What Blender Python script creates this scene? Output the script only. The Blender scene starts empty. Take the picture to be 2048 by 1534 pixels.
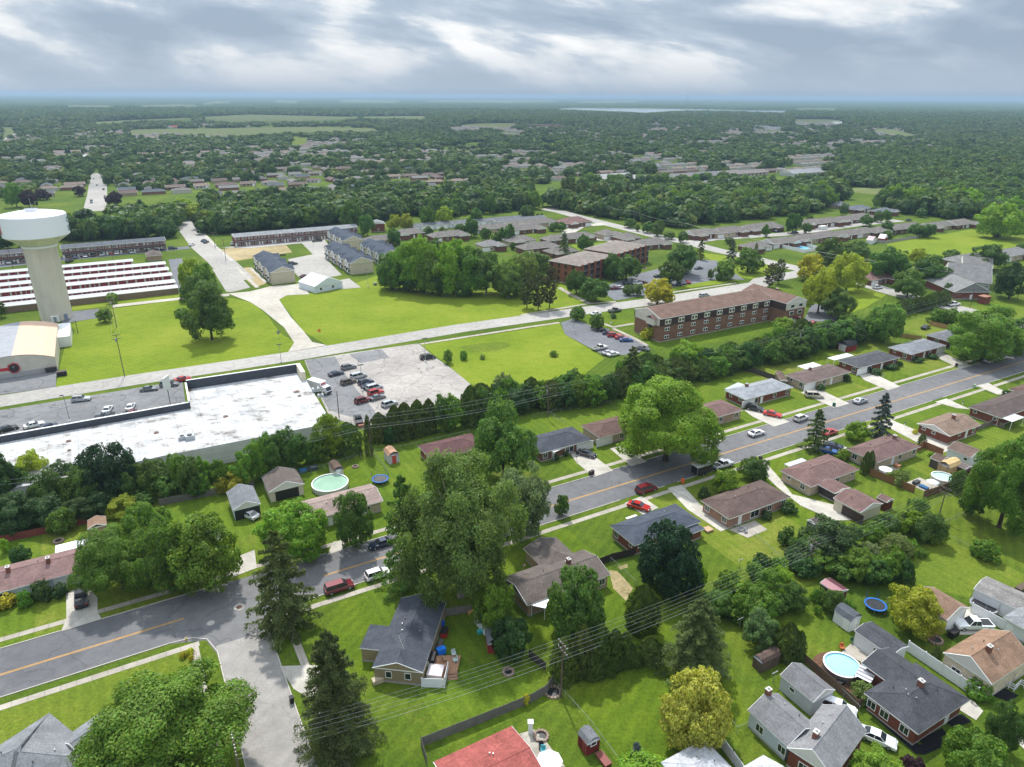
import bpy, math, random
import numpy as np
from mathutils import Vector, Matrix
from mathutils.geometry import tessellate_polygon
R = math.radians
random.seed(7); RNG = np.random.default_rng(11)
C = bpy.context.scene.collection
# ------------------------------------------------------------------ survey: photo point -> place on the ground
F, H = 1420.0, 80.0
PITCH, ROLL = math.atan((767-192)/F), R(.3)
GRID = R(29.5)                                   # bearing of the street grid
OX = {'1': 0, '2': 500, '3': 1000, '4': 1488}; OY = {'A': 1100, 'B': 740, 'C': 380}
cr, sr, cp, sp = math.cos(ROLL), math.sin(ROLL), math.cos(PITCH), math.sin(PITCH)
def px(c, x, y):
    if c == 'P': return x, y
    if c[0] == 'D': return OX[c[1]]+x*560/2048, 160+y*560/2048
    return OX[c[1]]+x*560/1979, OY[c[0]]+y*560/1979
def W(c, x, y, z=0.0):
    u, v = px(c, x, y)
    a, b = (u-1024)/F, (767-v)/F
    a, b = a*cr-b*sr, a*sr+b*cr
    d = Vector((a, cp+b*sp, -sp+b*cp))
    t = (z-H)/d.z
    return Vector((d.x*t, d.y*t, z))
def depth(p): return p.y*cp-(p.z-H)*sp
def height_at(p, c, x, ytop):
    """height of the thing that stands at ground point p and reaches up to photo row ytop"""
    v = px(c, x, ytop)[1]; b = (767-v)/F
    b = b+((px(c, x, ytop)[0]-1024)/F)*sr
    k = (-sp+b*cp)/(cp+b*sp)
    return H+k*p.y
# ------------------------------------------------------------------ mesh building
class MB:
    def __init__(s): s.v, s.f, s.m = [], [], []
    def add(s, vs, fs, mi=0, M=None):
        n = len(s.v)
        s.v += [tuple(M @ Vector(v)) if M is not None else tuple(v) for v in vs]
        s.f += [tuple(i+n for i in f) for f in fs]; s.m += [mi]*len(fs)
        return s
    def box(s, x0, x1, y0, y1, z0, z1, mi=0, M=None):
        return s.add([(x0,y0,z0),(x1,y0,z0),(x1,y1,z0),(x0,y1,z0),(x0,y0,z1),(x1,y0,z1),(x1,y1,z1),(x0,y1,z1)],
              [(0,3,2,1),(4,5,6,7),(0,1,5,4),(1,2,6,5),(2,3,7,6),(3,0,4,7)], mi, M)
    def prism(s, poly, z0, z1, mi=0, M=None, mside=None):
        n = len(poly); vs = [(p[0],p[1],z0) for p in poly]+[(p[0],p[1],z1) for p in poly]
        tri = tessellate_polygon([[Vector((p[0],p[1],0)) for p in poly]])
        s.add(vs, [tuple(a+n for a in t) for t in tri]+[tuple(reversed(t)) for t in tri], mi, M)
        k = len(s.v)-2*n
        s.f += [(k+i, k+(i+1)%n, k+n+(i+1)%n, k+n+i) for i in range(n)]; s.m += [mi if mside is None else mside]*n
        return s
    def sheet(s, poly, mi=0, M=None):
        tri = tessellate_polygon([[Vector((p[0],p[1],0)) for p in poly]])
        return s.add([tuple(p) for p in poly], [tuple(t) for t in tri], mi, M)
    def tube(s, p, q, r0, r1=None, n=6, mi=0, M=None, cap=True):
        p, q = Vector(p), Vector(q); r1 = r0 if r1 is None else r1
        d = (q-p).normalized(); a = d.cross(Vector((0,0,1)) if abs(d.z) < .9 else Vector((1,0,0))).normalized(); b = d.cross(a)
        vs = []
        for o, r in ((p,r0),(q,r1)):
            for i in range(n):
                t = 2*math.pi*i/n; vs.append(o+a*(r*math.cos(t))+b*(r*math.sin(t)))
        fs = [(i,(i+1)%n,n+(i+1)%n,n+i) for i in range(n)]
        if cap: fs += [tuple(range(n))[::-1], tuple(range(n,2*n))]
        return s.add(vs, fs, mi, M)
    def lathe(s, prof, n=24, mi=0, M=None, ctr=(0,0)):
        vs = []
        for r, z in prof:
            for i in range(n):
                t = 2*math.pi*i/n; vs.append((ctr[0]+r*math.cos(t), ctr[1]+r*math.sin(t), z))
        fs = [(j*n+i, j*n+(i+1)%n, (j+1)*n+(i+1)%n, (j+1)*n+i) for j in range(len(prof)-1) for i in range(n)]
        return s.add(vs, fs, mi, M)
    def mesh(s, name, mats=(), smooth=False):
        me = bpy.data.meshes.new(name); me.from_pydata(s.v, [], s.f)
        for m in mats: me.materials.append(m)
        if any(s.m): me.polygons.foreach_set('material_index', s.m)
        if smooth: me.polygons.foreach_set('use_smooth', [True]*len(s.f))
        me.update(); return me
    def build(s, name, mats, parent=None, col=None, smooth=False, label=None):
        if not isinstance(mats, (list, tuple)): mats = [mats]
        return link(name, s.mesh(name, mats, smooth), parent, col, label)
def link(name, me, parent=None, col=None, label=None):
    o = bpy.data.objects.new(name, me); C.objects.link(o)
    if parent is not None:
        o.parent = parent
        if col is None: col = parent.color
    if col is not None: o.color = (col[0], col[1], col[2], 1)
    if label: o['label'] = label
    return o
def tag(o, label, cat, group=None):
    o['label'] = label; o['category'] = cat
    if group: o['group'] = group
    return o
def thing(name, label, cat, loc=(0,0,0), rz=0.0, group=None, col=None):
    o = bpy.data.objects.new(name, None); C.objects.link(o); o.empty_display_size = .5
    o.location = loc; o.rotation_euler = (0,0,rz)
    if col: o.color = (*col[:3], 1)
    return tag(o, label, cat, group)
def struct(name, mb, mats, col=None, kind='structure'):
    o = mb.build(name, mats, None, col); o['kind'] = kind; return o
def dup(o, parent=None):
    c = o.copy(); C.objects.link(c)
    if parent is not None: c.parent = parent
    for ch in o.children: dup(ch, c)
    return c
# ------------------------------------------------------------------ materials
class NT:
    def __init__(s, name):
        s.mat = bpy.data.materials.new(name); s.mat.use_nodes = True; s.t = s.mat.node_tree; s.t.nodes.clear()
        s.out = s.n('ShaderNodeOutputMaterial')
    def n(s, typ, **kw):
        nd = s.t.nodes.new(typ)
        for k, v in kw.items():
            if k in nd.inputs.keys(): nd.inputs[k].default_value = v
            else: setattr(nd, k, v)
        return nd
    def l(s, a, b): s.t.links.new(a, b)
    def math(s, op, a, b=None, c=None):
        nd = s.n('ShaderNodeMath', operation=op)
        for i, x in enumerate((a, b, c)):
            if x is None: continue
            if isinstance(x, (int, float)): nd.inputs[i].default_value = x
            else: s.l(x, nd.inputs[i])
        return nd.outputs[0]
    def noise(s, vec, scale, detail=3, rough=.55):
        nd = s.n('ShaderNodeTexNoise'); nd.inputs['Scale'].default_value = scale; nd.inputs['Detail'].default_value = detail; nd.inputs['Roughness'].default_value = rough
        s.l(vec, nd.inputs['Vector']); return nd.outputs['Fac']
    def ramp(s, fac, stops):
        nd = s.n('ShaderNodeValToRGB'); e = nd.color_ramp.elements
        while len(e) < len(stops): e.new(.5)
        for i, (p, c) in enumerate(stops):
            e[i].position = p; e[i].color = (*c, 1) if len(c) == 3 else c
        s.l(fac, nd.inputs[0]); return nd.outputs[0]
    def mix(s, fac, a, b, mode='MIX'):
        nd = s.n('ShaderNodeMix', data_type='RGBA', blend_type=mode)
        for sock, x in ((nd.inputs[0], fac), (nd.inputs[6], a), (nd.inputs[7], b)):
            if isinstance(x, (int, float)): sock.default_value = x
            elif isinstance(x, tuple): sock.default_value = (*x, 1)
            else: s.l(x, sock)
        return nd.outputs[2]
    def gain(s, col, fac):                       # colour times a grey factor
        nd = s.n('ShaderNodeVectorMath', operation='SCALE'); s.l(col, nd.inputs[0]); s.l(fac, nd.inputs['Scale']); return nd.outputs[0]
    def mapr(s, fac, a, b, c=0., d=1.):
        nd = s.n('ShaderNodeMapRange'); s.l(fac, nd.inputs[0])
        for i, v in zip((1,2,3,4), (c,d,a,b)): nd.inputs[i].default_value = v
        return nd.outputs[0]
    def bsdf(s, col, rough=.8, metal=0., spec=.4, bump=None, coat=0.):
        b = s.n('ShaderNodeBsdfPrincipled'); b.inputs['Roughness'].default_value = rough; b.inputs['Metallic'].default_value = metal
        b.inputs['Specular IOR Level'].default_value = spec; b.inputs['Coat Weight'].default_value = coat; b.inputs['Coat Roughness'].default_value = .08
        if isinstance(col, tuple): b.inputs['Base Color'].default_value = (*col, 1)
        else: s.l(col, b.inputs['Base Color'])
        if bump:
            bn = s.n('ShaderNodeBump'); bn.inputs['Strength'].default_value = bump[1]; bn.inputs['Distance'].default_value = bump[2]
            s.l(bump[0], bn.inputs['Height']); s.l(bn.outputs[0], b.inputs['Normal'])
        s.l(b.outputs[0], s.out.inputs[0]); return s.mat
    def pos(s): return s.n('ShaderNodeNewGeometry').outputs['Position']
    def obj(s): return s.n('ShaderNodeTexCoord').outputs['Object']
    def ocol(s): return s.n('ShaderNodeObjectInfo').outputs['Color']
    def scaled(s, vec, x, y, z, rz=0.):
        nd = s.n('ShaderNodeMapping'); nd.inputs['Scale'].default_value = (x,y,z); nd.inputs['Rotation'].default_value = (0,0,rz); s.l(vec, nd.inputs[0]); return nd.outputs[0]
def m_tinted(name, rough=.85, amp=.18, scale=1.2, fine=.12, spec=.3, metal=0., coat=0., lines=None):
    """object colour, worn and speckled; lines=(axis scale, depth) adds siding laps or roof ribs"""
    t = NT(name); p = t.obj()
    f = t.mapr(t.noise(p, scale, 4), 1-amp, 1+amp, .25, .75)
    f = t.math('MULTIPLY', f, t.mapr(t.noise(p, scale*14, 2), 1-fine, 1+fine, .3, .7))
    if lines:
        w = t.n('ShaderNodeTexWave', wave_type='BANDS', bands_direction=lines[0]); w.inputs['Scale'].default_value = lines[1]; w.inputs['Distortion'].default_value = 0
        t.l(p, w.inputs['Vector']); f = t.math('MULTIPLY', f, t.mapr(w.outputs['Fac'], lines[2], 1.04))
    return t.bsdf(t.gain(t.ocol(), f), rough, metal, spec, coat=coat)
def m_shingle():
    t = NT('shingle'); p = t.obj()
    f = t.mapr(t.noise(p, .45, 6, .65), .72, 1.2, .3, .7)
    f = t.math('MULTIPLY', f, t.mapr(t.noise(t.scaled(p, 3.2, 3.2, 9), 1.0, 2, .7), .74, 1.24, .3, .7))
    f = t.math('MULTIPLY', f, t.mapr(t.noise(t.scaled(p, .9, .25, .5), 1.6, 3), .9, 1.1, .3, .7))
    return t.bsdf(t.gain(t.ocol(), f), .92, 0, .25)
def m_brick():
    t = NT('brick'); p = t.obj()
    nv = t.n('ShaderNodeNewGeometry').outputs['Normal']
    b = t.n('ShaderNodeTexBrick'); b.inputs['Scale'].default_value = 1.0; b.inputs['Brick Width'].default_value = .42; b.inputs['Row Height'].default_value = .16; b.inputs['Mortar Size'].default_value = .014
    b.inputs['Color1'].default_value = (1.1,1.1,1.1,1); b.inputs['Color2'].default_value = (.78,.76,.74,1); b.inputs['Mortar'].default_value = (1.25,1.3,1.35,1)
    s = t.n('ShaderNodeSeparateXYZ'); t.l(p, s.inputs[0]); c = t.n('ShaderNodeCombineXYZ')
    t.l(t.math('ADD', s.outputs[0], s.outputs[1]), c.inputs[0]); t.l(s.outputs[2], c.inputs[1]); t.l(c.outputs[0], b.inputs['Vector'])
    col = t.mix(1., t.ocol(), b.outputs['Color'], 'MULTIPLY')
    return t.bsdf(t.gain(col, t.mapr(t.noise(p, .8, 4), .85, 1.15, .3, .7)), .9, 0, .2)
def m_leaf(name='leaf', stuff=False):
    t = NT(name); g = t.n('ShaderNodeNewGeometry'); r = g.outputs['Random Per Island']
    if stuff:
        base = t.ramp(t.noise(g.outputs['Position'], .07, 2, .6), [(.3,(.044,.090,.027)),(.45,(.072,.132,.032)),(.58,(.104,.170,.034)),(.72,(.18,.22,.04))])
    else:
        oi = t.n('ShaderNodeObjectInfo'); base = t.gain(oi.outputs['Color'], t.mapr(oi.outputs['Random'], .86, 1.14))
        base = t.gain(base, t.mapr(t.noise(t.obj(), 5.0, 2), .8, 1.2, .32, .68))
    hs = t.n('ShaderNodeHueSaturation'); t.l(base, hs.inputs['Color'])
    t.l(t.mapr(r, .478, .522), hs.inputs['Hue']); t.l(t.mapr(t.math('FRACT', t.math('MULTIPLY', r, 7.31)), .74, 1.28), hs.inputs['Value'])
    col = hs.outputs[0]
    b = t.n('ShaderNodeBsdfPrincipled'); b.inputs['Roughness'].default_value = .55; b.inputs['Specular IOR Level'].default_value = .25; t.l(col, b.inputs['Base Color'])
    tr = t.n('ShaderNodeBsdfTranslucent'); t.l(t.mix(1., col, (1.25,1.3,.55), 'MULTIPLY'), tr.inputs['Color'])
    mx = t.n('ShaderNodeMixShader'); mx.inputs[0].default_value = .42; t.l(b.outputs[0], mx.inputs[1]); t.l(tr.outputs[0], mx.inputs[2]); t.l(mx.outputs[0], t.out.inputs[0])
    return t.mat
def m_flat(name, col, rough=.6, metal=0., spec=.5, amp=.1, scale=2.):
    t = NT(name); c = t.mix(0., col, col)
    return t.bsdf(t.gain(c, t.mapr(t.noise(t.pos(), scale, 3), 1-amp, 1+amp, .3, .7)), rough, metal, spec)
def m_ground(name, a, b, c, stripe=0., ang=0., sat=1.):
    """turf: three greens in patches, fine tufts, faint mower lines"""
    t = NT(name); p = t.pos()
    f = t.math('ADD', t.math('MULTIPLY', t.noise(p, .035, 4, .6), .62), t.math('MULTIPLY', t.noise(p, .35, 5, .65), .38))
    col = t.ramp(f, [(.36,a),(.5,b),(.64,c)])
    col = t.mix(t.mapr(t.noise(p, .11, 5, .7), 0, .55, .60, .74), col, (a[0]*.5+.12, a[1]*.3+.10, .035))
    col = t.gain(col, t.mapr(t.noise(p, 2.2, 4, .75), .66, 1.36, .3, .7))
    if stripe:
        w = t.n('ShaderNodeTexWave', wave_type='BANDS', bands_direction='X'); w.inputs['Scale'].default_value = .17; w.inputs['Distortion'].default_value = .6; w.inputs['Detail'].default_value = 2
        t.l(t.scaled(p, 1, 1, 1, ang), w.inputs['Vector']); col = t.gain(col, t.mapr(w.outputs['Fac'], 1-stripe, 1+stripe))
    return t.bsdf(col, .95, 0, .1, bump=(t.noise(p, 6, 3, .7), .5, .1))
def m_paving(name, a, b, cracks=.0, patch=.03, fine=.12, joints=0):
    t = NT(name); p = t.pos()
    col = t.mix(t.mapr(t.noise(p, patch, 5, .6), 0, 1, .35, .65), a, b)
    col = t.gain(col, t.mapr(t.noise(p, .5, 5, .65), .86, 1.14, .3, .7))
    col = t.gain(col, t.mapr(t.noise(p, 5, 2), 1-fine, 1+fine, .3, .7))
    if cracks:
        v = t.n('ShaderNodeTexVoronoi', feature='DISTANCE_TO_EDGE'); v.inputs['Scale'].default_value = .13
        nz = t.n('ShaderNodeTexNoise'); nz.inputs['Scale'].default_value = .25; nz.inputs['Detail'].default_value = 4; t.l(p, nz.inputs['Vector'])
        ad = t.n('ShaderNodeVectorMath', operation='ADD'); sc = t.n('ShaderNodeVectorMath', operation='SCALE'); sc.inputs['Scale'].default_value = 5.
        t.l(nz.outputs['Color'], sc.inputs[0]); t.l(p, ad.inputs[0]); t.l(sc.outputs[0], ad.inputs[1]); t.l(ad.outputs[0], v.inputs['Vector'])
        col = t.gain(col, t.mapr(v.outputs['Distance'], 1-cracks, 1, .004, .02))
    if joints:
        w = t.n('ShaderNodeTexWave', wave_type='BANDS', bands_direction='X'); w.inputs['Scale'].default_value = .314/joints*1.0; t.l(t.scaled(p, 1,1,1, -GRID), w.inputs['Vector'])
        col = t.gain(col, t.mapr(w.outputs['Fac'], .78, 1, .0, .03))
    return t.bsdf(col, .93, 0, .2)
SHINGLE, BRICK = m_shingle(), m_brick()
SIDING = m_tinted('lap_siding', .7, .06, .5, .05, lines=('Z', 1.6, .86))
PAINT = m_tinted('painted_surface', .6, .06, .6, .04)
METALROOF = m_tinted('ribbed_metal', .45, .08, .5, .05, .5, .3, lines=('X', 1.1, .8))
WOOD = m_tinted('weathered_wood', .9, .2, .8, .2, lines=('X', 2.2, .7))
CONC = m_tinted('concrete_tint', .9, .12, .5, .1)
CARPAINT = m_tinted('car_paint', .3, .02, .5, .0, .5, .15, coat=.7)
GLASS = m_flat('window_glass', (.018,.024,.03), .06, 0, .9, .3, .7)
TRIM = m_flat('white_trim', (.78,.78,.76), .5, amp=.05)
TYRE = m_flat('tyre_rubber', (.014,.014,.015), .8); RIM = m_flat('wheel_rim', (.42,.43,.45), .35, .7)
LAMP = m_flat('lamp_lens', (.75,.76,.74), .15, 0, .8); TAIL = m_flat('tail_lens', (.3,.012,.012), .2, 0, .7)
BLACK = m_flat('black_plastic', (.015,.016,.018), .5); BARK = m_flat('bark', (.075,.058,.042), .95, 0, .1, .3, 3); PALEBARK = m_flat('pale_bark', (.3,.27,.22), .9, 0, .1, .35, 1.5)
POLEWOOD = m_flat('pole_wood', (.13,.1,.078), .9, 0, .1, .2, 1); WIRE = m_flat('wire_metal', (.34,.35,.36), .4, .4); GALV = m_flat('galvanised', (.36,.38,.38), .5, .6)
CHAIN = m_flat('chain_link_wire', (.25,.28,.26), .6, .4)
WATER_POOL = m_flat('pool_water', (.3,.66,.78), .08, 0, .5, .06, .4); WATER_GREEN = m_flat('green_pool_water', (.27,.42,.31), .08, 0, .5, .1, .4)
LEAF, LEAFSTUFF = m_leaf(), m_leaf('leaf_far', True)
HAZE, SUNE, EXPO = 1.15e-4, 4.0, 0.27
# ------------------------------------------------------------------ trees
def cards(name, P, mat):
    """P: (n,4,3) corner points of leaf clumps"""
    n = len(P); me = bpy.data.meshes.new(name)
    me.vertices.add(n*4); me.vertices.foreach_set('co', np.ascontiguousarray(P, dtype=np.float32).ravel())
    me.loops.add(n*4); me.loops.foreach_set('vertex_index', np.arange(n*4, dtype=np.int32))
    me.polygons.add(n); me.polygons.foreach_set('loop_start', np.arange(0, n*4, 4, dtype=np.int32))
    me.update(calc_edges=True); me.materials.append(mat); return me
def unit(v): return v/np.maximum(np.linalg.norm(v, axis=-1, keepdims=True), 1e-9)
def leaf_quads(p, nrm, size, rng, long=1.35):
    nrm = unit(nrm); t = unit(np.cross(nrm, unit(rng.normal(size=p.shape)))); b = np.cross(nrm, t)
    s = (size*rng.uniform(.6, 1.35, len(p)))[:, None]
    return np.stack([p-t*s*long*.5, p+b*s*.42+nrm*s*.08, p+t*s*long*.5, p-b*s*.42+nrm*s*.08], 1)
def lobes_of(rng, n, lo, hi, rmin, rmax, zmin):
    d = unit(rng.normal(size=(n*4, 3))); d = d[d[:, 2] > zmin]
    keep = [d[0]]
    for x in d[1:]:                                          # spread the limbs around the crown
        if len(keep) >= n: break
        if max(float(x @ k) for k in keep) < 1-1.15/n: keep.append(x)
    d = np.array(keep); r = rng.uniform(lo, hi, len(d))
    return d*r[:, None], rng.uniform(rmin, rmax, len(d))
def crown_pts(rng, nl, c, r, gap=0.):
    k = rng.choice(len(c), nl*3, p=r**2/np.sum(r**2)); d = unit(rng.normal(size=(nl*3, 3)))
    out = unit(c)[k]; d = unit(d+out*.45+np.array([0, 0, .25]))
    f = 1-np.abs(rng.normal(0, .16, nl*3)); p = c[k]+d*(r[k]*f)[:, None]
    ok = np.ones(len(p), bool)
    for i in range(0, len(p), 6000):
        q = ((p[i:i+6000, None, :]-c[None])**2).sum(2)/(r[None]**2); q[np.arange(len(q)), k[i:i+6000]] = 9; ok[i:i+6000] = q.min(1) > .45
    return p[ok][:nl], d[ok][:nl], out[ok][:nl]
def crown(kind, lod, var):
    rng = np.random.default_rng(var*17+lod*5+sum(map(ord, kind)))
    nl = [62000, 14000, 3800, 950][lod]; ls = [.0150, .0285, .052, .095][lod]
    if kind in ('round', 'tall', 'loose', 'shrub', 'dome'):
        if kind == 'loose': c, r = lobes_of(rng, 80, .24, .48, .06, .11, -.8); ls *= .92; nl = int(nl*1.5)
        elif kind == 'dome': c, r = lobes_of(rng, 60, .36, .41, .085, .125, -.72); c[:, 2] = np.where(c[:, 2] < 0, c[:, 2]*.7, c[:, 2])
        elif kind == 'tall': c, r = lobes_of(rng, 26, .24, .37, .12, .18, -.8)
        elif kind == 'shrub': c, r = lobes_of(rng, 12, .2, .34, .16, .24, -.2); ls *= 1.15; nl = nl//2
        else: c, r = lobes_of(rng, 24, .27, .39, .11, .19, -.62)
        c2, r2 = lobes_of(rng, 6, .05, .12, .16, .2, -1); c = np.vstack([c, c2]); r = np.concatenate([r, r2])
        if lod < 3:                                          # every limb carries a spray of smaller clumps
            m = (9, 7, 5)[lod]; dd = unit(rng.normal(size=(len(c)*m, 3))+np.repeat(unit(c), m, 0)*.75); rr_ = np.repeat(r, m)
            c3 = np.repeat(c, m, 0)+dd*(rr_*rng.uniform(.5, .95, len(rr_)))[:, None]; r3 = rr_*rng.uniform(.3, .56, len(rr_)); c = np.vstack([c, c3]); r = np.concatenate([r*.8, r3])
        p, d, out = crown_pts(rng, nl, c, r)
        n = d*.75+out*.3+rng.normal(size=p.shape)*.38
        p = p+rng.normal(size=p.shape)*(.018 if kind == 'loose' else .009)
        zb = {'round': .13, 'dome': .07, 'tall': .1, 'loose': .1, 'shrub': 0}[kind]
        Q = leaf_quads(p, n, np.full(len(p), ls), rng)
        lo, hi = np.percentile(p[:, 2], .5), p[:, 2].max()
        Q[..., 2] = zb+(Q[..., 2]-lo)/(hi-lo)*(1-zb)
        Q[..., :2] *= .5/np.percentile(np.abs(p[:, :2]).max(1), 99)
        zs = zb+(c[:, 2]-lo)/(hi-lo)*(1-zb)
        limbs = [(c[i, 0]*(1.02 if kind == 'loose' else .85), c[i, 1]*(1.02 if kind == 'loose' else .85), zs[i]) for i in range(26 if kind == 'loose' else 9)]
        return Q, limbs
    if kind == 'arb':                                        # clipped or columnar evergreen
        z = rng.uniform(0, 1, nl)**.85; a = rng.uniform(0, 2*np.pi, nl)
        prof = .5*np.minimum(1, (1-z)/.42)**.62*(.86+.14*np.minimum(z/.12, 1))
        lump = 1+.13*np.sin(a*5+z*9+var)+.1*np.sin(a*9-z*23)+.07*np.sin(z*40+a*3)
        rr = prof*lump*(1-np.abs(rng.normal(0, .1, nl)))
        p = np.stack([rr*np.cos(a), rr*np.sin(a), z], 1); n = np.stack([np.cos(a), np.sin(a), .35+0*a], 1)+rng.normal(size=p.shape)*.35
        return leaf_quads(p, n, np.full(nl, ls*1.1), rng), []
    # conifers: whorls of drooping boughs set with needle sprays
    nb = {'spruce': [170, 80, 54, 32], 'pine': [120, 80, 46, 26]}[kind][lod]; per = max(8, nl//nb)
    Q = []; limbs = []
    for i in range(nb):
        f = (i+.5)/nb; z = (.06+.94*f) if kind == 'spruce' else (.12+.88*f)
        ln = .60*(1-f)**.60*rng.uniform(.55, 1.06)+.012 if kind == 'spruce' else .5*math.sin(math.pi*(.10+.76*(1-f)))**.8*rng.uniform(.55, 1.05)
        a = i*2.39996+rng.uniform(-.3, .3); t = rng.uniform(.12, 1, per)**.7
        droop = (.09+.09*(1-f)) if kind == 'spruce' else -.03
        side = rng.normal(0, .085, per)*ln*(1.45 if kind == 'spruce' else 1.9)*(1-.45*t); zz = z-droop*t**1.3*(ln/.5)+.05*t**4*(ln/.5)+rng.normal(0, .007, per)-np.abs(side)*.3
        x = t*ln; p = np.stack([x*math.cos(a)-side*math.sin(a), x*math.sin(a)+side*math.cos(a), zz], 1)
        n = np.stack([.3*math.cos(a)+0*t, .3*math.sin(a)+0*t, .9+0*t], 1)+rng.normal(size=p.shape)*.4
        Q.append(leaf_quads(p, n, np.full(per, ls*.78), rng, 2.1))
        if i % max(1, nb//14) == 0: limbs.append((.8*ln*math.cos(a), .8*ln*math.sin(a), z-droop*.4*(ln/.5)))
    return np.concatenate(Q), limbs
_tree = {}
def tree_meshes(kind, lod, var):
    k = (kind, lod, var)
    if k not in _tree:
        Q, limbs = crown(kind, lod, var); cm = cards('crown_'+kind, Q, LEAF)
        m = MB(); n = 8 if lod < 2 else 5; con = kind in ('spruce', 'pine', 'arb')
        m.tube((0,0,-.02), (0,0,.3), .028, .021, n); m.tube((0,0,.3), (0,0,.93 if con else .68), .021, .005, n)
        m.tube((0,0,-.02), (0,0,.03), .042, .028, n)
        if lod < 3:
            for i, q in enumerate(limbs):
                z0 = q[2] if con else max(.12, min(.5, q[2]*.5+.03*(i % 3))); m.tube((0,0,z0), q, .010 if not con else .005, .003, 5)
        _tree[k] = (cm, m.mesh('trunk_'+kind, [PALEBARK if kind == 'loose' else BARK], True))
    return _tree[k]
COL = dict(maple=(.125,.225,.026), bright=(.180,.300,.024), mid=(.094,.175,.032), dark=(.056,.113,.031), deep=(.030,.068,.031), lime=(.31,.36,.03), yellow=(.44,.42,.03), gold=(.40,.40,.065),
  olive=(.175,.240,.062), silver=(.155,.215,.085), spruce=(.115,.142,.042), blue=(.090,.122,.105), pine=(.096,.114,.042), arb=(.086,.134,.028), purple=(.042,.018,.028), fresh=(.150,.235,.045))
KIND = {  # species: (crown shape, colour, object name, category)
 'maple': ('round','maple','maple_tree','tree'), 'bright': ('round','bright','maple_tree','tree'), 'mid': ('round','mid','broadleaf_tree','tree'), 'dark': ('round','dark','broadleaf_tree','tree'),
 'deep': ('dome','deep','dense_tree','tree'), 'deepmid': ('dome','mid','maple_tree','tree'), 'tall': ('tall','mid','broadleaf_tree','tree'), 'tallb': ('tall','fresh','broadleaf_tree','tree'), 'lime': ('round','lime','honeylocust_tree','tree'), 'yellow': ('round','yellow','honeylocust_tree','tree'),
 'gold': ('dome','gold','golden_tree','tree'), 'loose': ('loose','olive','sycamore_tree','tree'), 'silver': ('loose','silver','broadleaf_tree','tree'), 'pear': ('tall','mid','pear_tree','tree'),
 'spruce': ('spruce','spruce','spruce_tree','tree'), 'blue': ('spruce','blue','spruce_tree','tree'), 'pine': ('pine','pine','pine_tree','tree'), 'larch': ('spruce','fresh','conifer_tree','tree'),
 'arb': ('arb','arb','arborvitae','tree'), 'shrub': ('shrub','maple','shrub','shrub'), 'dshrub': ('shrub','dark','shrub','shrub'), 'bshrub': ('shrub','bright','shrub','shrub'), 'yshrub': ('shrub','yellow','shrub','shrub'), 'pshrub': ('shrub','purple','shrub','shrub'), 'oshrub': ('shrub','olive','shrub','shrub'),
 'purple': ('round','purple','purple_plum_tree','tree'), 'locust': ('loose','fresh','broadleaf_tree','tree')}
NT_TREES = [0]
def plant(p, w, h, kind, label, group=None):
    shape, col, name, cat = KIND[kind]; NT_TREES[0] += 1
    pxw = w/depth(Vector((p.x, p.y, h*.5)))*F
    lod = 0 if pxw > 150 else 1 if pxw > 62 else 2 if pxw > 26 else 3
    var = NT_TREES[0] % (3 if lod < 3 else 4)
    cm, tm = tree_meshes(shape, lod, var)
    c = [x*random.uniform(.9, 1.1) for x in COL[col]]; rz = random.uniform(0, 6.28); sc = (w, w*random.uniform(.92, 1.06), h)
    if cat == 'shrub' or shape == 'arb':
        o = link(name, cm, None, c); o.location = p; o.rotation_euler = (0,0,rz); o.scale = sc
        return tag(o, label, cat, group)
    o = thing(name, label, cat, p, rz, group, c); o.scale = sc
    link('trunk', tm, o); link('crown', cm, o); return o
def tree(c, x, ytop, ybase, w, kind, label, group=None, f=1.0):
    p = W(c, x, ybase); hh = height_at(p, c, x, ytop); k = 560/2048 if c[0] == 'D' else 560/1979 if c != 'P' else 1
    # the crown's front and back edges also show: take the crown's thickness off the height seen from above
    wm = w*k/F*depth(Vector((p.x, p.y, hh*.6)))
    ang = math.atan2(H-hh, p.y); hh -= .22*wm*math.tan(max(0, ang))*f
    return plant(p, wm, max(hh, wm*.35), kind, label, group)
def belt(pts, n, wide, wr, hr, kinds, label, group, rnd=None):
    rg = random.Random(rnd or n); P = [W(*q) for q in pts]; L = [(b-a).length for a, b in zip(P, P[1:])]; T = sum(L)
    for i in range(n):
        s = (i+rg.uniform(.2, .8))/n*T; j = 0
        while j < len(L)-1 and s > L[j]: s -= L[j]; j += 1
        d = (P[j+1]-P[j]).normalized(); q = P[j]+d*s+Vector((-d.y, d.x, 0))*rg.uniform(-wide, wide)
        w = rg.uniform(*wr); plant(q, w, rg.uniform(*hr)*(.8+.2*w/wr[1]), rg.choice(kinds), label, group)
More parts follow.
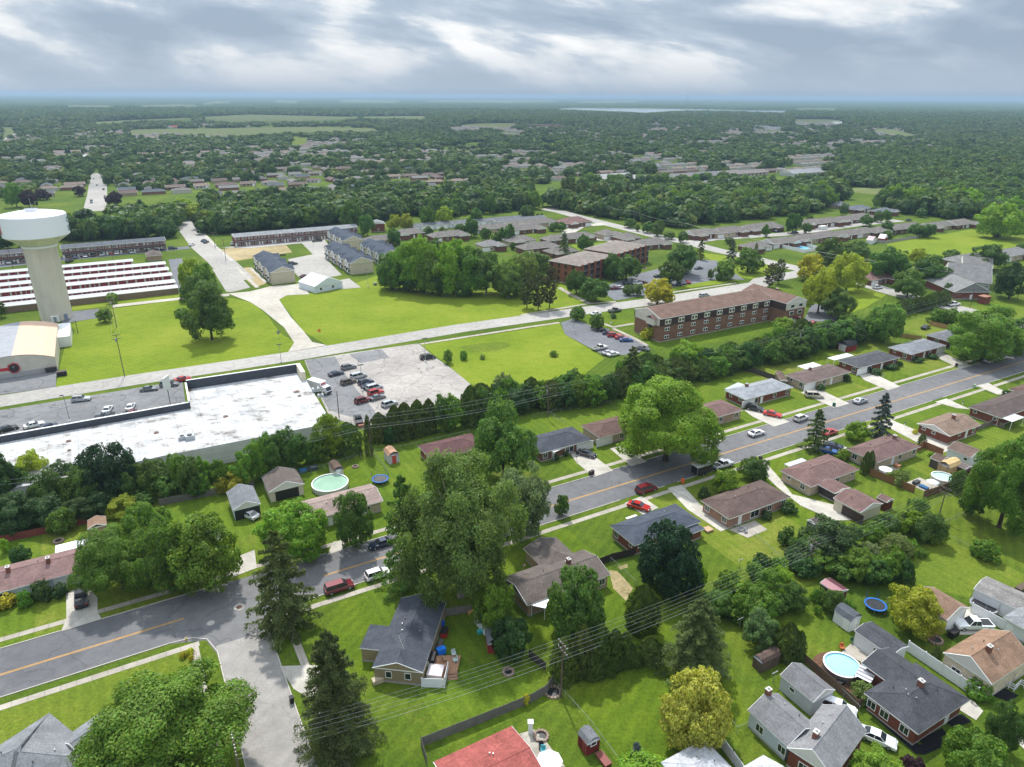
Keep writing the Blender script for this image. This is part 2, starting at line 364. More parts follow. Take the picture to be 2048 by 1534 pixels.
# ------------------------------------------------------------------ vehicles
def car_meshes(kind):
    m = {}
    L, Wd, belt_z, roof, gb, gt, prof = {
     'sedan': (4.75,1.84,.95,1.45,(-1.75,1.0),(-.95,.25),[(-2.36,.36),(-2.38,.72),(-2.25,.98),(-1.6,1.0),(.95,.97),(2.1,.8),(2.36,.6),(2.38,.3)]),
     'suv': (4.75,1.92,1.08,1.72,(-2.25,.98),(-1.95,.3),[(-2.36,.4),(-2.38,.85),(-2.3,1.1),(.95,1.1),(2.05,.98),(2.34,.75),(2.38,.36)]),
     'van': (5.1,1.98,1.08,1.78,(-2.45,1.45),(-2.25,.65),[(-2.52,.36),(-2.55,.85),(-2.5,1.1),(1.4,1.08),(2.25,.86),(2.52,.62),(2.55,.3)]),
     'pickup': (5.8,2.0,1.12,1.88,(-.75,1.25),(-.6,.55),[(-2.88,.5),(-2.9,1.12),(-.8,1.14),(1.2,1.14),(2.6,1.08),(2.88,.9),(2.9,.42)])}[kind]
    b = MB(); n = len(prof); cz = sum(p[1] for p in prof)/n
    lay = [(-Wd/2, .93), (-Wd/2+.09, 1), (Wd/2-.09, 1), (Wd/2, .93)]
    for y, s in lay: b.v += [(x*(1-(1-s)*.35), y, cz+(z-cz)*s) for x, z in prof]
    for j in range(3): b.f += [(j*n+i, j*n+(i+1)%n, (j+1)*n+(i+1)%n, (j+1)*n+i) for i in range(n)]
    b.f += [tuple(range(n)), tuple(range(3*n, 4*n))[::-1]]; b.m = [0]*len(b.f)
    y0, y1 = Wd/2-.07, Wd/2-.27
    g = [(gb[0],-y0,belt_z),(gb[1],-y0,belt_z),(gb[1],y0,belt_z),(gb[0],y0,belt_z),(gt[0],-y1,roof),(gt[1],-y1,roof),(gt[1],y1,roof),(gt[0],y1,roof)]
    b.add(g, [(4,5,6,7),(0,1,5,4),(1,2,6,5),(2,3,7,6),(3,0,4,7)])
    if kind == 'pickup': b.box(-2.72,-.95,-.78,.78,1.146,1.15,1)         # bed, open and dark
    if kind == 'suv':
        for s in (-1, 1): b.tube((gt[0]+.1,s*(y1-.06),roof+.03),(gt[1]-.1,s*(y1-.06),roof+.03),.02,n=4,mi=1)
    b.box(-L/2-.03,-L/2+.2,-Wd/2+.1,Wd/2-.1,.3,.52,1); b.box(L/2-.2,L/2+.03,-Wd/2+.1,Wd/2-.1,.26,.46,1)
    def pane(a, bb, c, d, i=.09, out=.012):
        P = [Vector(g[k]) for k in (a,bb,c,d)]; ctr = sum(P, Vector())/4; nr = (P[1]-P[0]).cross(P[3]-P[0]).normalized()
        if nr.dot(ctr-Vector((0,0,belt_z*.7))) < 0: nr = -nr
        return [p+(ctr-p)*i+nr*out for p in P]
    ws = MB().add(pane(1,2,6,5), [(0,1,2,3)]); rw = MB().add(pane(3,0,4,7), [(0,1,2,3)])
    sw = []
    for q in ((0,1,5,4), (3,2,6,7)):
        P = pane(*q, i=.06); lerp = lambda a, b2, t: a+(b2-a)*t; s = []
        for t0, t1 in ((0,.47),(.52,1)): s.append([lerp(P[0],P[1],t0),lerp(P[0],P[1],t1),lerp(P[3],P[2],t1),lerp(P[3],P[2],t0)])
        sw.append(s)
    rad = .33 if kind == 'sedan' else .37; wh = MB(); wh.tube((0,-.11,0),(0,.11,0),rad,n=14); wh.tube((0,-.118,0),(0,.118,0),rad*.62,n=10,mi=1)
    hl = MB().box(-.05,.03,-.2,.2,-.07,.07); tl = MB().box(-.03,.05,-.16,.16,-.12,.12)
    wx = L*.5-.93; hz = prof[-2][1]-.02
    m['wheels'] = [(x, s*(Wd/2-.1), rad) for x in (wx, -wx) for s in (-1, 1)]
    m['heads'] = [(L/2-.03, s*(Wd/2-.33), hz) for s in (-1,1)]; m['tails'] = [(-L/2+.02, s*(Wd/2-.24), belt_z-.14) for s in (-1,1)]
    m['body'] = b.mesh('car_body_'+kind, [CARPAINT, BLACK]); m['ws'] = ws.mesh('windshield', [GLASS]); m['rw'] = rw.mesh('rear_window', [GLASS])
    m['sw'] = [MB().add(q, [(0,1,2,3)]).mesh('side_window', [GLASS]) for s in sw for q in s]
    m['wh'] = wh.mesh('wheel', [TYRE, RIM]); m['hl'] = hl.mesh('headlight', [LAMP]); m['tl'] = tl.mesh('taillight', [TAIL])
    lite = MB()
    for s in sw:
        for q in s: lite.add(q, [(0,1,2,3)])
    for q in (ws, rw): lite.add(q.v, q.f)
    m['lite'] = lite.mesh('window_glass', [GLASS])
    return m
_cars = {}
CARCOL = dict(white=(.8,.8,.8), silver=(.42,.44,.46), grey=(.14,.15,.16), black=(.012,.012,.014), red=(.42,.014,.014), darkred=(.14,.006,.012), blue=(.02,.09,.30), navy=(.012,.022,.06), beige=(.45,.40,.32), pearl=(.62,.62,.60), brown=(.10,.075,.06), paleblue=(.22,.3,.38), brightred=(.55,.02,.008))
CATS = {'sedan':('car','car'),'suv':('sport_utility_car','car'),'van':('minivan','van'),'pickup':('pickup_truck','pickup')}
def car(c, x, y, head, kind, col, label, group=None, loc=None, z=.03, lite=None):
    if kind not in _cars: _cars[kind] = car_meshes(kind)
    m = _cars[kind]; p = loc or W(c, x, y, .7); p = Vector((p.x, p.y, z))
    n, cat = CATS[kind]; o = thing(n, label, cat, p, GRID+R(head), group, CARCOL[col])
    link('body', m['body'], o)
    far = p.length > 270 if lite is None else lite
    if far: link('window_glass', m['lite'], o)
    else:
        link('windshield', m['ws'], o); link('rear_window', m['rw'], o)
        for s in m['sw']: link('side_window', s, o)
        for q in m['heads']: link('headlight', m['hl'], o).location = q
        for q in m['tails']: link('taillight', m['tl'], o).location = q
    for q in m['wheels']: link('wheel', m['wh'], o).location = q
    return o
# ------------------------------------------------------------------ buildings
def frame_of(A, B, Cc, z, snap=True):
    a, b, c = [W(*q, z) for q in (A, B, Cc)]
    e, f = b-a, c-b
    lead = e if e.length >= f.length else f
    th = math.atan2(lead.y, lead.x)
    if snap is True:
        k = round((th-GRID)/(math.pi/2)); s = GRID+k*math.pi/2
        if abs(th-s) < R(11): th = s
    elif snap is not False: th = R(snap)
    u = Vector((math.cos(th), math.sin(th), 0)); v = Vector((-u.y, u.x, 0))
    if e.length >= f.length: e1, e2 = u, v*(1 if f.dot(v) > 0 else -1)
    else: e2 = u; e1 = v*(1 if e.dot(v) > 0 else -1)
    L1, L2 = abs(e.dot(e1)), abs(f.dot(e2))
    return (a+c)/2, e1, e2, L1, L2
def place_mat(ctr, e1, e2):
    """house frame -> world: x along AB, y along BC"""
    return Matrix(((e1.x, e2.x, 0, ctr.x), (e1.y, e2.y, 0, ctr.y), (0, 0, 1, 0), (0, 0, 0, 1)))
def roof_mesh(mb, hx, hy, ze, kind, ridge, slope, th=.2, z0=None):
    """closed roof: shingled top faces (0), trim edges and soffit (1). ridge 'x' along AB, 'y' along BC"""
    sw = ridge == 'y'; a, b = (hy, hx) if sw else (hx, hy)
    hr = slope*b; q = (lambda x, y, z: (y, x, z)) if sw else (lambda x, y, z: (x, y, z))
    E = [(-a,-b),(a,-b),(a,b),(-a,b)]
    low = [q(x, y, ze-th) for x, y in E]; top = [q(x, y, ze) for x, y in E]
    if kind == 'hip': rd = [q(-(a-b*.97), 0, ze+hr), q(a-b*.97, 0, ze+hr)]
    elif kind == 'halfhip': rd = [q(-a, 0, ze+hr), q(a-b*.97, 0, ze+hr)]
    else: rd = [q(-a, 0, ze+hr), q(a, 0, ze+hr)]
    if kind == 'gambrel':
        k = b*.62; zk = ze+hr*.72; vs = []
        for x in (-a, a): vs += [q(x,-b,ze), q(x,-k,zk), q(x,0,ze+hr), q(x,k,zk), q(x,b,ze)]
        mb.add(vs, [(0,5,6,1),(1,6,7,2),(2,7,8,3),(3,8,9,4)], 0); mb.add(vs, [(0,4,9,5)], 1); return hr
    if kind == 'flat':
        mb.add(low+top, [(4,5,6,7)], 0); mb.add(low+top, [(0,1,5,4),(1,2,6,5),(2,3,7,6),(3,0,4,7),(3,2,1,0)], 1); return 0
    vs = low+top+rd
    mb.add(vs, [(4,5,9,8),(6,7,8,9)], 0)
    if kind in ('hip', 'halfhip'): mb.add(vs, [(5,6,9)], 0)
    if kind == 'hip': mb.add(vs, [(7,4,8)], 0)
    if kind in ('gable', 'halfhip'): mb.add(vs, [(4,7,8)], 2)
    if kind == 'gable': mb.add(vs, [(6,5,9)], 2)
    mb.add(vs, [(0,1,5,4),(1,2,6,5),(2,3,7,6),(3,0,4,7),(3,2,1,0)], 1)
    if kind == 'gable' or kind == 'halfhip':                          # raised barge boards on the gable ends
        for sgn, r in (((-1, rd[0]),) if kind == 'halfhip' else ((-1, rd[0]), (1, rd[1]))):
            for s in (-1, 1): mb.tube(q(sgn*a*1.002, s*b, ze-.06), (r[0]*1.002, r[1]*1.002, r[2]-.06), .07, n=4, mi=1)
    return hr
BR = dict(red=(.17,.058,.038), tan=(.34,.235,.15), brown=(.15,.075,.05), pink=(.3,.17,.125), cream=(.55,.47,.34), buff=(.42,.33,.24), dark=(.085,.04,.03))
def wallpt(side, t, hx, hy, z, off):
    if side == 'AB': return Vector((-hx+2*hx*t, -hy-off, z)), Vector((1,0,0))
    if side == 'BC': return Vector((hx+off, -hy+2*hy*t, z)), Vector((0,1,0))
    if side == 'CD': return Vector((hx-2*hx*t, hy+off, z)), Vector((-1,0,0))
    return Vector((-hx-off, hy-2*hy*t, z)), Vector((0,-1,0))
OPEN = {'w':(1.15,1.15,1.45,'window'),'v':(.8,1.05,1.5,'window'),'s':(.8,.6,1.75,'window'),'p':(2.3,1.45,1.35,'window'),'d':(.98,2.05,1.05,'door'),'b':(.98,2.05,1.05,'door'),'g':(2.7,2.1,1.08,'garage_door'),'G':(4.9,2.15,1.1,'garage_door'),'O':(4.9,2.2,1.12,'garage_shade_panel'),'c':(.75,.4,.35,'window')}
def openings(root, M, hx, hy, feat, z0=0., doorcol=(.75,.75,.73)):
    for side, s in feat.items():
        for i, ch in enumerate(s):
            if ch not in OPEN: continue
            w, h, zc, nm = OPEN[ch]; p, u = wallpt(side, (i+.5)/len(s), hx, hy, z0+zc, 0.)
            n = {'AB':Vector((0,-1,0)),'BC':Vector((1,0,0)),'CD':Vector((0,1,0)),'DA':Vector((-1,0,0))}[side]
            K = M @ Matrix(((u.x,n.x,0,p.x),(u.y,n.y,0,p.y),(0,0,1,p.z),(0,0,0,1)))
            a, b = w/2, h/2
            if nm == 'window':
                f = MB()
                for q in ((-a-.09,a+.09,b,b+.1),(-a-.09,a+.09,-b-.1,-b),(-a-.09,-a,-b,b),(a,a+.09,-b,b)): f.box(q[0],q[1],-.05,.06,q[2],q[3],0,K)
                if w > 1: f.box(-.03,.03,-.05,.05,-b,b,0,K)
                fo = f.build('window', TRIM, root); MB().box(-a,a,-.05,.03,-b,b,0,K).build('pane', GLASS, fo)
            elif nm == 'door':
                f = MB(); f.box(-a,a,-.05,.05,-b,b,0,K); d = f.build('door', PAINT, root, (.03,.09,.22) if ch == 'b' else doorcol)
                MB().box(a-.16,a-.1,.05,.11,-.1,.0,0,K).build('handle', RIM, d)
            elif nm == 'garage_shade_panel':
                MB().box(-a,a,-.05,.02,-b,b,0,K).build('garage_shade_panel', BLACK, root)  # flat black panel paints the shade inside the open garage
            else:
                f = MB()
                for k in range(4): f.box(-a,a,-.05,.045,-b+k*h/4+.012,-b+(k+1)*h/4-.012,0,K)
                f.box(-a,a,-.05,.03,-b,b,0,K); f.build('garage_door', PAINT, root, doorcol)
def block(root, Minv, ctr, e1, e2, L1, L2, z=2.7, roof='hip', ridge=None, slope=.3, wall=(.2,.1,.07), wm=None, rc=(.1,.08,.07), rm=None, feat=None, over=.45, chim=(), vents=0, z0=0., gable=None, doorcol=(.75,.75,.73), trim=None, base=True):
    M = Minv @ place_mat(ctr, e1, e2); hx, hy = L1/2, L2/2; wx, wy = hx-over, hy-over
    ridge = ridge or ('x' if L1 >= L2 else 'y'); wm = wm or BRICK
    m = MB(); m.box(-wx,wx,-wy,wy,z0-.3,z-.19,0,M); m.build('wall', wm, root, wall)
    if base and z0 == 0: MB().box(-wx-.03,wx+.03,-wy-.03,wy+.03,-.3,.32,0,M).build('plinth', CONC, root, (.33,.31,.28))
    r = MB(); hr = roof_mesh(r, hx, hy, z, roof, ridge, slope); r.v = [tuple(M @ Vector(v)) for v in r.v]
    gm = {0: rm or SHINGLE, 1: trim or TRIM}; mats = [gm[0], gm[1], SIDINGW if gable is None else gable]
    ro = r.build('roof', mats, root, rc)
    if roof in ('hip', 'gable', 'halfhip'):                           # ridge and hip caps
        cp_ = MB(); a, b = (hy, hx) if ridge == 'y' else (hx, hy); q = (lambda x, y, zz: (y, x, zz)) if ridge == 'y' else (lambda x, y, zz: (x, y, zz))
        ra = a-b*.97 if roof == 'hip' else a; rb = a-b*.97 if roof != 'gable' else a
        cp_.tube(q(-ra,0,z+hr), q(rb,0,z+hr), .07, n=4, M=M)
        for sx in ((-1,1) if roof == 'hip' else (1,) if roof == 'halfhip' else ()):
            for sy in (-1,1): cp_.tube(q(sx*(ra if sx < 0 else rb),0,z+hr), q(sx*a,sy*b,z), .06, n=4, M=M)
        cp_.build('ridge_cap', rm or SHINGLE, ro, [c*1.25 for c in rc])
    if feat: openings(root, M, wx, wy, feat, z0, doorcol)
    def top(x, y):
        if roof == 'flat': return z
        a, b, X, Y = (hy, hx, y, x) if ridge == 'y' else (hx, hy, x, y)
        d = b-abs(Y)
        if roof == 'hip': d = min(d, a-abs(X))
        return z+slope*max(d, 0)
    for cx, cy in chim:
        x, y = cx*hx, cy*hy; zt = top(x, y)
        ch = MB(); ch.box(x-.38,x+.38,y-.3,y+.3,zt-.5,zt+.95,0,M); co = ch.build('chimney', BRICK, ro, (.2,.085,.06))
        MB().box(x-.42,x+.42,y-.34,y+.34,zt+.95,zt+1.05,0,M).tube((x,y,zt+1.05),(x,y,zt+1.3),.14,n=8,M=M).build('cap', CONC, co, (.5,.48,.45))
    rg = random.Random(int(L1*100))
    for i in range(vents):
        x, y = hx*rg.uniform(-.6,.6), hy*rg.choice((-.35,.35))*rg.uniform(.7,1.2); zt = top(x, y)
        MB().tube((x,y,zt-.1),(x,y,zt+.3),.05,n=8,M=M).tube((x,y,zt+.3),(x,y,zt+.36),.1,n=8,M=M).build('roof_vent', BLACK if i % 2 else GALV, ro)
    return M
SIDINGW = m_flat('gable_siding', (.62,.6,.55), .7, amp=.05)
def house(name, label, A, B, Cc, cat='house', group=None, snap=True, wings=(), **k):
    z = k.get('z', 2.7); ctr, e1, e2, L1, L2 = frame_of(A, B, Cc, z, snap); L1 = k.pop('L1', L1); L2 = k.pop('L2', L2); sh = k.pop('shift', (0,0))
    ctr = ctr+e1*sh[0]+e2*sh[1]
    th = math.atan2(e1.y, e1.x); g = Vector((ctr.x, ctr.y, 0))
    root = thing(name, label, cat, g, th, group)
    Minv = (Matrix.Translation(g) @ Matrix.Rotation(th, 4, 'Z')).inverted()
    M = block(root, Minv, ctr, e1, e2, L1, L2, **k)
    for w in wings:                                                  # (x, y, L1, L2, options) in the house frame
        x, y, l1, l2, kk = w; d = {**k, **dict(chim=(), vents=0, feat=None, slope=.3), **kk}
        block(root, Minv, ctr+e1*x+e2*y, e1, e2, l1, l2, **d)
    return root, M, L1/2, L2/2
# ------------------------------------------------------------------ poles, wires, fences
def pole(c, x, y, ytop, label, group, arm=True, transformer=False, two=False, thick=.14, azi=0., name='utility_pole', h=None):
    p = W(c, x, y); h = h or max(7., min(14., height_at(p, c, x, ytop)))
    o = thing(name, label, 'utility pole', p, GRID+R(90+azi), group)
    MB().tube((0,0,-.3),(0,0,h),thick,thick*.66,n=8).build('pole', POLEWOOD, o)
    for k in range(2 if two else 1 if arm else 0):
        z = h-.35-1.1*k; MB().box(-1.15,1.15,-.06,.06,z,z+.13).build('crossarm', POLEWOOD, o)
        for xx in (-1.05,-.55,.55,1.05): MB().tube((xx,0,z+.13),(xx,0,z+.34),.045,.06,n=6).build('insulator', GALV, o)
    if transformer: MB().tube((.3,0,h-2.3),(.3,0,h-1.3),.24,n=10).tube((.3,0,h-1.3),(.3,0,h-1.05),.06,n=6).build('transformer', GALV, o)
    o['h'] = h; return o
def wire(a, b, sag, label, group, r=.016, n=14, mat=None):
    m = MB(); a, b = Vector(a), Vector(b); pr = a
    for i in range(1, n+1):
        t = i/n; q = a.lerp(b, t); q.z -= sag*4*t*(1-t); m.tube(pr, q, r, n=4, cap=False); pr = q
    return tag(m.build('power_line', mat or WIRE), label, 'power line', group)
def line(poles, label, group, levels=((-1.05,-.1),(-.4,-.1),(.4,-.1),(1.05,-.1),(0,-2.2),(0,-2.9)), sag=.9, r=.016):
    for a, b in zip(poles, poles[1:]):
        for x, dz in levels:
            va = a.location+Matrix.Rotation(a.rotation_euler.z,3,'Z') @ Vector((x,0,a['h']+dz)); vb = b.location+Matrix.Rotation(b.rotation_euler.z,3,'Z') @ Vector((x,0,b['h']+dz))
            wire(va, vb, sag, label, group, r if dz > -2.5 else r*1.6)
def fence(name, label, pts, h, col, mat=None, kind='board', group=None, step=2.4):
    P = [W(*q) for q in pts]; g = P[0].copy()
    o = thing(name, label, 'fence', g, 0, group, col)
    for a, b in zip(P, P[1:]):
        L = (b-a).length; th = math.atan2(b.y-a.y, b.x-a.x); M = Matrix.Translation(a-g) @ Matrix.Rotation(th, 4, 'Z')
        n = max(1, round(L/step))
        for i in range(n+1):
            x = L*i/n
            if kind == 'chain': MB().tube((x,0,-.1),(x,0,h+.03),.03,n=6,M=M).build('post', GALV, o)
            elif kind == 'vinyl': MB().box(x-.065,x+.065,-.065,.065,-.1,h+.08,0,M).box(x-.09,x+.09,-.09,.09,h+.08,h+.12,0,M).build('post', PAINT, o)
            else: MB().box(x-.05,x+.05,-.06,.06,-.1,h+.05,0,M).build('post', mat or WOOD, o)
        m = MB()
        if kind == 'chain':
            m.tube((0,0,h),(L,0,h),.024,n=5,M=M)
            k = int(L/.5)
            for i in range(k):                                       # the diamond mesh, drawn wide
                m.tube((L*i/k,0,.05),(L*(i+1)/k,0,h),.007,n=3,M=M,cap=False); m.tube((L*i/k,0,h),(L*(i+1)/k,0,.05),.007,n=3,M=M,cap=False)
            m.build('mesh_panel', CHAIN, o)
        elif kind == 'vinyl': m.box(0,L,-.03,.03,.05,h,0,M).build('panel', PAINT, o)
        elif kind == 'rail':
            for z in (.35,.75,1.1): m.box(0,L,-.03,.03,z,z+.13,0,M)
            m.build('rail', mat or WOOD, o)
        else:
            k = max(2, int(L/.16)); rg = random.Random(k)
            for i in range(k): m.box(L*i/k+.008,L*(i+1)/k-.008,-.02,.02,.04,h-rg.uniform(0,.05),0,M)
            m.build('boards', mat or WOOD, o)
    return o
# ------------------------------------------------------------------ ground, streets, pavings
G_MID = m_ground('lawn_mid', (.046,.084,.008), (.072,.114,.010), (.112,.150,.015), .08, GRID)
G_LIME = m_ground('lawn_lime', (.108,.162,.010), (.148,.202,.014), (.190,.225,.024), .035, GRID+R(90))
G_DRY = m_ground('lawn_dry', (.080,.125,.012), (.115,.155,.016), (.18,.19,.035), .05, -GRID)
G_LUSH = m_ground('lawn_lush', (.056,.100,.007), (.084,.132,.009), (.124,.164,.013), .07, GRID)
G_FIELD = m_ground('far_field', (.09,.125,.04), (.12,.145,.05), (.16,.17,.065))
G_BARE = m_ground('bare_soil', (.16,.15,.06), (.34,.27,.15), (.42,.34,.2))
ASPH = m_paving('asphalt_road', (.105,.106,.112), (.172,.169,.168), .2, .025, .09); ASPH2 = m_paving('asphalt_lot', (.145,.147,.152), (.205,.205,.205), .5, .05)
ASPHN = m_paving('asphalt_sealed', (.125,.13,.14), (.165,.17,.18), .12, .05); CONCR = m_paving('concrete_street', (.30,.285,.26), (.37,.35,.32), .22, .03)
CONCL = m_paving('old_concrete_lot', (.26,.24,.22), (.38,.35,.32), .45, .05); WALK = m_paving('concrete_walk', (.29,.26,.215), (.40,.365,.31), 0, .09, .1, joints=2.0)
DRIVE = m_paving('concrete_drive', (.36,.335,.29), (.48,.45,.39), .15, .12); GRAVEL = m_paving('gravel', (.36,.33,.28), (.46,.43,.37), 0, .06)
KERB = m_flat('kerb_concrete', (.42,.39,.34), .9, amp=.12); YELLOW = m_flat('yellow_line', (.52,.27,.04), .7, amp=.15, scale=.6); WHITEL = m_flat('white_line', (.6,.6,.58), .7, amp=.2)
MULCHB = m_flat('black_mulch', (.014,.014,.016), .95, 0, .1, .5, 4); MULCH = m_flat('brown_mulch', (.13,.07,.045), .95, 0, .1, .4, 4)
EXT = 60000.
struct('ground', MB().sheet([(-EXT,-300,0),(EXT,-300,0),(EXT,EXT,0),(-EXT,EXT,0)]), G_MID)
LIFT = [0.]                                                             # no two pavings share a plane
def sheet(name, polys, mat, z):
    m = MB()
    for p in polys: LIFT[0] += .0004; m.sheet([(*W(*q).xy, z+LIFT[0]) for q in p])
    return struct(name, m, mat)
A0 = W('P', 0, 1342); DX = Vector((math.cos(GRID), math.sin(GRID), 0)); DN = Vector((-DX.y, DX.x, 0))
def g(s, o, z=0.): q = A0+DX*s+DN*o; return Vector((q.x, q.y, z))
def so(p): q = p-A0; return q.dot(DX), q.dot(DN)
# lawns of another green, each lying on the ground
def lawn(pts, mat, z=.006): return sheet('lawn', [pts], mat, z)
lawn([('C1',425,1235),('C1',500,950),('C1',800,838),('C1',1320,770),('C1',1650,765),('C1',1800,800),('C1',1900,900),('C1',1979,1010),('C1',2095,1080),('C1',2030,1150),('C1',930,1312),('C1',395,1392)], G_LIME)
lawn([('C2',205,775),('C2',260,745),('C2',640,700),('C2',930,590),('C2',1300,640),('C2',1979,700),('C3',420,640),('C3',600,790),('C2',1979,886),('C2',1100,1018),('C2',545,1098),('C2',380,1000)], G_LIME)
lawn([('C2',1210,1095),('C2',1979,978),('C3',420,935),('C3',460,1020),('C3',740,1190),('C3',560,1330),('C3',200,1430),('B2',1760,150),('B2',1540,90),('C2',1420,1255)], G_LIME)
lawn([('C4',1000,380),('C4',1080,345),('C4',1300,330),('C4',1600,280),('C4',1979,330),('C4',1990,410),('C4',1800,415),('C4',1500,470),('C4',1150,490)], G_LIME)
lawn([('C3',980,1060),('C3',1150,1070),('C3',1900,915),('C4',420,940),('C4',480,960),('C3',1500,1080),('C3',1100,1130)], G_LUSH)
lawn([('B4',1190,1260),('B4',1420,1190),('B4',1979,1440),('A4',1979,300),('A4',1780,380),('A4',1350,280),('A4',1100,230)], G_DRY)
lawn([('A3',445,1040),('A3',480,960),('A3',1100,800),('A3',1620,760),('A3',1750,1230),('A3',1180,1490),('A3',820,1500)], G_LUSH, .007)
lawn([('A2',500,650),('A2',640,370),('A2',1060,250),('A2',1360,300),('A2',1000,560),('A2',860,900),('A2',700,900)], G_LUSH, .005)
lawn([('A1',0,1120),('A1',1250,720),('A1',1400,700),('A1',1420,1534),('A1',0,1534)], G_DRY, .005)
lawn([('C1',500,790),('C1',1300,730),('C1',1310,760),('C1',510,850)], G_LIME)
lawn([('C3',1400,440),('C3',1560,460),('C3',1979,500),('C4',200,590),('C3',1850,640),('C3',1640,610),('C3',1500,500)], G_LIME)
lawn([('C3',1080,690),('C3',1220,710),('C3',1700,640),('C3',1480,600)], G_LIME, .03)
lawn([('C4',700,680),('C4',1010,740),('C4',860,830),('C4',720,880)], G_LIME)
lawn([('C3',520,910),('C3',700,860),('C3',945,850),('C3',950,960),('C3',700,975)], G_LUSH)
lawn([('C3',420,660),('C3',470,720),('C3',620,800),('C3',420,850)], G_LIME, .01)
lawn([('C3',500,390),('C3',760,370),('C3',880,395),('C3',560,430)], G_LIME)
lawn([('B3',0,255),('B3',170,280),('B3',790,240),('B3',800,330),('B3',560,400),('B3',480,395),('B3',250,420)], G_LIME)
lawn([('C3',1370,1360),('C3',1979,1215),('C4',300,1260),('C4',180,1330),('C3',1840,1330),('C3',1560,1440)], G_LUSH)
lawn([('C3',1530,1510),('C3',1660,1500),('C3',1890,1630),('C3',1490,1730)], G_LIME)
sheet('bare_ground', [[('C1',1560,420),('C1',1680,400),('C1',1979,385),('C2',250,385),('C2',300,440),('C1',1640,505)], [('C1',1660,560),('C1',1760,545),('C1',1880,660),('C1',1800,690)], [('A3',770,140),('A3',830,150),('A3',940,270),('A3',890,360),('A3',800,270)], [('B3',830,1390+0),('B3',900,1370),('B3',905,1395),('B3',850,1412)]], G_BARE, .012)
lawn([('C2',1480,1110),('C2',1620,1085),('C2',1800,1075),('C2',1850,1100),('C2',1740,1140),('C2',1560,1150)], G_DRY, .009)
G_YARD = m_ground('lawn_yard', (.058,.104,.008), (.088,.138,.011), (.128,.166,.018), .07, -GRID)
yg = random.Random(12)
for side in (1, -1):                                                   # every yard is kept its own way
    for k in range(-2, 17):
        a = k*21.0+(4 if side > 0 else 11); b = a+21.0
        if side < 0 and b > -4 and a < 40: continue
        mt = yg.choice((G_MID, G_LUSH, G_YARD, G_YARD, G_DRY)); LIFT[0] += .0004; o1, o2 = (5.5, 46) if side > 0 else (-6.1, -45)
        struct('lawn', MB().sheet([g(a,o1,.001+LIFT[0]), g(b,o1,.001+LIFT[0]), g(b,o2,.001+LIFT[0]), g(a,o2,.001+LIFT[0])]), mt)
# main road
NK, FK = -6.0, 5.4
S0, S1 = -70, 520
md = MB().sheet([g(S0,NK,.02), g(S1,NK,.02), g(S1,FK,.02), g(S0,FK,.02)])
sl, srt = so(W('A1',1520,650))[0], so(W('A2',135,575))[0]
md.sheet([g(sl-7,NK+.05,.021), g(sl-1.2,NK-2.0,.021), g(sl,NK-6.5,.021), g(srt,NK-6.0,.021), g(srt+1.,NK-1.8,.021), g(srt+5,NK+.05,.021)])
struct('main_road', md, ASPH)
ss = MB().sheet([g(sl,NK-4.2,.025), g(srt,NK-4.2,.025), g(srt,-120,.025), g(sl,-120,.025)]); struct('side_street', ss, m_paving('side_street_concrete', (.245,.23,.21), (.31,.293,.27), .14, .06))
ye = MB()
for a, b in ((S0, so(W('A1',1300,475))[0]), (so(W('A2',520,180))[0], S1)):
    for o in (-1.05, -.8): ye.sheet([g(a,o-.06,.026), g(b,o-.06,.026), g(b,o+.06,.026), g(a,o+.06,.026)])
struct('road_markings', ye, YELLOW)
# driveways: first two points lie on the kerb
DRV = [[('A1',430,578),('A1',720,490),('A1',690,440),('A1',690,340),('A1',600,240),('A1',468,312),('A1',470,490)], [('A1',1640,195),('A1',1815,128),('A1',1800,0),('A1',1700,40),('A1',1680,100)], [('B2',545,1312),('B2',650,1272),('B2',700,1200),('B2',590,1215)],
 [('B3',665,757),('B3',800,712),('B3',600,560),('B3',490,585),('B3',545,660)], [('B3',925,682),('B3',1040,650),('B3',860,535),('B3',775,555)], [('B3',1455,538),('B3',1572,503),('B3',1500,455),('B3',1430,480)],
 [('B4',210,402),('B4',322,368),('B4',100,262),('B4',0,285),('B4',60,330)], [('B4',640,270),('B4',745,238),('B4',600,170),('B4',520,125),('B4',400,160)], [('C4',1020,1417),('C4',1105,1390),('C4',905,1292),('C4',815,1312),('C4',850,1345)], [('C4',1530,1265),('C4',1615,1245),('C4',1400,1150),('C4',1340,1175)],
 [('B3',880,942),('B3',1000,893),('B3',1120,975),('B3',1010,1025)], [('B3',1185,835),('B3',1285,812),('B3',1420,955),('B3',1640,1115),('B3',1560,1142),('B3',1330,990),('B3',1225,880)],
 [('B4',60,660),('B4',140,640),('B4',250,765),('B4',340,880),('B4',640,955),('B4',800,1062),('B4',640,1065),('B4',400,960),('B4',230,825)], [('B4',400,548),('B4',520,502),('B4',730,548),('B4',650,610),('B4',540,575)],
 [('B4',940,368),('B4',1020,345),('B4',1250,440),('B4',1490,555),('B4',1375,600),('B4',1180,490)], [('B4',1350,227),('B4',1430,203),('B4',1600,280),('B4',1500,270)], [('B4',1640,112),('B4',1725,92),('B4',1880,172),('B4',1790,175)]]
sheet('driveway', DRV, DRIVE, .045)
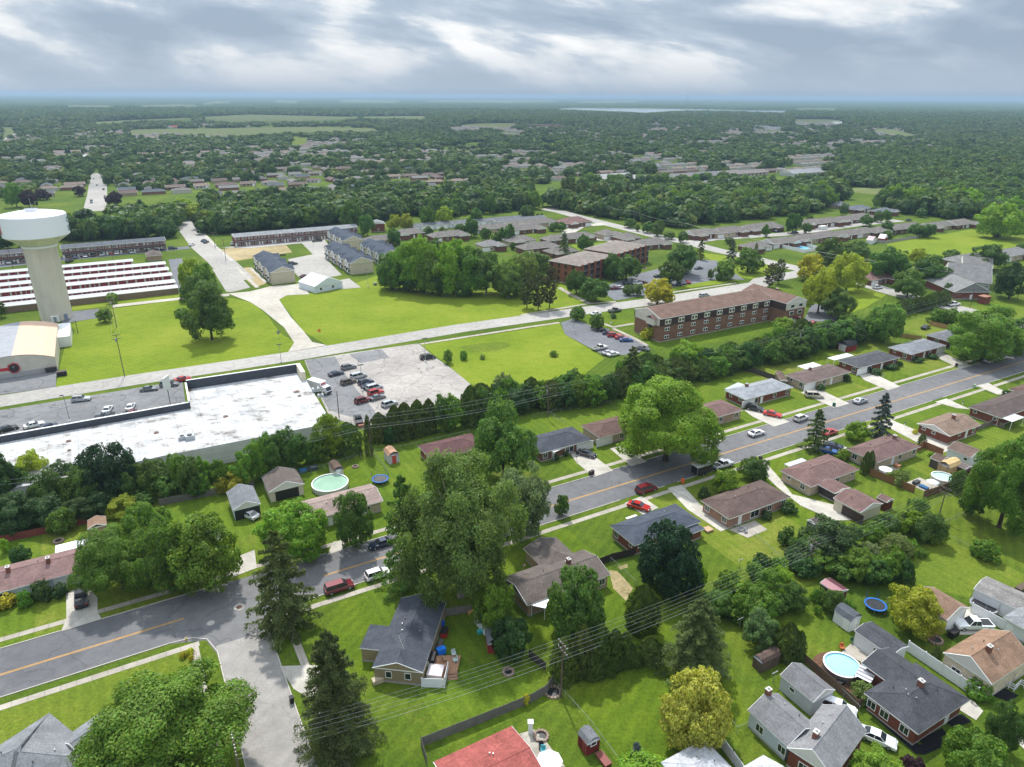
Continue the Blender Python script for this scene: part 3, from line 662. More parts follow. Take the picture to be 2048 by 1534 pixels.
sheet('driveway', [[('A4',1560,1075),('A4',1610,1060),('A4',1690,1140),('A4',1640,1205),('A4',1520,1130)], [('A4',1880,1310),('A4',1920,1295),('A4',2050,1400),('A4',2050,1480)], [('A2',205,822),('A2',470,815),('A2',520,880),('A2',420,1050),('A2',310,985)], [('A4',1400,520),('A4',1480,470),('A4',1600,400),('A4',1640,440),('A4',1740,560),('A4',1600,600),('A4',1480,600)], [('A4',1780,370),('A4',1979,310),('A4',1979,360),('A4',1850,420)]], DRIVE, .03)
sheet('patio', [[('A4',690,720),('A4',770,650),('A4',900,720),('A4',1000,860),('A4',880,820)], [('B3',1620,1130),('B3',1800,1065),('B3',1890,1130),('B3',1750,1188)], [('A3',140,1300),('A3',240,1270),('A3',330,1360),('A3',460,1534),('A3',300,1534)], [('B4',1140,800),('B4',1240,760),('B4',1420,840),('B4',1290,865)], [('B4',930,720),('B4',1080,670),('B4',1110,700),('B4',960,740)]], WALK, .035)
def iv(side):
    out = []
    for d in DRV:
        s, o = so(W(*d[0])); s2, _ = so(W(*d[1]))
        if (o > 0) == (side > 0): out.append((min(s, s2), max(s, s2)))
    if side < 0: out.append((sl-6.5, srt+4.5))
    return sorted(out)
for side, ok in ((1, FK), (-1, NK)):
    kb, wk = MB(), MB(); a = S0
    for x0, x1 in iv(side)+[(S1, S1)]:
        if x0 > a: kb.prism([g(a,ok), g(x0,ok), g(x0,ok+side*.16), g(a,ok+side*.16)], 0, .12)
        a = max(a, x1)
    o1, o2 = (7.2, 8.35) if side > 0 else (-7.7, -8.85)
    for a, b in (((S0, S1),) if side > 0 else ((S0, sl-2.2), (srt+1.5, S1))): wk.sheet([g(a,o1,.036), g(b,o1,.036), g(b,o2,.036), g(a,o2,.036)])
    if side < 0:
        for s in (sl-3.6, srt+2.6): wk.sheet([g(s,-7.7,.037), g(s+1.2,-7.7,.037), g(s+1.2,-70,.037), g(s,-70,.037)])
        for s0, sgn in ((sl, -1), (srt, 1)):
            P = [g(s0+sgn*6.5,NK), g(s0+sgn*3,NK-.5), g(s0+sgn*1.0,NK-1.9), g(s0,NK-5.5), g(s0,-110)]
            for p, q in zip(P, P[1:]):
                n = Vector((-(q-p).y, (q-p).x, 0)).normalized()*.08; kb.prism([p-n, q-n, q+n, p+n], 0, .12)
    struct('kerb', kb, KERB); struct('sidewalk', wk, WALK)
# street behind the shops, cross street, connecting street
def ribbon(pts, w, z):
    P = [W(*q) for q in pts]; Lf, Rt = [], []; LIFT[0] += .0004; z += LIFT[0]
    for i, p in enumerate(P):
        d = (P[min(i+1, len(P)-1)]-P[max(i-1, 0)]); n = Vector((-d.y, d.x, 0)).normalized()*w/2
        Lf.append(Vector((p.x+n.x, p.y+n.y, z))); Rt.append(Vector((p.x-n.x, p.y-n.y, z)))
    m = MB()
    for i in range(len(P)-1): m.add([Rt[i], Rt[i+1], Lf[i+1], Lf[i]], [(0,1,2,3)])
    return m
BACK = [('C1',-400,1558),('C1',0,1494),('C1',430,1425),('C1',930,1345),('C2',270,1180),('C2',900,1075),('C2',1500,975),('C2',1979,908),('C3',700,838),('C3',1100,785),('C3',1500,722),('C3',1820,670),('C4',130,640),('C4',420,585),('C4',480,560)]
struct('back_street', ribbon(BACK, 9.6, .02), CONCR)
CROSS = [('D3',560,650+250),('C3',330,140),('C3',420,152),('C3',560,190),('C3',740,235),('C3',900,275),('C3',1100,325),('C3',1350,378),('C3',1560,432),('C4',0,465),('C4',150,505),('C4',400,560),('C4',840,655),('C4',1000,710),('C4',1300,790),('C4',1560,850),('C4',2100,990)]
struct('cross_street', ribbon(CROSS, 10.5, .023), CONCR)
struct('villa_street', ribbon([('C3',1330,372),('C3',1500,345),('C3',1979,315),('C4',400,300),('C4',800,245),('C4',1100,215)], 9, .026), CONCR)
struct('villa_street', ribbon([('C3',740,240),('C3',560,255),('C3',480,300),('C3',560,345),('C3',760,350),('C3',900,385)], 9, .026), DRIVE)
struct('far_street', ribbon([('C1',1700,640),('C1',1560,500),('C1',1440,400),('C1',1350,290),('C1',1318,200)], 13, .022), CONCR)
struct('far_street', ribbon([('D1',690,960),('D1',712,830),('D1',720,680)], 15, .022), CONCR)
struct('far_street', ribbon([('D1',0,462),('D1',90,405),('D1',150,360)], 10, .022), CONCR)
struct('far_street', ribbon([('D2',690,600),('D2',770,640),('D2',900,700)], 12, .022), CONCR)
sheet('gravel_lane', [[('C1',1610,732),('C2',0,792),('C2',80,842),('C2',240,970),('C2',312,1080),('C2',270,1145),('C2',545,1098),('C2',440,1075),('C2',380,1000),('C2',290,900),('C2',205,775),('C2',260,745),('C2',420,738),('C2',375,660),('C2',150,680),('C2',0,718)], [('C1',790,832),('C1',800,812),('C1',1315,755),('C1',1620,732),('C1',1620,750),('C1',1315,772)]], GRAVEL, .03)
sheet('street_corner', [[('C1',1500,560),('C1',1640,555),('C1',1770,690),('C1',1640,722),('C1',1600,720)]], CONCR, .028)
sheet('parking_lot', [[('B1',-300,335),('B1',1290,75),('B1',1312,235),('B1',-300,520)], [('C1',-300,1330),('C1',400,1270),('C1',395,1392),('C1',-300,1490)]], ASPH2, .024)
sheet('parking_lot', [[('C2',385,1205),('C2',660,1160),('C2',1190,1085),('C2',1310,1185),('C2',1420,1260),('C2',1560,1375),('C2',1500,1490),('C2',1030,1560),('C2',900,1640),('C2',800,1690),('C2',560,1600),('C2',440,1340)]], CONCL, .024)
sheet('parking_lot', [[('C2',392,1200),('C2',600,1178),('C2',680,1312),('C2',760,1420),('C2',880,1560),('C2',900,1640),('C2',690,1600),('C2',560,1560),('C2',440,1340)], [('C2',700,1160),('C2',930,1125),('C2',985,1185),('C2',780,1225)]], ASPH2, .03)
sheet('parking_lot', [[('C3',430,938),('C3',520,908),('C3',690,980),('C3',950,1045),('C3',1050,1105),('C3',960,1165),('C3',740,1172),('C3',460,1022)], [('C3',700,700),('C3',950,600),('C3',1380,490),('C3',1530,500),('C3',1730,636),('C3',1560,628),('C3',1220,690),('C3',1030,745),('C3',810,782)], [('C1',1190,492),('C1',1290,482),('C1',1340,680),('C1',1250,728)], [('C1',-200,540),('C1',420,478),('C1',1160,412),('C1',1330,398),('C1',1350,415),('C1',430,502),('C1',-200,572)], [('C1',490,862),('C1',700,840),('C1',700,905),('C1',430,945)], [('C4',480,800),('C4',560,820),('C4',720,850),('C4',640,930),('C4',420,930)]], ASPHN, .026)
sheet('parking_lot', [[('C2',-200,408),('C2',0,385),('C2',560,325),('C2',600,345),('C2',420,372),('C2',0,412)], [('C2',360,372),('C2',520,342),('C2',560,395),('C2',540,490),('C2',650,602),('C2',380,650),('C2',310,580),('C2',270,490),('C2',445,455)], [('C2',620,640),('C2',700,625),('C2',785,690),('C2',640,702)]], CONCR, .026)
wl = MB()
def strips(c, pts, n, ln, ang, w=.11):
    P = [W(*q) for q in pts]; u = Vector((math.cos(GRID+R(ang)), math.sin(GRID+R(ang)), 0)); v = Vector((-u.y, u.x, 0))*w/2
    for i in range(n):
        p = P[0].lerp(P[1], i/(n-1)); p.z = .04; wl.add([p-v, p+u*ln-v, p+u*ln+v, p+v], [(0,1,2,3)])
strips(0, [('B1',-60,330),('B1',950,160)], 17, 5.2, -60); strips(0, [('C1',0,1395),('C1',160,1372)], 3, 5, 90); strips(0, [('C3',450,1005),('C3',740,1165)], 9, 5.2, 0); strips(0, [('C3',640,970),('C3',1000,1080)], 9, 5, 180); strips(0, [('C2',490,495),('C2',640,600)], 14, 5.5, 180); strips(0, [('C2',330,560),('C2',400,620)], 9, 5, 0); strips(0, [('B1',560,325),('B1',480,390)], 2, 4, -90)
struct('parking_markings', wl, WHITEL)
for q in (('A1',1690,405,.95),('A1',1490,517,.6)):
    p = W(*q[:3]); o = thing('manhole_cover', 'larger manhole cover in a pale ring, nearest the drooping spruce' if q[3] > .7 else 'smaller pale manhole cover past the end of the yellow line', 'manhole cover', (p.x,p.y,.02))
    MB().lathe([(q[3],0),(q[3],.02),(q[3]*.5,.024)], 24).build('ring', KERB, o); MB().lathe([(q[3]*.5,0),(q[3]*.5,.03),(0,.032)], 20).build('cover', m_flat('iron', (.14,.07,.045), .8) if q[3] > .7 else KERB, o)
struct('walkway', ribbon([('C3',420,690),('C3',500,740),('C3',640,805)], 2.2, .03), WALK)
struct('sidewalk', ribbon([('C2',1205,1090),('C2',1979,968),('C3',420,938)], 1.6, .03), WALK)
struct('walkway', ribbon([('C3',700,935),('C3',800,970),('C3',945,945)], 1.8, .03), WALK)
struct('walkway', ribbon([('C3',800,980),('C3',950,1050),('C3',1040,1100)], 1.6, .045), WALK)
struct('sidewalk', ribbon([('C3',150,885),('C3',620,805),('C3',820,790)], 1.6, .03), WALK)
struct('sidewalk', ribbon([('C3',1020,760),('C3',1230,722),('C3',1670,658)], 1.6, .034), WALK)
for q in ([('C1',1360,225),('C1',1520,390)], [('C1',1530,405),('C1',1640,500)], [('C1',1670,545),('C1',1820,690)], [('C1',1770,550),('C1',1880,655)]): struct('sidewalk', ribbon(q, 1.5, .034), DRIVE)
# ------------------------------------------------------------------ houses along the main road
RC = dict(navy=(.060,.067,.082), slate=(.06,.07,.09), grey=(.15,.155,.165), dgrey=(.075,.078,.085), lgrey=(.26,.275,.29), brown=(.118,.072,.060), mauve=(.155,.095,.085), tan=(.235,.15,.10), taupe=(.12,.10,.088), maroon=(.11,.055,.055), pinkt=(.27,.205,.18), charcoal=(.05,.05,.053), red=(.36,.095,.075), white=(.7,.7,.7), orange=(.40,.24,.155), wood=(.11,.075,.06), greyw=(.36,.36,.37))
NB = 'ranch houses on the far side of the main road'; SB = 'ranch houses on the near side of the main road'
def HH(name, label, A, B, Cc, rc, wall, **k):
    wc = BR[wall] if wall in BR else wall
    return house(name, label, A, B, Cc, rc=RC[rc] if isinstance(rc, str) else rc, wall=wc, **k)
WHITEW, BLUEW, TANW, CREAMW, GREYW = (.66,.67,.68), (.50,.56,.62), (.27,.215,.13), (.55,.49,.38), (.45,.47,.5)
# far side, west to east
HH('ranch_house', 'long ranch house with dusty pink roof behind the black pickup driveway', ('A1',-420,240), ('A1',-300,385), ('A1',640,112), (.20,.125,.115), BLUEW, wm=SIDING, L1=8.2, roof='gable', chim=[(.1,.52),(.05,-.1)], group=NB, feat={'BC':'p.w.w.G'}, vents=2)
HH('ranch_house', 'grey roofed house mostly hidden behind the roadside maples', ('B1',1020,1270), ('B1',1130,1370), ('B1',1620,1235), 'grey', BLUEW, wm=SIDING, L1=8.2, roof='gable', group=NB, feat={'BC':'w.pdw'}, vents=1)
HH('ranch_house', 'long ranch house with pale pinkish tan roof in front of the green pool', ('B2',300,950), ('B2',385,1050), ('B2',950,915), 'pinkt', 'buff', L1=8.0, roof='gable', group=NB, feat={'BC':'w.dw.pw.','CD':'w'}, gable=BRICK, vents=2)
HH('ranch_house', 'maroon hip roofed house half hidden behind the big sycamore', ('B2',1235,535), ('B2',1320,610), ('B2',1620,540), 'maroon', 'red', L1=8.4, L2=14, roof='hip', group=NB, feat={'BC':'w.dp.w'}, vents=1)
r5 = HH('ranch_house', 'navy grey hip roofed brick house with white awning and double garage', ('B3',175,495), ('B3',270,578), ('B3',628,483), (.058,.064,.078), 'brown', L1=8.6, roof='hip', group=NB, feat={'BC':'wd.p.G','CD':'w'}, vents=2)
HH('ranch_house', 'brown hip roofed house with tan brick beside the giant maple', ('B3',575,388), ('B3',722,475), ('B3',830,448), 'brown', 'buff', L2=11.5, shift=(0,3.0), group=NB, feat={'BC':'G.w.'}, vents=0)
HH('ranch_house', 'mauve brown roofed house whose right end shows past the giant maple', ('B3',1370,315), ('B3',1400,345), ('B3',1655,240), 'mauve', 'tan', L1=8.2, L2=15, shift=(0,-1.0), group=NB, feat={'BC':'p.w.w','CD':'w'}, vents=1)
HH('ranch_house', 'light grey roofed red brick house with black car and red coupe outside', ('B4',-134,140), ('B4',6,212), ('B4',345,122), 'lgrey', 'red', group=NB, feat={'BC':'Gpd.w.w','AB':'ss'}, vents=2, chim=[(-.3,-.4)])
HH('ranch_house', 'brown roofed tan brick house with beige minivan in its driveway', ('C4',300,1305), ('C4',440,1372), ('C4',750,1285), (.135,.098,.088), 'buff', group=NB, feat={'BC':'G.wd.p','AB':'sw'}, vents=2, chim=[(-.4,-.2)])
HH('ranch_house', 'dark grey hip roofed brick house with white carport behind it', ('C4',670,1200), ('C4',810,1260), ('C4',1100,1185), 'dgrey', 'red', group=NB, feat={'BC':'Gp.d.w','AB':'sw'}, vents=2)
HH('ranch_house', 'pale slate hip roofed brick house with garage at its east end', ('C4',1025,1110), ('C4',1180,1165), ('C4',1425,1098), (.2,.21,.23), 'red', group=NB, feat={'BC':'w.dw.G','AB':'sw'}, vents=2)
HH('ranch_house', 'grey roofed brick house almost hidden by the roadside spreading tree', ('C4',1310,1025), ('C4',1440,1075), ('C4',1720,990), 'grey', 'red', L1=8.2, group=NB, feat={'BC':'w.d.pG','AB':'w'}, vents=0)
# near side, west to east
HH('house', 'large grey hip and gable roofed house at the bottom corner of the street', ('A1',-420,1640), ('A1',355,1155), ('A1',760,1490), (.19,.2,.21), BLUEW, wm=SIDING, snap=False, z=3.0, slope=.55, roof='hip', ridge='x', group=None, vents=4, feat={'BC':'w.w'}, wings=[(7.2,2.4,5.5,7.0,dict(roof='gable',ridge='x',slope=.5))])
o, M2, hx2, hy2 = HH('house', 'tan sided house with navy roof, roof aerial and wooden deck', ('A2',1065,345), ('A2',860,835), ('A2',1225,858), 'navy', TANW, snap=False, wm=SIDING, roof='gable', ridge='x', slope=.36, over=.18, gable=m_flat('tan_gable', (.27,.215,.13), .7), z=2.75, feat={'BC':'.v.v.'}, vents=5, wings=[(1.6,-5.2,5.2,3.4,dict(roof='flat',z=2.72,rm=None))])
an = thing('roof_aerial', 'old television aerial mast on the navy roof ridge', 'aerial', (0,0,0)); K = place_mat(*[x for x in frame_of(('A2',1065,345), ('A2',860,835), ('A2',1225,858), 2.75, False)[:3]]); zt = 2.75+.36*hy2
MB().tube((hx2-2.2,0,zt),(hx2-2.2,0,zt+1.9),.03,n=5,M=K).build('mast', GALV, an)
mb = MB().tube((hx2-3.6,-.7,zt+1.8),(hx2-.9,.9,zt+1.8),.03,n=4,M=K)
for i in range(9):
    t = i/8; c_ = Vector((hx2-3.6+2.7*t, -.7+1.6*t, zt+1.8)); dd = Vector((-.5,.85,0))*(.95-.5*t); mb.tube(c_-dd, c_+dd, .016, n=4, M=K)
mb.build('elements', GALV, an)
HH('ranch_house', 'L-shaped house with taupe roof, roof vents and white patio cover', ('A3',55,200), ('A3',155,380), ('A3',745,165), 'taupe', 'tan', L1=8.4, roof='gable', ridge='y', over=.35, group=SB, feat={'BC':'.w.p..w','CD':'.w'}, vents=4, chim=[(-.2,.35)], gable=BRICK, wings=[(-5.6,2.6,8.5,7.2,dict(roof='halfhip',ridge='x',slope=.33))])
HH('ranch_house', 'slate blue hip roofed brick house beside the dark round tree', ('B3',775,1100), ('B3',950,1240), ('B3',1425,1070), 'slate', 'red', group=SB, feat={'AB':'w.s','BC':'s.w..w'}, vents=1, wings=[(4.3,6.0,2.6,3.2,dict(roof='flat',z=2.3))])
HH('ranch_house', 'brown hip roofed pink brick house with concrete patio and long driveway', ('B4',-310,915), ('B4',-114,1050), ('B4',335,900), (.105,.072,.062), 'pink', group=SB, feat={'AB':'w.w','BC':'.d.p.w.w'}, vents=4)
HH('ranch_house', 'reddish brown hip roofed tan brick house with screened rear porch', ('B4',258,708), ('B4',475,828), ('B4',812,700), 'mauve', 'buff', group=SB, feat={'AB':'sw','BC':'...w.s'}, vents=6, chim=[], wings=[(6.1,-3.0,4.4,5.0,dict(roof='gable',ridge='x',wm=WOOD,wall=(.06,.05,.045),z=2.5,slope=.2))])
HH('ranch_house', 'reddish brown hip roofed house inside the orange board fence', ('B4',725,555), ('B4',935,655), ('B4',1250,540), (.145,.092,.083), 'buff', group=SB, feat={'AB':'w.','BC':'..dw.w'}, vents=4, chim=[(-.1,.5)])
HH('ranch_house', 'tan shingled brick house with white gable end windows', ('B4',1230,375), ('B4',1455,470), ('B4',1670,388), (.20,.14,.105), 'red', roof='gable', ridge='y', group=SB, feat={'AB':'ss.','BC':'.sdw'}, vents=3, chim=[(0,.2)])
HH('ranch_house', 'dark brown hip roofed brick house with white rear patio cover', ('B4',1572,250), ('B4',1795,335), ('B4',2230,205), (.095,.072,.066), 'red', group=SB, feat={'AB':'s.s','BC':'..w.w'}, vents=3)
HH('ranch_house', 'brown roofed tan brick house cut by the frame edge behind the flagpole', ('B4',1870,130), ('B4',2060,200), ('B4',2450,70), 'brown', 'buff', group=SB, feat={'AB':'sw','BC':'w.w'}, vents=1)
# garages, sheds and lean-tos
HH('detached_garage', 'grey gable roofed garage with pale blue walls, white car in its doorway', ('B1',1580,870), ('B1',1665,988), ('B1',1862,938), (.17,.18,.19), BLUEW, cat='garage', wm=SIDING, roof='gable', ridge='x', slope=.5, over=.25, feat={'BC':'O'}, base=False)
HH('detached_garage', 'taupe roofed garage with its door open beside the green pool', ('B2',75,760), ('B2',140,865), ('B2',390,800), 'taupe', CREAMW, cat='garage', wm=SIDING, roof='gable', ridge='x', slope=.45, over=.25, feat={'BC':'O'}, base=False)
HH('detached_garage', 'reddish brown roofed garage with cream walls and dark brown double door', ('B4',625,905), ('B4',828,1005), ('B4',990,940), 'mauve', CREAMW, cat='garage', wm=PAINT, roof='gable', ridge='x', slope=.32, over=.25, feat={'AB':'.G'}, vents=3, base=False, doorcol=(.055,.035,.032))
HH('detached_garage', 'white garage with brown roof behind the barn sheds', ('B4',1500,505), ('B4',1458,560), ('B4',1640,625), (.15,.105,.085), WHITEW, cat='garage', wm=SIDING, roof='gable', ridge='y', slope=.35, over=.2, L1=6.0, feat={'BC':'..s'}, base=False, snap=True)
HH('detached_garage', 'long grey roofed shed with pale grey siding beside the white car', ('A4',400,797), ('A4',262,890), ('A4',500,1080), (.16,.16,.165), GREYW, cat='garage', wm=SIDING, roof='gable', ridge='y', slope=.55, over=.12, feat={'BC':'.s..'}, base=False)
HH('detached_garage', 'slate roofed white outbuilding between the pool patio and the vinyl fence', ('A4',900,507), ('A4',775,570), ('A4',1045,745), (.062,.066,.075), WHITEW, cat='garage', wm=SIDING, roof='gable', ridge='y', slope=.25, over=.15, feat={'BC':'..s.'}, vents=0, base=False)
HH('detached_garage', 'tan roofed garage with a row of panes beside the white pickup', ('A4',1340,268), ('A4',1600,402), ('A4',1440,490), (.21,.135,.095), CREAMW, cat='garage', wm=SIDING, roof='gable', ridge='x', slope=.45, over=.2, feat={'BC':'G'}, vents=0, base=False)
HH('detached_garage', 'long white vinyl sided outbuilding with grey roof at the lawn edge', ('A4',1760,195), ('A4',1768,290), ('A4',1960,440), (.2,.19,.18), WHITEW, cat='garage', wm=SIDING, roof='gable', ridge='y', slope=.22, over=.1, L1=5.5, L2=11, shift=(0,1.5), feat={'BC':'...s'}, snap=-52, base=False)
def shed(label, A, B, Cc, z, rc, wall, roof='gambrel', ridge=None, wm=None, feat=None, rm=None, slope=.75, name='garden_shed', **k):
    return HH(name, label, A, B, Cc, rc, wall, cat='shed', z=z, wm=wm or WOOD, roof=roof, ridge=ridge, slope=slope, over=.08, base=False, gable=wm or WOOD, trim=None, feat=feat, rm=rm, **k)
DB = (.6,.6,.58)
shed('white walled gambrel shed with brown roof beside the fire ring', ('B2',555,675), ('B2',585,705), ('B2',660,690), 2.0, 'wood', (.6,.58,.5), wm=SIDING, ridge='x', feat={'BC':'d'}, L1=4, snap=True)
shed('grey and red gambrel shed with orange brown roof in a gravel border', ('B2',948,575), ('B2',975,612), ('B2',1050,590), 2.1, 'orange', (.5,.5,.5), wm=SIDING, ridge='x', feat={'BC':'d'}, doorcol=(.5,.06,.05), L1=3.6)
shed('small brown roofed shed by the red board fence', ('B1',608,1080), ('B1',625,1110), ('B1',760,1075), 2.1, 'tan', (.4,.25,.2), roof='gable', slope=.4, L1=3.4)
shed('grey white shed with dark roof by the board fence behind the deck yard', ('A2',1590,455), ('A2',1635,520), ('A2',1715,505), 1.9, 'dgrey', WHITEW, wm=SIDING, ridge='x', L1=3.8)
shed('small red barn shed with grey gambrel roof beside the dark bush', ('A2',1665,590), ('A2',1700,650), ('A2',1800,640), 1.8, 'grey', (.25,.03,.03), ridge='x', feat={'BC':'d'}, doorcol=(.3,.03,.03), L1=3.2, L2=2.8)
shed('red barn shed with pale grey gambrel roof beside the chain link fence', ('A3',545,1300), ('A3',622,1385), ('A3',715,1330), 2.0, 'grey', (.16,.022,.02), ridge='x', feat={'AB':'.d','BC':'s'}, doorcol=(.2,.03,.03), vents=0)
shed('weathered brown wooden shed with rounded roof on the mown lawn', ('A4',62,742), ('A4',120,805), ('A4',265,748), 1.9, 'wood', (.13,.095,.07), ridge='y')
shed('white shed with slate gambrel roof below the maroon roofed shed', ('A4',700,385), ('A4',640,432), ('A4',770,512), 2.2, (.09,.1,.115), WHITEW, wm=SIDING, ridge='y', feat={'BC':'.d','CD':'d'})
shed('maroon ribbed metal roofed lean shed among the alley bushes', ('A4',605,192), ('A4',545,235), ('A4',672,318), 2.3, (.15,.055,.07), (.12,.04,.05), roof='gable', ridge='y', slope=.3, rm=METALROOF)
shed('dark red barn shed with white door trim on the alley lawn', ('C4',668,1085), ('C4',725,1112), ('C4',795,1095), 2.0, 'charcoal', (.2,.02,.02), ridge='y', feat={'AB':'g'}, doorcol=(.62,.6,.58), wm=PAINT)
shed('dark brown plank shed with grey brown roof behind the white garage', ('B4',1318,618), ('B4',1390,652), ('B4',1460,625), 2.3, (.12,.085,.065), (.085,.07,.06), roof='gable', ridge='x', slope=.4)
shed('yellow gambrel roofed wooden shed with tan doors next to the round pool', ('B4',1375,665), ('B4',1470,700), ('B4',1535,660), 2.1, (.6,.42,.2), (.45,.3,.16), ridge='y', feat={'AB':'d'}, doorcol=(.45,.3,.17))
shed('grey brown roofed low shed beside the yellow shed', ('B4',1490,668), ('B4',1570,700), ('B4',1615,680), 2.0, (.15,.12,.11), (.1,.06,.045), roof='gable', ridge='x', slope=.3)
shed('small dark red shed with brown roof beside the cream garage', ('B4',938,897), ('B4',1005,935), ('B4',1062,915), 2.3, 'mauve', (.1,.03,.02), roof='gable', ridge='x', slope=.4)
shed('small grey roofed blue shed half under the alley thicket', ('B4',455,1060), ('B4',500,1095), ('B4',560,1060), 2.0, 'taupe', (.08,.09,.14), roof='gable', ridge='y', slope=.5)
shed('weathered brown lean shed against the tan brick house wall', ('C4',232,1300), ('C4',270,1365), ('C4',300,1330), 2.4, 'wood', (.19,.14,.1), roof='gable', ridge='x', slope=.3)
shed('tiny maroon shed in the corner of the villa yard', ('C4',955,335), ('C4',985,348), ('C4',1010,335), 2.2, 'white', (.35,.03,.04), roof='gable', ridge='x', slope=.5)
shed('white shed in front of the pool owner lawn near the villas', ('C4',868,350), ('C4',905,360), ('C4',935,345), 2.3, (.5,.42,.42), WHITEW, wm=SIDING, roof='gable', ridge='x', slope=.4)
# bottom right corner, another bearing
HH('house', 'grey roofed pale blue sided house with brick chimney at its end', ('A4',250,1015), ('A4',25,1125), ('A4',300,1385), (.17,.17,.175), BLUEW, wm=SIDING, roof='gable', ridge='y', slope=.5, over=.25, z=3.0, feat={'BC':'.w..w'}, chim=[(-.1,-.92)], gable=SIDING, vents=2)
HH('house', 'steep grey gabled house wing with white gable wall and red brick base', ('A4',545,1100), ('A4',297,1405), ('A4',640,1600), (.21,.21,.215), 'red', roof='gable', ridge='x', slope=.75, over=.25, z=3.2, snap=False, feat={'BC':'.w.w'}, chim=[(.5,-.25)], gable=SIDINGW, vents=2)
HH('house', 'charcoal shingled red brick house with big hip roof and black mulch beds', ('A4',848,1005), ('A4',1230,1302), ('A4',1600,1060), (.055,.058,.066), 'red', roof='hip', z=3.0, slope=.36, over=.6, feat={'AB':'w.w..w.','BC':'...d.'}, vents=5, chim=[(-.05,.1)], wings=[(-4.2,2.0,7.2,6.4,dict(roof='gable',ridge='x',slope=.34,z=3.02))])
HH('house', 'tan shingled storey and a half house with white gable over yellow brick', ('A4',1700,557), ('A4',1405,718), ('A4',1745,945), (.24,.15,.10), 'cream', roof='gable', ridge='x', z=3.4, slope=.62, over=.2, feat={'BC':'.w.w.'}, chim=[(.3,.15)], vents=3, gable=SIDINGW)
HH('house', 'grey roofed house with white porch posts at the frame edge', ('A4',2100,330), ('A4',1812,465), ('A4',2060,600), (.23,.24,.25), WHITEW, wm=SIDING, roof='hip', slope=.35, feat={'AB':'w.w','BC':'d.w'}, z=2.8)
HH('house', 'red roofed house at the bottom of the picture behind a board fence', ('A2',1280,1490), ('A2',1840,1250), ('A3',340,1600), (.30,.085,.072), BLUEW, wm=SIDING, roof='gable', ridge='x', slope=.2, z=2.6, feat={'AB':'w.w'}, vents=4, L2=9.5, shift=(0,.5))
HH('house', 'silver grey hip roofed house below the golden tree', ('A3',1130,1500), ('A3',1440,1338), ('A3',1680,1570), (.42,.43,.45), WHITEW, wm=SIDING, roof='hip', slope=.35, z=2.8, feat={'BC':'w.w'}, vents=2)
HH('house', 'small pale roof corner beside the white trellis at the picture bottom', ('A3',1760,1560), ('A3',1835,1492), ('A3',1930,1560), (.45,.46,.47), WHITEW, wm=SIDING, roof='gable', slope=.4, z=2.6, L1=6, L2=6, shift=(-1,1.5))
# awnings, patio covers
def cover(label, A, B, Cc, z, rc, posts=True, name='patio_cover', rm=None):
    ctr, e1, e2, L1, L2 = frame_of(A, B, Cc, z); th = math.atan2(e1.y, e1.x); o = thing(name, label, 'patio cover', (ctr.x,ctr.y,0), th, None, rc)
    sgn = 1 if e1.cross(e2).z > 0 else -1
    MB().box(-L1/2,L1/2,-L2/2,L2/2,z-.08,z).build('roof', rm or METALROOF, o)
    for sx in (-1,1):
        for sy in (-1,1): MB().tube((sx*(L1/2-.15),sy*(L2/2-.15),0),(sx*(L1/2-.15),sy*(L2/2-.15),z-.08),.06,n=6).build('post', TRIM, o)
    return o
cover('white ribbed patio cover behind the dusty pink roofed house', ('B1',395,1240), ('B1',385,1308), ('B1',690,1232), 2.7, (.72,.74,.76))
cover('white corrugated patio cover on the taupe roofed house', ('A3',228,362), ('A3',310,440), ('A3',355,330), 2.5, (.7,.71,.72))
cover('white flat carport behind the dark grey roofed house', ('C4',605,1190), ('C4',650,1210), ('C4',760,1165), 2.6, (.68,.68,.68))
cover('white patio cover behind the tan brick house', ('C4',385,1243), ('C4',430,1270), ('C4',540,1240), 2.6, (.7,.72,.72))
cover('white patio cover with dark screens at the dark brown roofed house', ('B4',1808,325), ('B4',1880,372), ('B4',1972,340), 2.6, (.62,.62,.6))
cover('grey white awning over the lawn north of the reddish brown house', ('B4',288,668), ('B4',330,685), ('B4',440,635), 2.4, (.55,.58,.6))
cover('white slatted awning over the picture window of the navy grey house', ('B3',360,565), ('B3',375,585), ('B3',460,548), 2.4, (.72,.72,.72))
cover('white porch roof on the light grey roofed house yard', ('B3',1595,128), ('B3',1625,150), ('B3',1720,105), 2.4, (.5,.55,.52))
cover('small white bench roof by the slate blue house', ('B3',888,1045), ('B3',900,1055), ('B3',970,1028), 1.6, (.7,.7,.68))
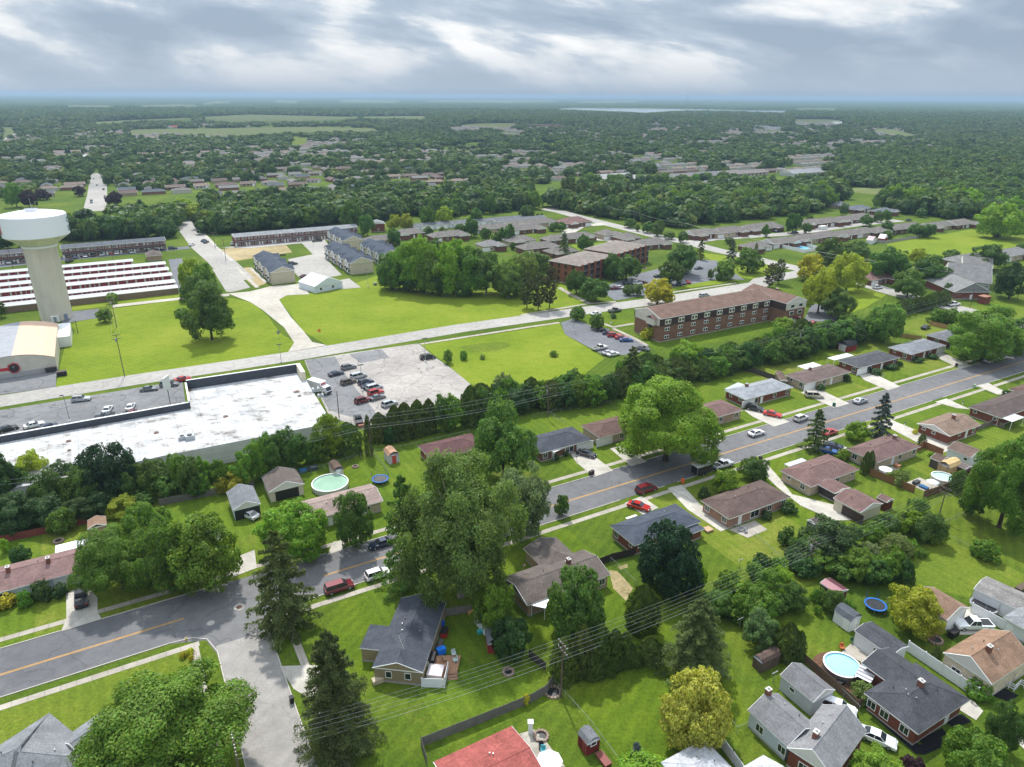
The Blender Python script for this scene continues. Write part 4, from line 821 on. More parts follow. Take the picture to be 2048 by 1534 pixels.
# ------------------------------------------------------------------ shops with the white roof
def world_poly(pts, z): return [W(*q, z) for q in pts]
mp = world_poly([('B1',-420,594),('B1',1350,272),('B1',1325,138),('C2',362,1287),('B2',535,300),('B2',482,392),('B1',1160,606),('B1',-420,950)], 5.0)
ml = thing('shopping_block', 'long low shopping block with stained white flat roof and dark parapets', 'shops', (mp[6].x, mp[6].y, 0)); gm = ml.location.copy()
lp = [p-gm for p in mp]
MB().prism(lp, -.3, 4.85).build('wall', CONC, ml, (.5,.5,.46))
def m_roofwhite():
    t = NT('white_membrane'); p = t.pos(); st = t.ramp(t.noise(t.scaled(p, .16, .24, 1, -GRID), 1, 7, .72), [(.40,(.50,.51,.52)),(.52,(.43,.43,.425)),(.585,(.33,.315,.295)),(.64,(.13,.12,.11)),(.69,(.36,.345,.33))])
    w = t.n('ShaderNodeTexWave', wave_type='BANDS', bands_direction='X'); w.inputs['Scale'].default_value = .105; t.l(t.scaled(p, 1, 1, 1, -GRID), w.inputs['Vector']); st = t.gain(st, t.mapr(w.outputs['Fac'], .84, 1, .0, .03))
    f = t.mapr(t.noise(p, .12, 6, .75), .62, 1.05, .28, .46); return t.bsdf(t.gain(st, f), .95, 0, .0)
MB().prism([(*p.xy, 0) for p in lp], 4.85, 5.0).build('roof', m_roofwhite(), ml)
PARA = m_flat('parapet_dark', (.045,.052,.065), .8, amp=.25, scale=.5)
def parapet(a, b, h, t=.3, side=1):
    a, b = lp[a], lp[b]; d = (b-a).normalized(); n = Vector((-d.y, d.x, 0))*t*side
    m = MB(); m.prism([a.xy, b.xy, (b+n).xy, (a+n).xy], 4.9, 5.0+h); po = m.build('parapet', PARA, ml)
    MB().prism([(a-n*.25).xy, (b-n*.25).xy, (b+n*1.25).xy, (a+n*1.25).xy], 5.0+h, 5.12+h).build('coping', TRIM, po)
parapet(0, 1, 1.7); parapet(1, 2, 2.0); parapet(2, 3, 2.6)
a, b = lp[3], lp[4]; e = (b-a).normalized(); c_ = a+e*7
m = MB().prism([a.xy, c_.xy, (c_+Vector((-e.y,e.x,0))*-1.2).xy, (a+Vector((-e.y,e.x,0))*-1.2).xy], 4.9, 7.6); m.build('entrance_parapet', CONC, ml, (.6,.55,.42))
for k, (c0, x, y, s, lab) in enumerate([('B2',465,150,1.0,'grey rooftop unit nearest the box truck'),('B2',500,190,.8,'grey rooftop unit at the roof corner behind the truck cab'),('B1',1290,490,.9,'small rooftop vent box beside the dark roof seam'),('B1',1345,490,1.1,'larger rooftop vent box beside the dark roof seam'),('B2',330,155,.8,'flat brown roof hatch on the white roof'),('B2',350,185,.5,'small low vent below the brown roof hatch'),('B1',485,505,.6,'dark vent box on the left part of the white roof'),('B1',490,570,.4,'small vent below the dark vent box on the left part'),('B1',1105,445,.6,'vent box in the middle of the white roof'),('B1',1595,330,.6,'rusty vent box right of the roof step'),('B1',1335,148,.7,'orange pallet on the roof by the parapet corner')]):
    p = W(c0, x, y, 5.0); o = thing('rooftop_unit', lab, 'roof unit', (p.x,p.y,5.0), GRID, None, (.4,.42,.43) if k < 4 else (.25,.15,.1))
    MB().box(-.9*s,.9*s,-.7*s,.7*s,0,1.0*s if k < 4 else .25).build('casing', PAINT, o); MB().tube((0,0,1.0*s if k < 4 else .25),(0,0,1.15*s if k < 4 else .3),.5*s,n=12).build('fan', BLACK, o)
# ------------------------------------------------------------------ hall with the barrel roof, lean-to
ctr, e1, e2, L1, L2 = frame_of(('C1',-190,1262), ('C1',408,1172), ('C1',390,945), 4.6); th = math.atan2(e1.y, e1.x)
hb = thing('barrel_roofed_hall', 'low hall with shallow barrel roof, half grey and half salmon', 'hall', (ctr.x,ctr.y,0), th); sg = 1 if e1.cross(e2).z > 0 else -1
m = MB(); n = 16; hx, hy = L1/2, L2/2
prof = [(-hx+L1*i/n, 4.6+2.2*(1-((2*i/n-1)**2))) for i in range(n+1)]
wall = [(-hx,0)]+[(x,z) for x, z in prof]+[(hx,0)]
for y in (-hy, hy): m.add([(x,y,z) for x, z in wall], [tuple(range(len(wall)))])
m.add([(-hx,-hy,0),(-hx,hy,0),(-hx,hy,4.6),(-hx,-hy,4.6)], [(0,1,2,3)]); m.add([(hx,-hy,0),(hx,hy,0),(hx,hy,4.6),(hx,-hy,4.6)], [(0,1,2,3)])
m.build('wall', CONC, hb, (.5,.47,.4))
for nm, r0, r1, cc in (('roof', 0, n//2, (.3,.31,.33)), ('roof', n//2, n, (.62,.43,.31))):
    m = MB()
    for i in range(r0, r1): m.add([(prof[i][0],-hy-.2,prof[i][1]+.06),(prof[i+1][0],-hy-.2,prof[i+1][1]+.06),(prof[i+1][0],hy+.2,prof[i+1][1]+.06),(prof[i][0],hy+.2,prof[i][1]+.06)], [(0,1,2,3)])
    m.build(nm, CONC, hb, cc, label='grey roof half' if r0 == 0 else 'salmon roof half')
yf = -hy*sg if True else 0
def facade(side):                                                    # nearest long face looks to the street
    return -hy-.03
m = MB(); m.box(-hx,hx,-hy-.12,-hy-.02,0,1.5); m.build('base_band', CONC, hb, (.33,.33,.32))
K = Matrix.Translation((-hx+L1*.49,-hy-.1,2.9)); m = MB(); rg = random.Random(3)
pts = [((1.75 if i % 2 else 1.3)*rg.uniform(.9,1.15)*math.cos(2*math.pi*i/36), (1.75 if i % 2 else 1.3)*rg.uniform(.9,1.15)*math.sin(2*math.pi*i/36)) for i in range(36)]
Kx = K @ Matrix(((1,0,0,0),(0,0,-1,0),(0,1,0,0),(0,0,0,1)))
sgn_ = thing('wall_sign', 'red splash and black ball sign with red banner on the hall front', 'sign', (0,0,0)); sgn_.matrix_world = hb.matrix_basis
sgn_.location = hb.location; sgn_.rotation_euler = hb.rotation_euler
MB().prism(pts, 0, .1, M=Kx).build('splash', PAINT, sgn_, (.42,.02,.03)); MB().tube((0,0,.08),(0,0,.2),1.25,n=24,M=Kx).build('ball', BLACK, sgn_)
for x, y in ((-.25,.45),(.15,.5),(-.02,.15)): MB().tube((x,y,.19),(x,y,.215),.13,n=10,M=Kx).build('finger_hole', RIM, sgn_)
MB().box(-8,-1.2,-.5,.35,.0,.12,M=Kx).build('banner', PAINT, sgn_, (.45,.02,.03))
ln = house('lean_to', 'white flat roofed lean-to at the end of the barrel roofed hall', ('C1',398,940), ('C1',385,1036), ('C1',492,1040), cat='outbuilding', z=3.6, wall=(.72,.72,.7), wm=PAINT, rc=(.78,.77,.75), rm=m_flat('white_felt', (.78,.76,.72), .8, amp=.15, scale=.6), roof='flat', over=.05, base=False)
# ------------------------------------------------------------------ water tower
p = W('C1',405,905); rb = 5.35
wt = thing('water_tower', 'white water tower bowl on a ribbed tan concrete shaft', 'water tower', (p.x,p.y,0))
zt_ = height_at(p, 'C1', 240, 150)
zn = height_at(p, 'C1', 300, 395); zb = height_at(p,'C1',260,315)
m = MB(); k = 26
for i in range(k):
    z0, z1 = zn*i/k, zn*(i+1)/k; r0 = rb+.12*i/k; m.lathe([(r0,z0),(r0-.02,z1-.06),(r0-.09,z1-.05),(r0-.09,z1)], 40)
def m_shaft():
    t = NT('shaft_concrete'); p_ = t.obj(); f = t.mapr(t.noise(t.scaled(p_, .3,.3,.06), 1, 4), .88, 1.1, .3, .7)
    return t.bsdf(t.gain(t.mix(t.noise(p_, .25, 3), (.56,.51,.43), (.64,.58,.49)), f), .9, 0, .1)
m.build('shaft', m_shaft(), wt)
rB = 10.7
MB().lathe([(rb+.1,zn-.2),(rb+.45,zn-.15),(rb+.5,zn+.5),(rb+.1,zn+.6)], 40).build('collar', m_flat('tower_white', (.8,.81,.82), .5, amp=.03), wt)
m = MB(); m.lathe([(rb+.1,zn+.5),(rb+.6,zn+.9),(rB*.97,zb-.3),(rB,zb)], 56)
def m_bowl():
    t = NT('bowl_panels'); p_ = t.obj(); f = t.mapr(t.noise(t.scaled(p_, .6,.6,.08), 1, 4, .7), .75, 1.06, .3, .65)
    return t.bsdf(t.gain(t.mix(0., (.72,.71,.65), (.72,.71,.65)), f), .7, 0, .2)
m.build('bowl_underside', m_bowl(), wt)
m = MB(); zr = zt_-.9; m.lathe([(rB,zb),(rB,zr-.35),(rB-.4,zr),(rB*.6,zt_-.12),(.01,zt_)], 72); bo = m.build('tank', m_flat('tank_white', (.80,.81,.88), .45, amp=.02), wt, smooth=False)
def onbowl(a0, a1, z0, z1, off=.04, n=6):
    v = [((rB+off)*math.cos(a0+(a1-a0)*i/n), (rB+off)*math.sin(a0+(a1-a0)*i/n), z) for z in (z0, z1) for i in range(n+1)]
    return v, [(i,i+1,n+2+i,n+1+i) for i in range(n)]
tc = math.atan2(-p.y, -p.x)                                           # bearing from the tower to the camera side
for i in range(7):                                                     # flag stripes, slanting
    z = zb+1.2+i*(zr-zb-2.2)/7; m = MB()
    for j in range(5):
        a0 = tc-1.52+j*.05; v, f = onbowl(a0, a0+.05, z+.45-j*.11, z+1.0-j*.11, n=1); v = v[:2]+v[2:]; v = [v[0],(v[1][0],v[1][1],v[1][2]-.11),v[2],(v[3][0],v[3][1],v[3][2]-.11)]; m.add(v, f)
    m.build('flag_stripe', PAINT, bo, (.45,.02,.03))
def letter(ch, a, z, h, col):
    cu = bpy.data.curves.new('tower_letter', 'FONT'); cu.body = ch; cu.size = h*1.38; cu.extrude = .05; cu.align_x = 'CENTER'
    tmp = bpy.data.objects.new('tower_letter_outline', cu); C.objects.link(tmp); me = bpy.data.meshes.new_from_object(tmp.evaluated_get(bpy.context.evaluated_depsgraph_get())); bpy.data.objects.remove(tmp)
    o = bpy.data.objects.new('tower_letter', me); C.objects.link(o); o.parent = bo; me.materials.clear(); me.materials.append(PAINT); o.color = (*col, 1)
    o.location = ((rB+.06)*math.cos(a), (rB+.06)*math.sin(a), z); o.rotation_euler = (R(90), 0, a+R(90)); return o
for i, ch in enumerate('CI'): letter(ch, tc+1.30+i*.16, zr-3.4, 2.0, (.02,.12,.09))
for i, ch in enumerate('CO'): letter(ch, tc+1.30+i*.16, zr-6.4, 2.0, (.02,.12,.09))
m = MB(); m.lathe([(2.2,zt_-.1),(2.2,zt_+.9)], 16); m.build('top_railing', m_flat('rail_white', (.7,.7,.7)), wt)
MB().tube((1,-.5,zt_),(0.6,-.5,zt_+4.6),.06,n=5).build('antenna', GALV, wt)
MB().box(-.6,.6,-rb-.35,-rb+.1,0,2.4, M=Matrix.Rotation(tc+R(90)+.55,4,'Z')).build('door', PAINT, wt, (.2,.25,.33))
o = thing('equipment_cabinet', 'white equipment cabinet at the foot of the water tower', 'cabinet', W('C1',395,930), GRID); MB().box(-1.3,1.3,-.9,.9,0,2.3).build('casing', TRIM, o); MB().box(-.5,.5,-.94,-.9,.1,2.0).build('door', GALV, o)
# ------------------------------------------------------------------ rows: storage units, terraces, garages
def row(name, label, A, B, Wd, z, cat, group=None, n=1, shift=0., **k):
    a, b = W(*A, z), W(*B, z); th = GRID if k.pop('grid', True) else math.atan2(b.y-a.y, b.x-a.x)
    u = Vector((math.cos(th), math.sin(th), 0)); v = Vector((-u.y, u.x, 0)); L = (b-a).dot(u)
    ctr = b-u*L/2+v*(Wd/2+shift); ctr.z = z
    root = thing(name, label, cat, (ctr.x,ctr.y,0), th, group); Minv = (Matrix.Translation((ctr.x,ctr.y,0)) @ Matrix.Rotation(th,4,'Z')).inverted()
    M = block(root, Minv, ctr, u, v, L, Wd, z=z, **k); return root, M, L, Wd
MAROON = (.19,.018,.030)
for i, (A, B, w) in enumerate([(('C1',-250,655),('C1',940,502),6.5),(('C1',-250,690),('C1',1172,522),7),(('C1',-250,725),('C1',1195,562),7),(('C1',-250,775),('C1',1218,602),7),(('C1',-250,830),('C1',1240,652),7),(('C1',-250,915),('C1',1258,690),6.5)]):
    root, M, L, Wd = row('storage_building', '%s row of white roofed storage units counted from the brick terrace' % ('first','second','third','fourth','fifth','sixth')[i], A, B, w, 2.7, 'storage building', 'storage unit rows beside the water tower', wall=(.5,.47,.42) if i < 5 else (.2,.14,.1), wm=PAINT, rc=(.44,.45,.46), rm=METALROOF, roof='gable', slope=.05, over=.1, base=False)
    if i < 5:
        nd = int(L/3.6)
        for j in range(nd):
            x = -L/2+.8+j*(L-1)/nd; small = (j % 7) in (4, 5) and i > 2
            for q in ((0,1.3),(1.6,2.9)) if small else ((0,2.9),): MB().box(x+q[0],x+q[1],-Wd/2-.02,-Wd/2+.08,.0,2.48,0,M).build('roll_door', PAINT, root, MAROON)
def terrace(label, A, B, z, n, rc):
    root, M, L, Wd = row('brick_terrace', label, A, B, 9.5, z, 'terrace', None, wall=BR['red'], rc=rc, roof='gable', slope=.26, over=.25, vents=8)
    m = MB().box(-L/2+.3,L/2-.3,-Wd/2-1.3,-Wd/2+.1,2.75,2.95,0,M); m.build('canopy', SHINGLE, root, rc)
    for j in range(n):
        x = -L/2+L*(j+.5)/n; s = 1 if j % 2 else -1; dxx = L/n
        MB().box(x+s*dxx*.28-.45,x+s*dxx*.28+.45,-Wd/2+.2,-Wd/2+.29,0,2.1,0,M).build('door', TRIM, root)
        for zz, xx, w in ((1.5,-s*dxx*.15,.75),(4.3,-s*dxx*.2,.5),(4.3,s*dxx*.25,.4)):
            f = MB().box(x+xx-w-.08,x+xx+w+.08,-Wd/2+.2,-Wd/2+.27,zz-.65,zz+.65,0,M).build('window', TRIM, root)
            MB().box(x+xx-w,x+xx+w,-Wd/2+.2,-Wd/2+.285,zz-.55,zz+.55,0,M).build('pane', GLASS, f)
terrace('long two storey brick terrace with slate roof behind the storage units', ('C1',425,425), ('C1',1170,355), 5.4, 15, (.10,.11,.125))
terrace('two storey brick terrace wing partly behind the water tower', ('C1',-230,490), ('C1',200,437), 5.4, 8, (.085,.09,.10))
terrace('two storey brick terrace with pale grey roof behind the bare building plots', ('C1',1640,322), ('C2',762,262), 5.4, 20, (.22,.23,.24))
HH('house', 'brick end house with grey roof at the end of the pale roofed terrace', ('C2',870,225), ('C2',880,240), ('C2',930,235), (.2,.21,.22), 'red', z=5.2, L1=9, L2=9, roof='gable', feat={'BC':'w'})
for A, B, lab in ((('C2',1140,255),('C2',1560,225),'grey roofed garage row with pale walls behind the round street trees'),(('C2',1440,240),('C2',1985,192),'longest grey roofed garage row, its right half below the woodland'),(('C3',-10,232),('C3',330,195),'grey roofed garage row ending beside the round tree at the villas')):
    root, M, L, Wd = row('garage_row', lab, A, B, 8, 3.0, 'garage row', 'garage rows below the woodland', wall=(.55,.56,.57), wm=PAINT, rc=(.13,.135,.145), roof='gable', slope=.3, over=.2)
    for j in range(int(L/5)): MB().box(-L/2+1+j*5,-L/2+4+j*5,-Wd/2+.15,-Wd/2+.26,0,2.2,0,M).build('garage_door', TRIM, root)
# new townhouses
TW = 'new beige townhouses with dark blue roofs'
NAVYR = (.055,.068,.09)
for lab, A, B, Cc in (('beige townhouse block nearest the white meeting house, bins behind it',('C2',22,470),('C2',150,590),('C2',312,562)),('beige townhouse block facing the parking bays, middle of the three',('C2',530,402),('C2',705,522),('C2',862,500)),('beige townhouse block beside the dark woodland edge',('C2',790,380),('C2',912,470),('C2',1060,448)),('smallest beige townhouse block by the round tree',('C2',560,290),('C2',640,362),('C2',778,350))):
    root, M, hx, hy = HH('townhouse_block', lab, A, B, Cc, NAVYR, (.52,.46,.34), cat='townhouse', group=TW, z=5.6, wm=SIDING, roof='gable', ridge='x', slope=.42, over=.25, gable=m_flat('beige_gable', (.52,.46,.34), .7), base=False)
    ng = max(2, int(hx*2/11))
    for i in range(ng):                                               # cross gables over each pair of homes
        xc = -hx+2*hx*(i+.5)/ng; w = hx/ng*.62; z0 = 5.5
        for s in (-1, 1):
            r = MB(); zr = z0+.42*hy; v = [(xc-w,s*(hy+.5),z0),(xc,s*(hy+.55),zr-.5),(xc+w,s*(hy+.5),z0),(xc,0,zr-.5),(xc-w,s*hy*.4,z0+.2),(xc+w,s*hy*.4,z0+.2)]
            r.add(v, [(0,1,3,4),(2,1,3,5)], 0, M); r.build('cross_gable_roof', SHINGLE, root, NAVYR)
            q = MB(); q.box(xc-w*.9,xc+w*.9,s*(hy-.3)-.35,s*(hy-.3)+.35,0,z0-.05,0,M); q.add([(xc-w*.95,s*(hy+.32),z0-.05),(xc+w*.95,s*(hy+.32),z0-.05),(xc,s*(hy+.32),zr-.65)], [(0,1,2)], 0, M); q.build('gable_wall', SIDING, root, (.7,.7,.68))
        for x in (xc-w*.55, xc+w*.55):
            MB().box(x-.45,x+.45,-hy-.1,-hy+.0,0,2.1,0,M).build('door', PAINT, root, (.03,.03,.035)); MB().box(x-.9,x+.9,-hy-.9,-hy,2.4,2.65,0,M).build('canopy', SHINGLE, root, (.03,.03,.035))
            for zz in (1.5, 4.2): f = MB().box(x+.7,x+1.7,-hy-.1,-hy+.0,zz-.6,zz+.6,0,M).build('window', GLASS, root)
HH('meeting_house', 'white walled building with white metal roof on the bright lawn', ('C2',370,640), ('C2',425,690), ('C2',626,650), (.62,.64,.66), (.62,.68,.74), cat='building', wm=SIDING, rm=METALROOF, roof='gable', ridge='x', slope=.42, over=.15, z=3.0, feat={'BC':'.w..w..'}, gable=m_flat('pale_gable', (.62,.68,.74), .7), base=False)
# three storey brown apartment block
A, B, Cc = ('C3',945,842), ('C3',1150,912), ('C4',215,767)
ctr, e1, e2, L1, L2 = frame_of(A, B, Cc, 8.7)
root, M, hx, hy = HH('apartment_block', 'three storey brown brick apartment block with mansard storey and brown roof', A, B, Cc, (.155,.098,.076), (.20,.108,.072), cat='apartments', z=8.7, roof='gable', ridge='y', slope=.3, over=.3, gable=m_flat('cream_gable', (.58,.54,.46), .7, amp=.04), vents=3)
m = MB().box(-hx+.1,hx-.1,-hy+.1,hy-.1,5.9,8.45,0,M); m.build('mansard', SHINGLE, root, (.055,.034,.03))
MB().box(-hx+.6,hx-.6,-hy+.02,-hy+.2,5.9,8.45,0,M).build('gable_siding', SIDING, root, (.58,.54,.46))
nb = 9
for i in range(nb):
    y = -hy+3.4+i*(2*hy-6.8)/(nb-1)
    for zz in (1.7, 4.5, 7.2):
        w, h = (1.05,.62) if zz < 7 else (1.35,.9)
        f = MB().box(hx-.28,hx-.12 if zz < 7 else hx+.02,y-w,y+w,zz-h,zz+h,0,M).build('window', TRIM if zz < 7 else m_flat('cream_trim', (.62,.58,.48)), root)
        for s in (-.5,.5): MB().box(hx-.28,hx-.1 if zz < 7 else hx+.05,y+s*w-.4,y+s*w+.4,zz-.45,zz+.45,0,M).build('pane', GLASS, f)
for zz in (1.7, 4.5, 7.2):
    f = MB().box(-.9+1.5,.9+1.5,-hy+.15,-hy+.35-.25,zz-.6,zz+.6,0,M).build('window', GLASS, root)
q = MB(); q.box(1,5.2,-hy-1.3,-hy+.2,5.9,8.1,0,M); q.build('bay', SIDING, root, (.58,.54,.46)); q = MB(); q.add([(.7,-hy-1.6,8.1),(3.1,-hy-1.6,9.2),(5.5,-hy-1.6,8.1),(.7,-hy+.3,8.1),(3.1,-hy+.3,9.2),(5.5,-hy+.3,8.1)], [(0,1,4,3),(1,2,5,4)], 0, M); q.build('bay_roof', SHINGLE, root, (.155,.092,.078))
Minv = (Matrix.Translation(root.location) @ Matrix.Rotation(root.rotation_euler.z,4,'Z')).inverted()
ctr = Vector((root.location.x, root.location.y, 8.7))
block(root, Minv, ctr+e1*3.2+e2*(hy+4.6), e1, e2, 2*hx+7.5, 11.5, z=8.7, roof='gable', ridge='x', slope=.36, wall=(.20,.108,.072), rc=(.155,.098,.076), gable=m_flat('cream_gable2', (.62,.58,.5), .7), feat=None, over=.3, chim=[(-.1,.5)])
MB().box(3.2-hx-3.6,3.2+hx+3.62,hy-1.1,hy+10.3,5.9,8.45,0,M).build('mansard', SHINGLE, root, (.05,.032,.028)); MB().box(3.2+hx+3.5,3.2+hx+3.75,hy-.9,hy+10.1,5.9,8.5,0,M).build('gable_siding', SIDING, root, (.6,.56,.48))
for zz in (1.7,4.5,7.2):
    for y in (hy+2.5,hy+7): f = MB().box(3.2+hx+3.6,3.2+hx+3.82,y-1.1,y+1.1,zz-.7,zz+.7,0,M).build('window', TRIM, root); MB().box(3.2+hx+3.6,3.2+hx+3.85,y-.95,y+.95,zz-.55,zz+.55,0,M).build('pane', GLASS, f)
MB().box(3.2+hx+3.6,3.2+hx+5.4,hy+3.8,hy+5.8,2.5,2.8,0,M).build('entrance_awning', PAINT, root, (.12,.02,.02)); MB().box(3.2+hx+3.55,3.2+hx+3.8,hy+4.3,hy+5.3,0,2.1,0,M).build('door', TRIM, root)
# three storey brick apartments with balconies
root, M, hx, hy = HH('apartment_block', 'three storey red brick apartments with balconies and flagpole in front', ('C3',385,485), ('C3',540,545), ('C3',775,475), (.21,.18,.155), (.22,.085,.05), cat='apartments', z=9.2, roof='hip', slope=.14, over=.5, L2=30, wings=[(-2.0,34,20,30,dict(slope=.14))], vents=5)
for yy in list(np.arange(-hy+2, hy-1, 5.2))+list(np.arange(hy+5, hy+34, 5.2)):
    off = 0 if yy < hy+2 else -2.0+10-hx
    MB().box(hx-.5+off,hx+.35+off,yy-.7,yy+.7,0,9.4,0,M).build('brick_pier', BRICK, root, (.2,.075,.045))
    for zz in (.3,3.2,6.2):
        bl = MB().box(hx-.45+off,hx-.38+off,yy+.8,yy+4.3,zz,zz+2.5,0,M).build('balcony_shade_panel', BLACK, root); MB().box(hx-.4+off,hx+.25+off,yy+.8,yy+4.3,zz-.15,zz,0,M).box(hx+.15+off,hx+.22+off,yy+.8,yy+4.3,zz+.9,zz+1.0,0,M).build('railing', CONC, bl, (.25,.22,.2))  # black panel paints the shade of the recess behind each railing
for xx in np.arange(-hx+2, hx-1, 4):
    for zz in (1.6,4.6,7.6): f = MB().box(xx-.5,xx+.5,-hy+.4,-hy+.6-.2,zz-.9,zz+.9,0,M).build('window', GLASS, root)
# ------------------------------------------------------------------ villas (single storey duplexes)
VG = 'taupe roofed single storey villas among the round street trees'
VL = [(('C3',95,262),('C3',415,222),10,0),(('C3',295,345),('C3',692,325),11,0),(('C3',500,248),('C3',655,222),14,1),(('C3',735,318),('C3',850,310),12,0),(('C3',880,352),('C3',1005,335),12,0),(('C3',955,390),('C3',1215,372),12,0),(('C3',120,385),('C3',260,350),11,0),(('C3',190,428),('C3',430,395),11,0),(('C3',385,455),('C3',560,428),10,0),
 (('C2',815,358),('C2',1065,345),11,0),(('C2',1060,330),('C2',1240,300),11,0),(('C2',1280,330),('C2',1560,312),11,0),(('C2',1612,292),('C2',1850,262),10,0),(('C2',1850,290),('C2',2100,265),10,0),(('C2',1870,365),('C2',1985,350),11,0),(('C2',1650,400),('C2',1800,385),11,2),
 (('C4',15,405),('C4',205,395),11,0),(('C4',180,378),('C4',390,362),11,3),(('C4',345,352),('C4',545,340),11,0),(('C4',470,328),('C4',700,318),11,0),(('C4',620,328),('C4',840,308),11,0),(('C4',790,308),('C4',955,292),11,0),(('C4',890,285),('C4',1100,280),11,0),(('C4',1040,270),('C4',1290,255),11,0),(('C4',1310,268),('C4',1510,245),11,3),(('C4',1460,245),('C4',1650,232),12,3),
 (('C3',1335,315),('C3',1570,302),12,3),(('C3',1490,300),('C3',1760,285),12,0),(('C3',1700,282),('C3',1979,262),12,0),(('C4',0,272),('C4',290,255),12,0),(('C4',385,240),('C4',590,228),11,0),(('C4',540,240),('C4',705,218),11,0),(('C4',660,220),('C4',830,205),11,0),(('C4',730,195),('C4',925,188),11,0),(('C4',740,135),('C4',910,128),11,4),(('C4',880,145),('C4',1080,148),11,4),(('C4',660,108),('C4',750,102),11,4),
 (('C4',910,640),('C4',1080,610),11,1),(('C4',1530,515),('C4',1760,480),12,2),(('C4',1840,470),('C4',2050,440),12,2)]
for i, (A, B, w, cc) in enumerate(VL):
    gr = ['in the court left of the brick apartments' if A[0] == 'C3' and A[1] < 1300 else 'behind the leafy copse' if A[0] == 'C2' else 'beyond the cross street', 'near the garage rows','','','']
    lb = {0: 'taupe hip roofed villa %s' % gr[0], 1: 'maroon roofed villa %s' % ('by the woodland road' if i == 2 else 'under the big street trees'), 2: 'grey roofed villa %s' % ('behind the leafy copse' if A[0] == 'C2' else 'right of the bright mown field'), 3: 'villa with pale gable facing the cross street', 4: 'slate roofed villa against the far woodland'}[cc]
    root, M, L, Wd = row('villa', lb, A, B, w, 2.55+.18*(i % 4), 'villa', VG+{0:' '+gr[0],1:str(i),2:A[0],3:' gabled',4:' slate'}[cc], wall=BR['brown'] if i % 3 else BR['buff'], rc=[(.155,.14,.128),(.17,.10,.09),(.18,.175,.17),(.16,.145,.13),(.12,.13,.15)][cc], roof='halfhip' if cc == 3 else 'hip', slope=.42, over=.5, vents=2, gable=SIDINGW, base=False)
    openings(root, M, L/2-.5, Wd/2-.5, {'AB': random.choice(('Gwdw','wdGp','w.dG','GwwG'))})
    if True: block(root, (Matrix.Translation(root.location) @ Matrix.Rotation(GRID,4,'Z')).inverted(), Vector((root.location.x,root.location.y,0))+DX*(L*(.28 if i % 2 else -.26))-DN*(Wd/2+.3), DX, DN, 6.4, 5.6, z=2.53+.18*(i % 4), wall=BR['brown'], rc=[(.155,.14,.128),(.17,.10,.09),(.18,.175,.17),(.16,.145,.13),(.12,.13,.15)][cc], roof='gable', ridge='y', slope=.5, over=.4, base=False)
# long roofs right of the cross street
HH('brick_hall', 'brick gabled building with grey roof beside the utility cabinets', ('C4',1345,660), ('C4',1560,752), ('C4',1672,690), (.2,.2,.195), 'red', cat='building', roof='gable', ridge='x', slope=.5, z=3.4, feat={'BC':'.d.'}, gable=BRICK)
HH('long_hall', 'long two tone grey roofed hall with a band of small white dormers', ('C4',1415,520), ('C4',1430,605), ('C4',1765,690), (.15,.15,.15), (.5,.5,.5), cat='building', wm=SIDING, roof='gable', ridge='y', slope=.35, z=3.4, snap=False, vents=3, feat={'BC':'s.s.s.s'})
HH('long_hall', 'long grey roofed hall behind the rounded tree at the right', ('C4',1520,470), ('C4',1540,520), ('C4',1770,570), (.16,.155,.15), (.5,.48,.44), cat='building', wm=SIDING, roof='gable', ridge='y', slope=.35, z=3.4, snap=False)
HH('brick_house', 'small brown roofed brick house with bin store at the storage gate', ('C1',1020,440), ('C1',1035,475), ('C1',1150,462), (.13,.105,.09), 'tan', cat='house', z=2.8, L1=10, roof='hip', slope=.45)
o = thing('brick_kiosk', 'small red brick kiosk beside the alley drive', 'kiosk', W('C4',1690,800), GRID); MB().box(-2,2,-1.5,1.5,0,3).build('wall', BRICK, o, BR['red']); MB().box(-2.2,2.2,-1.7,1.7,3,3.2).build('roof', CONC, o, (.3,.15,.1))
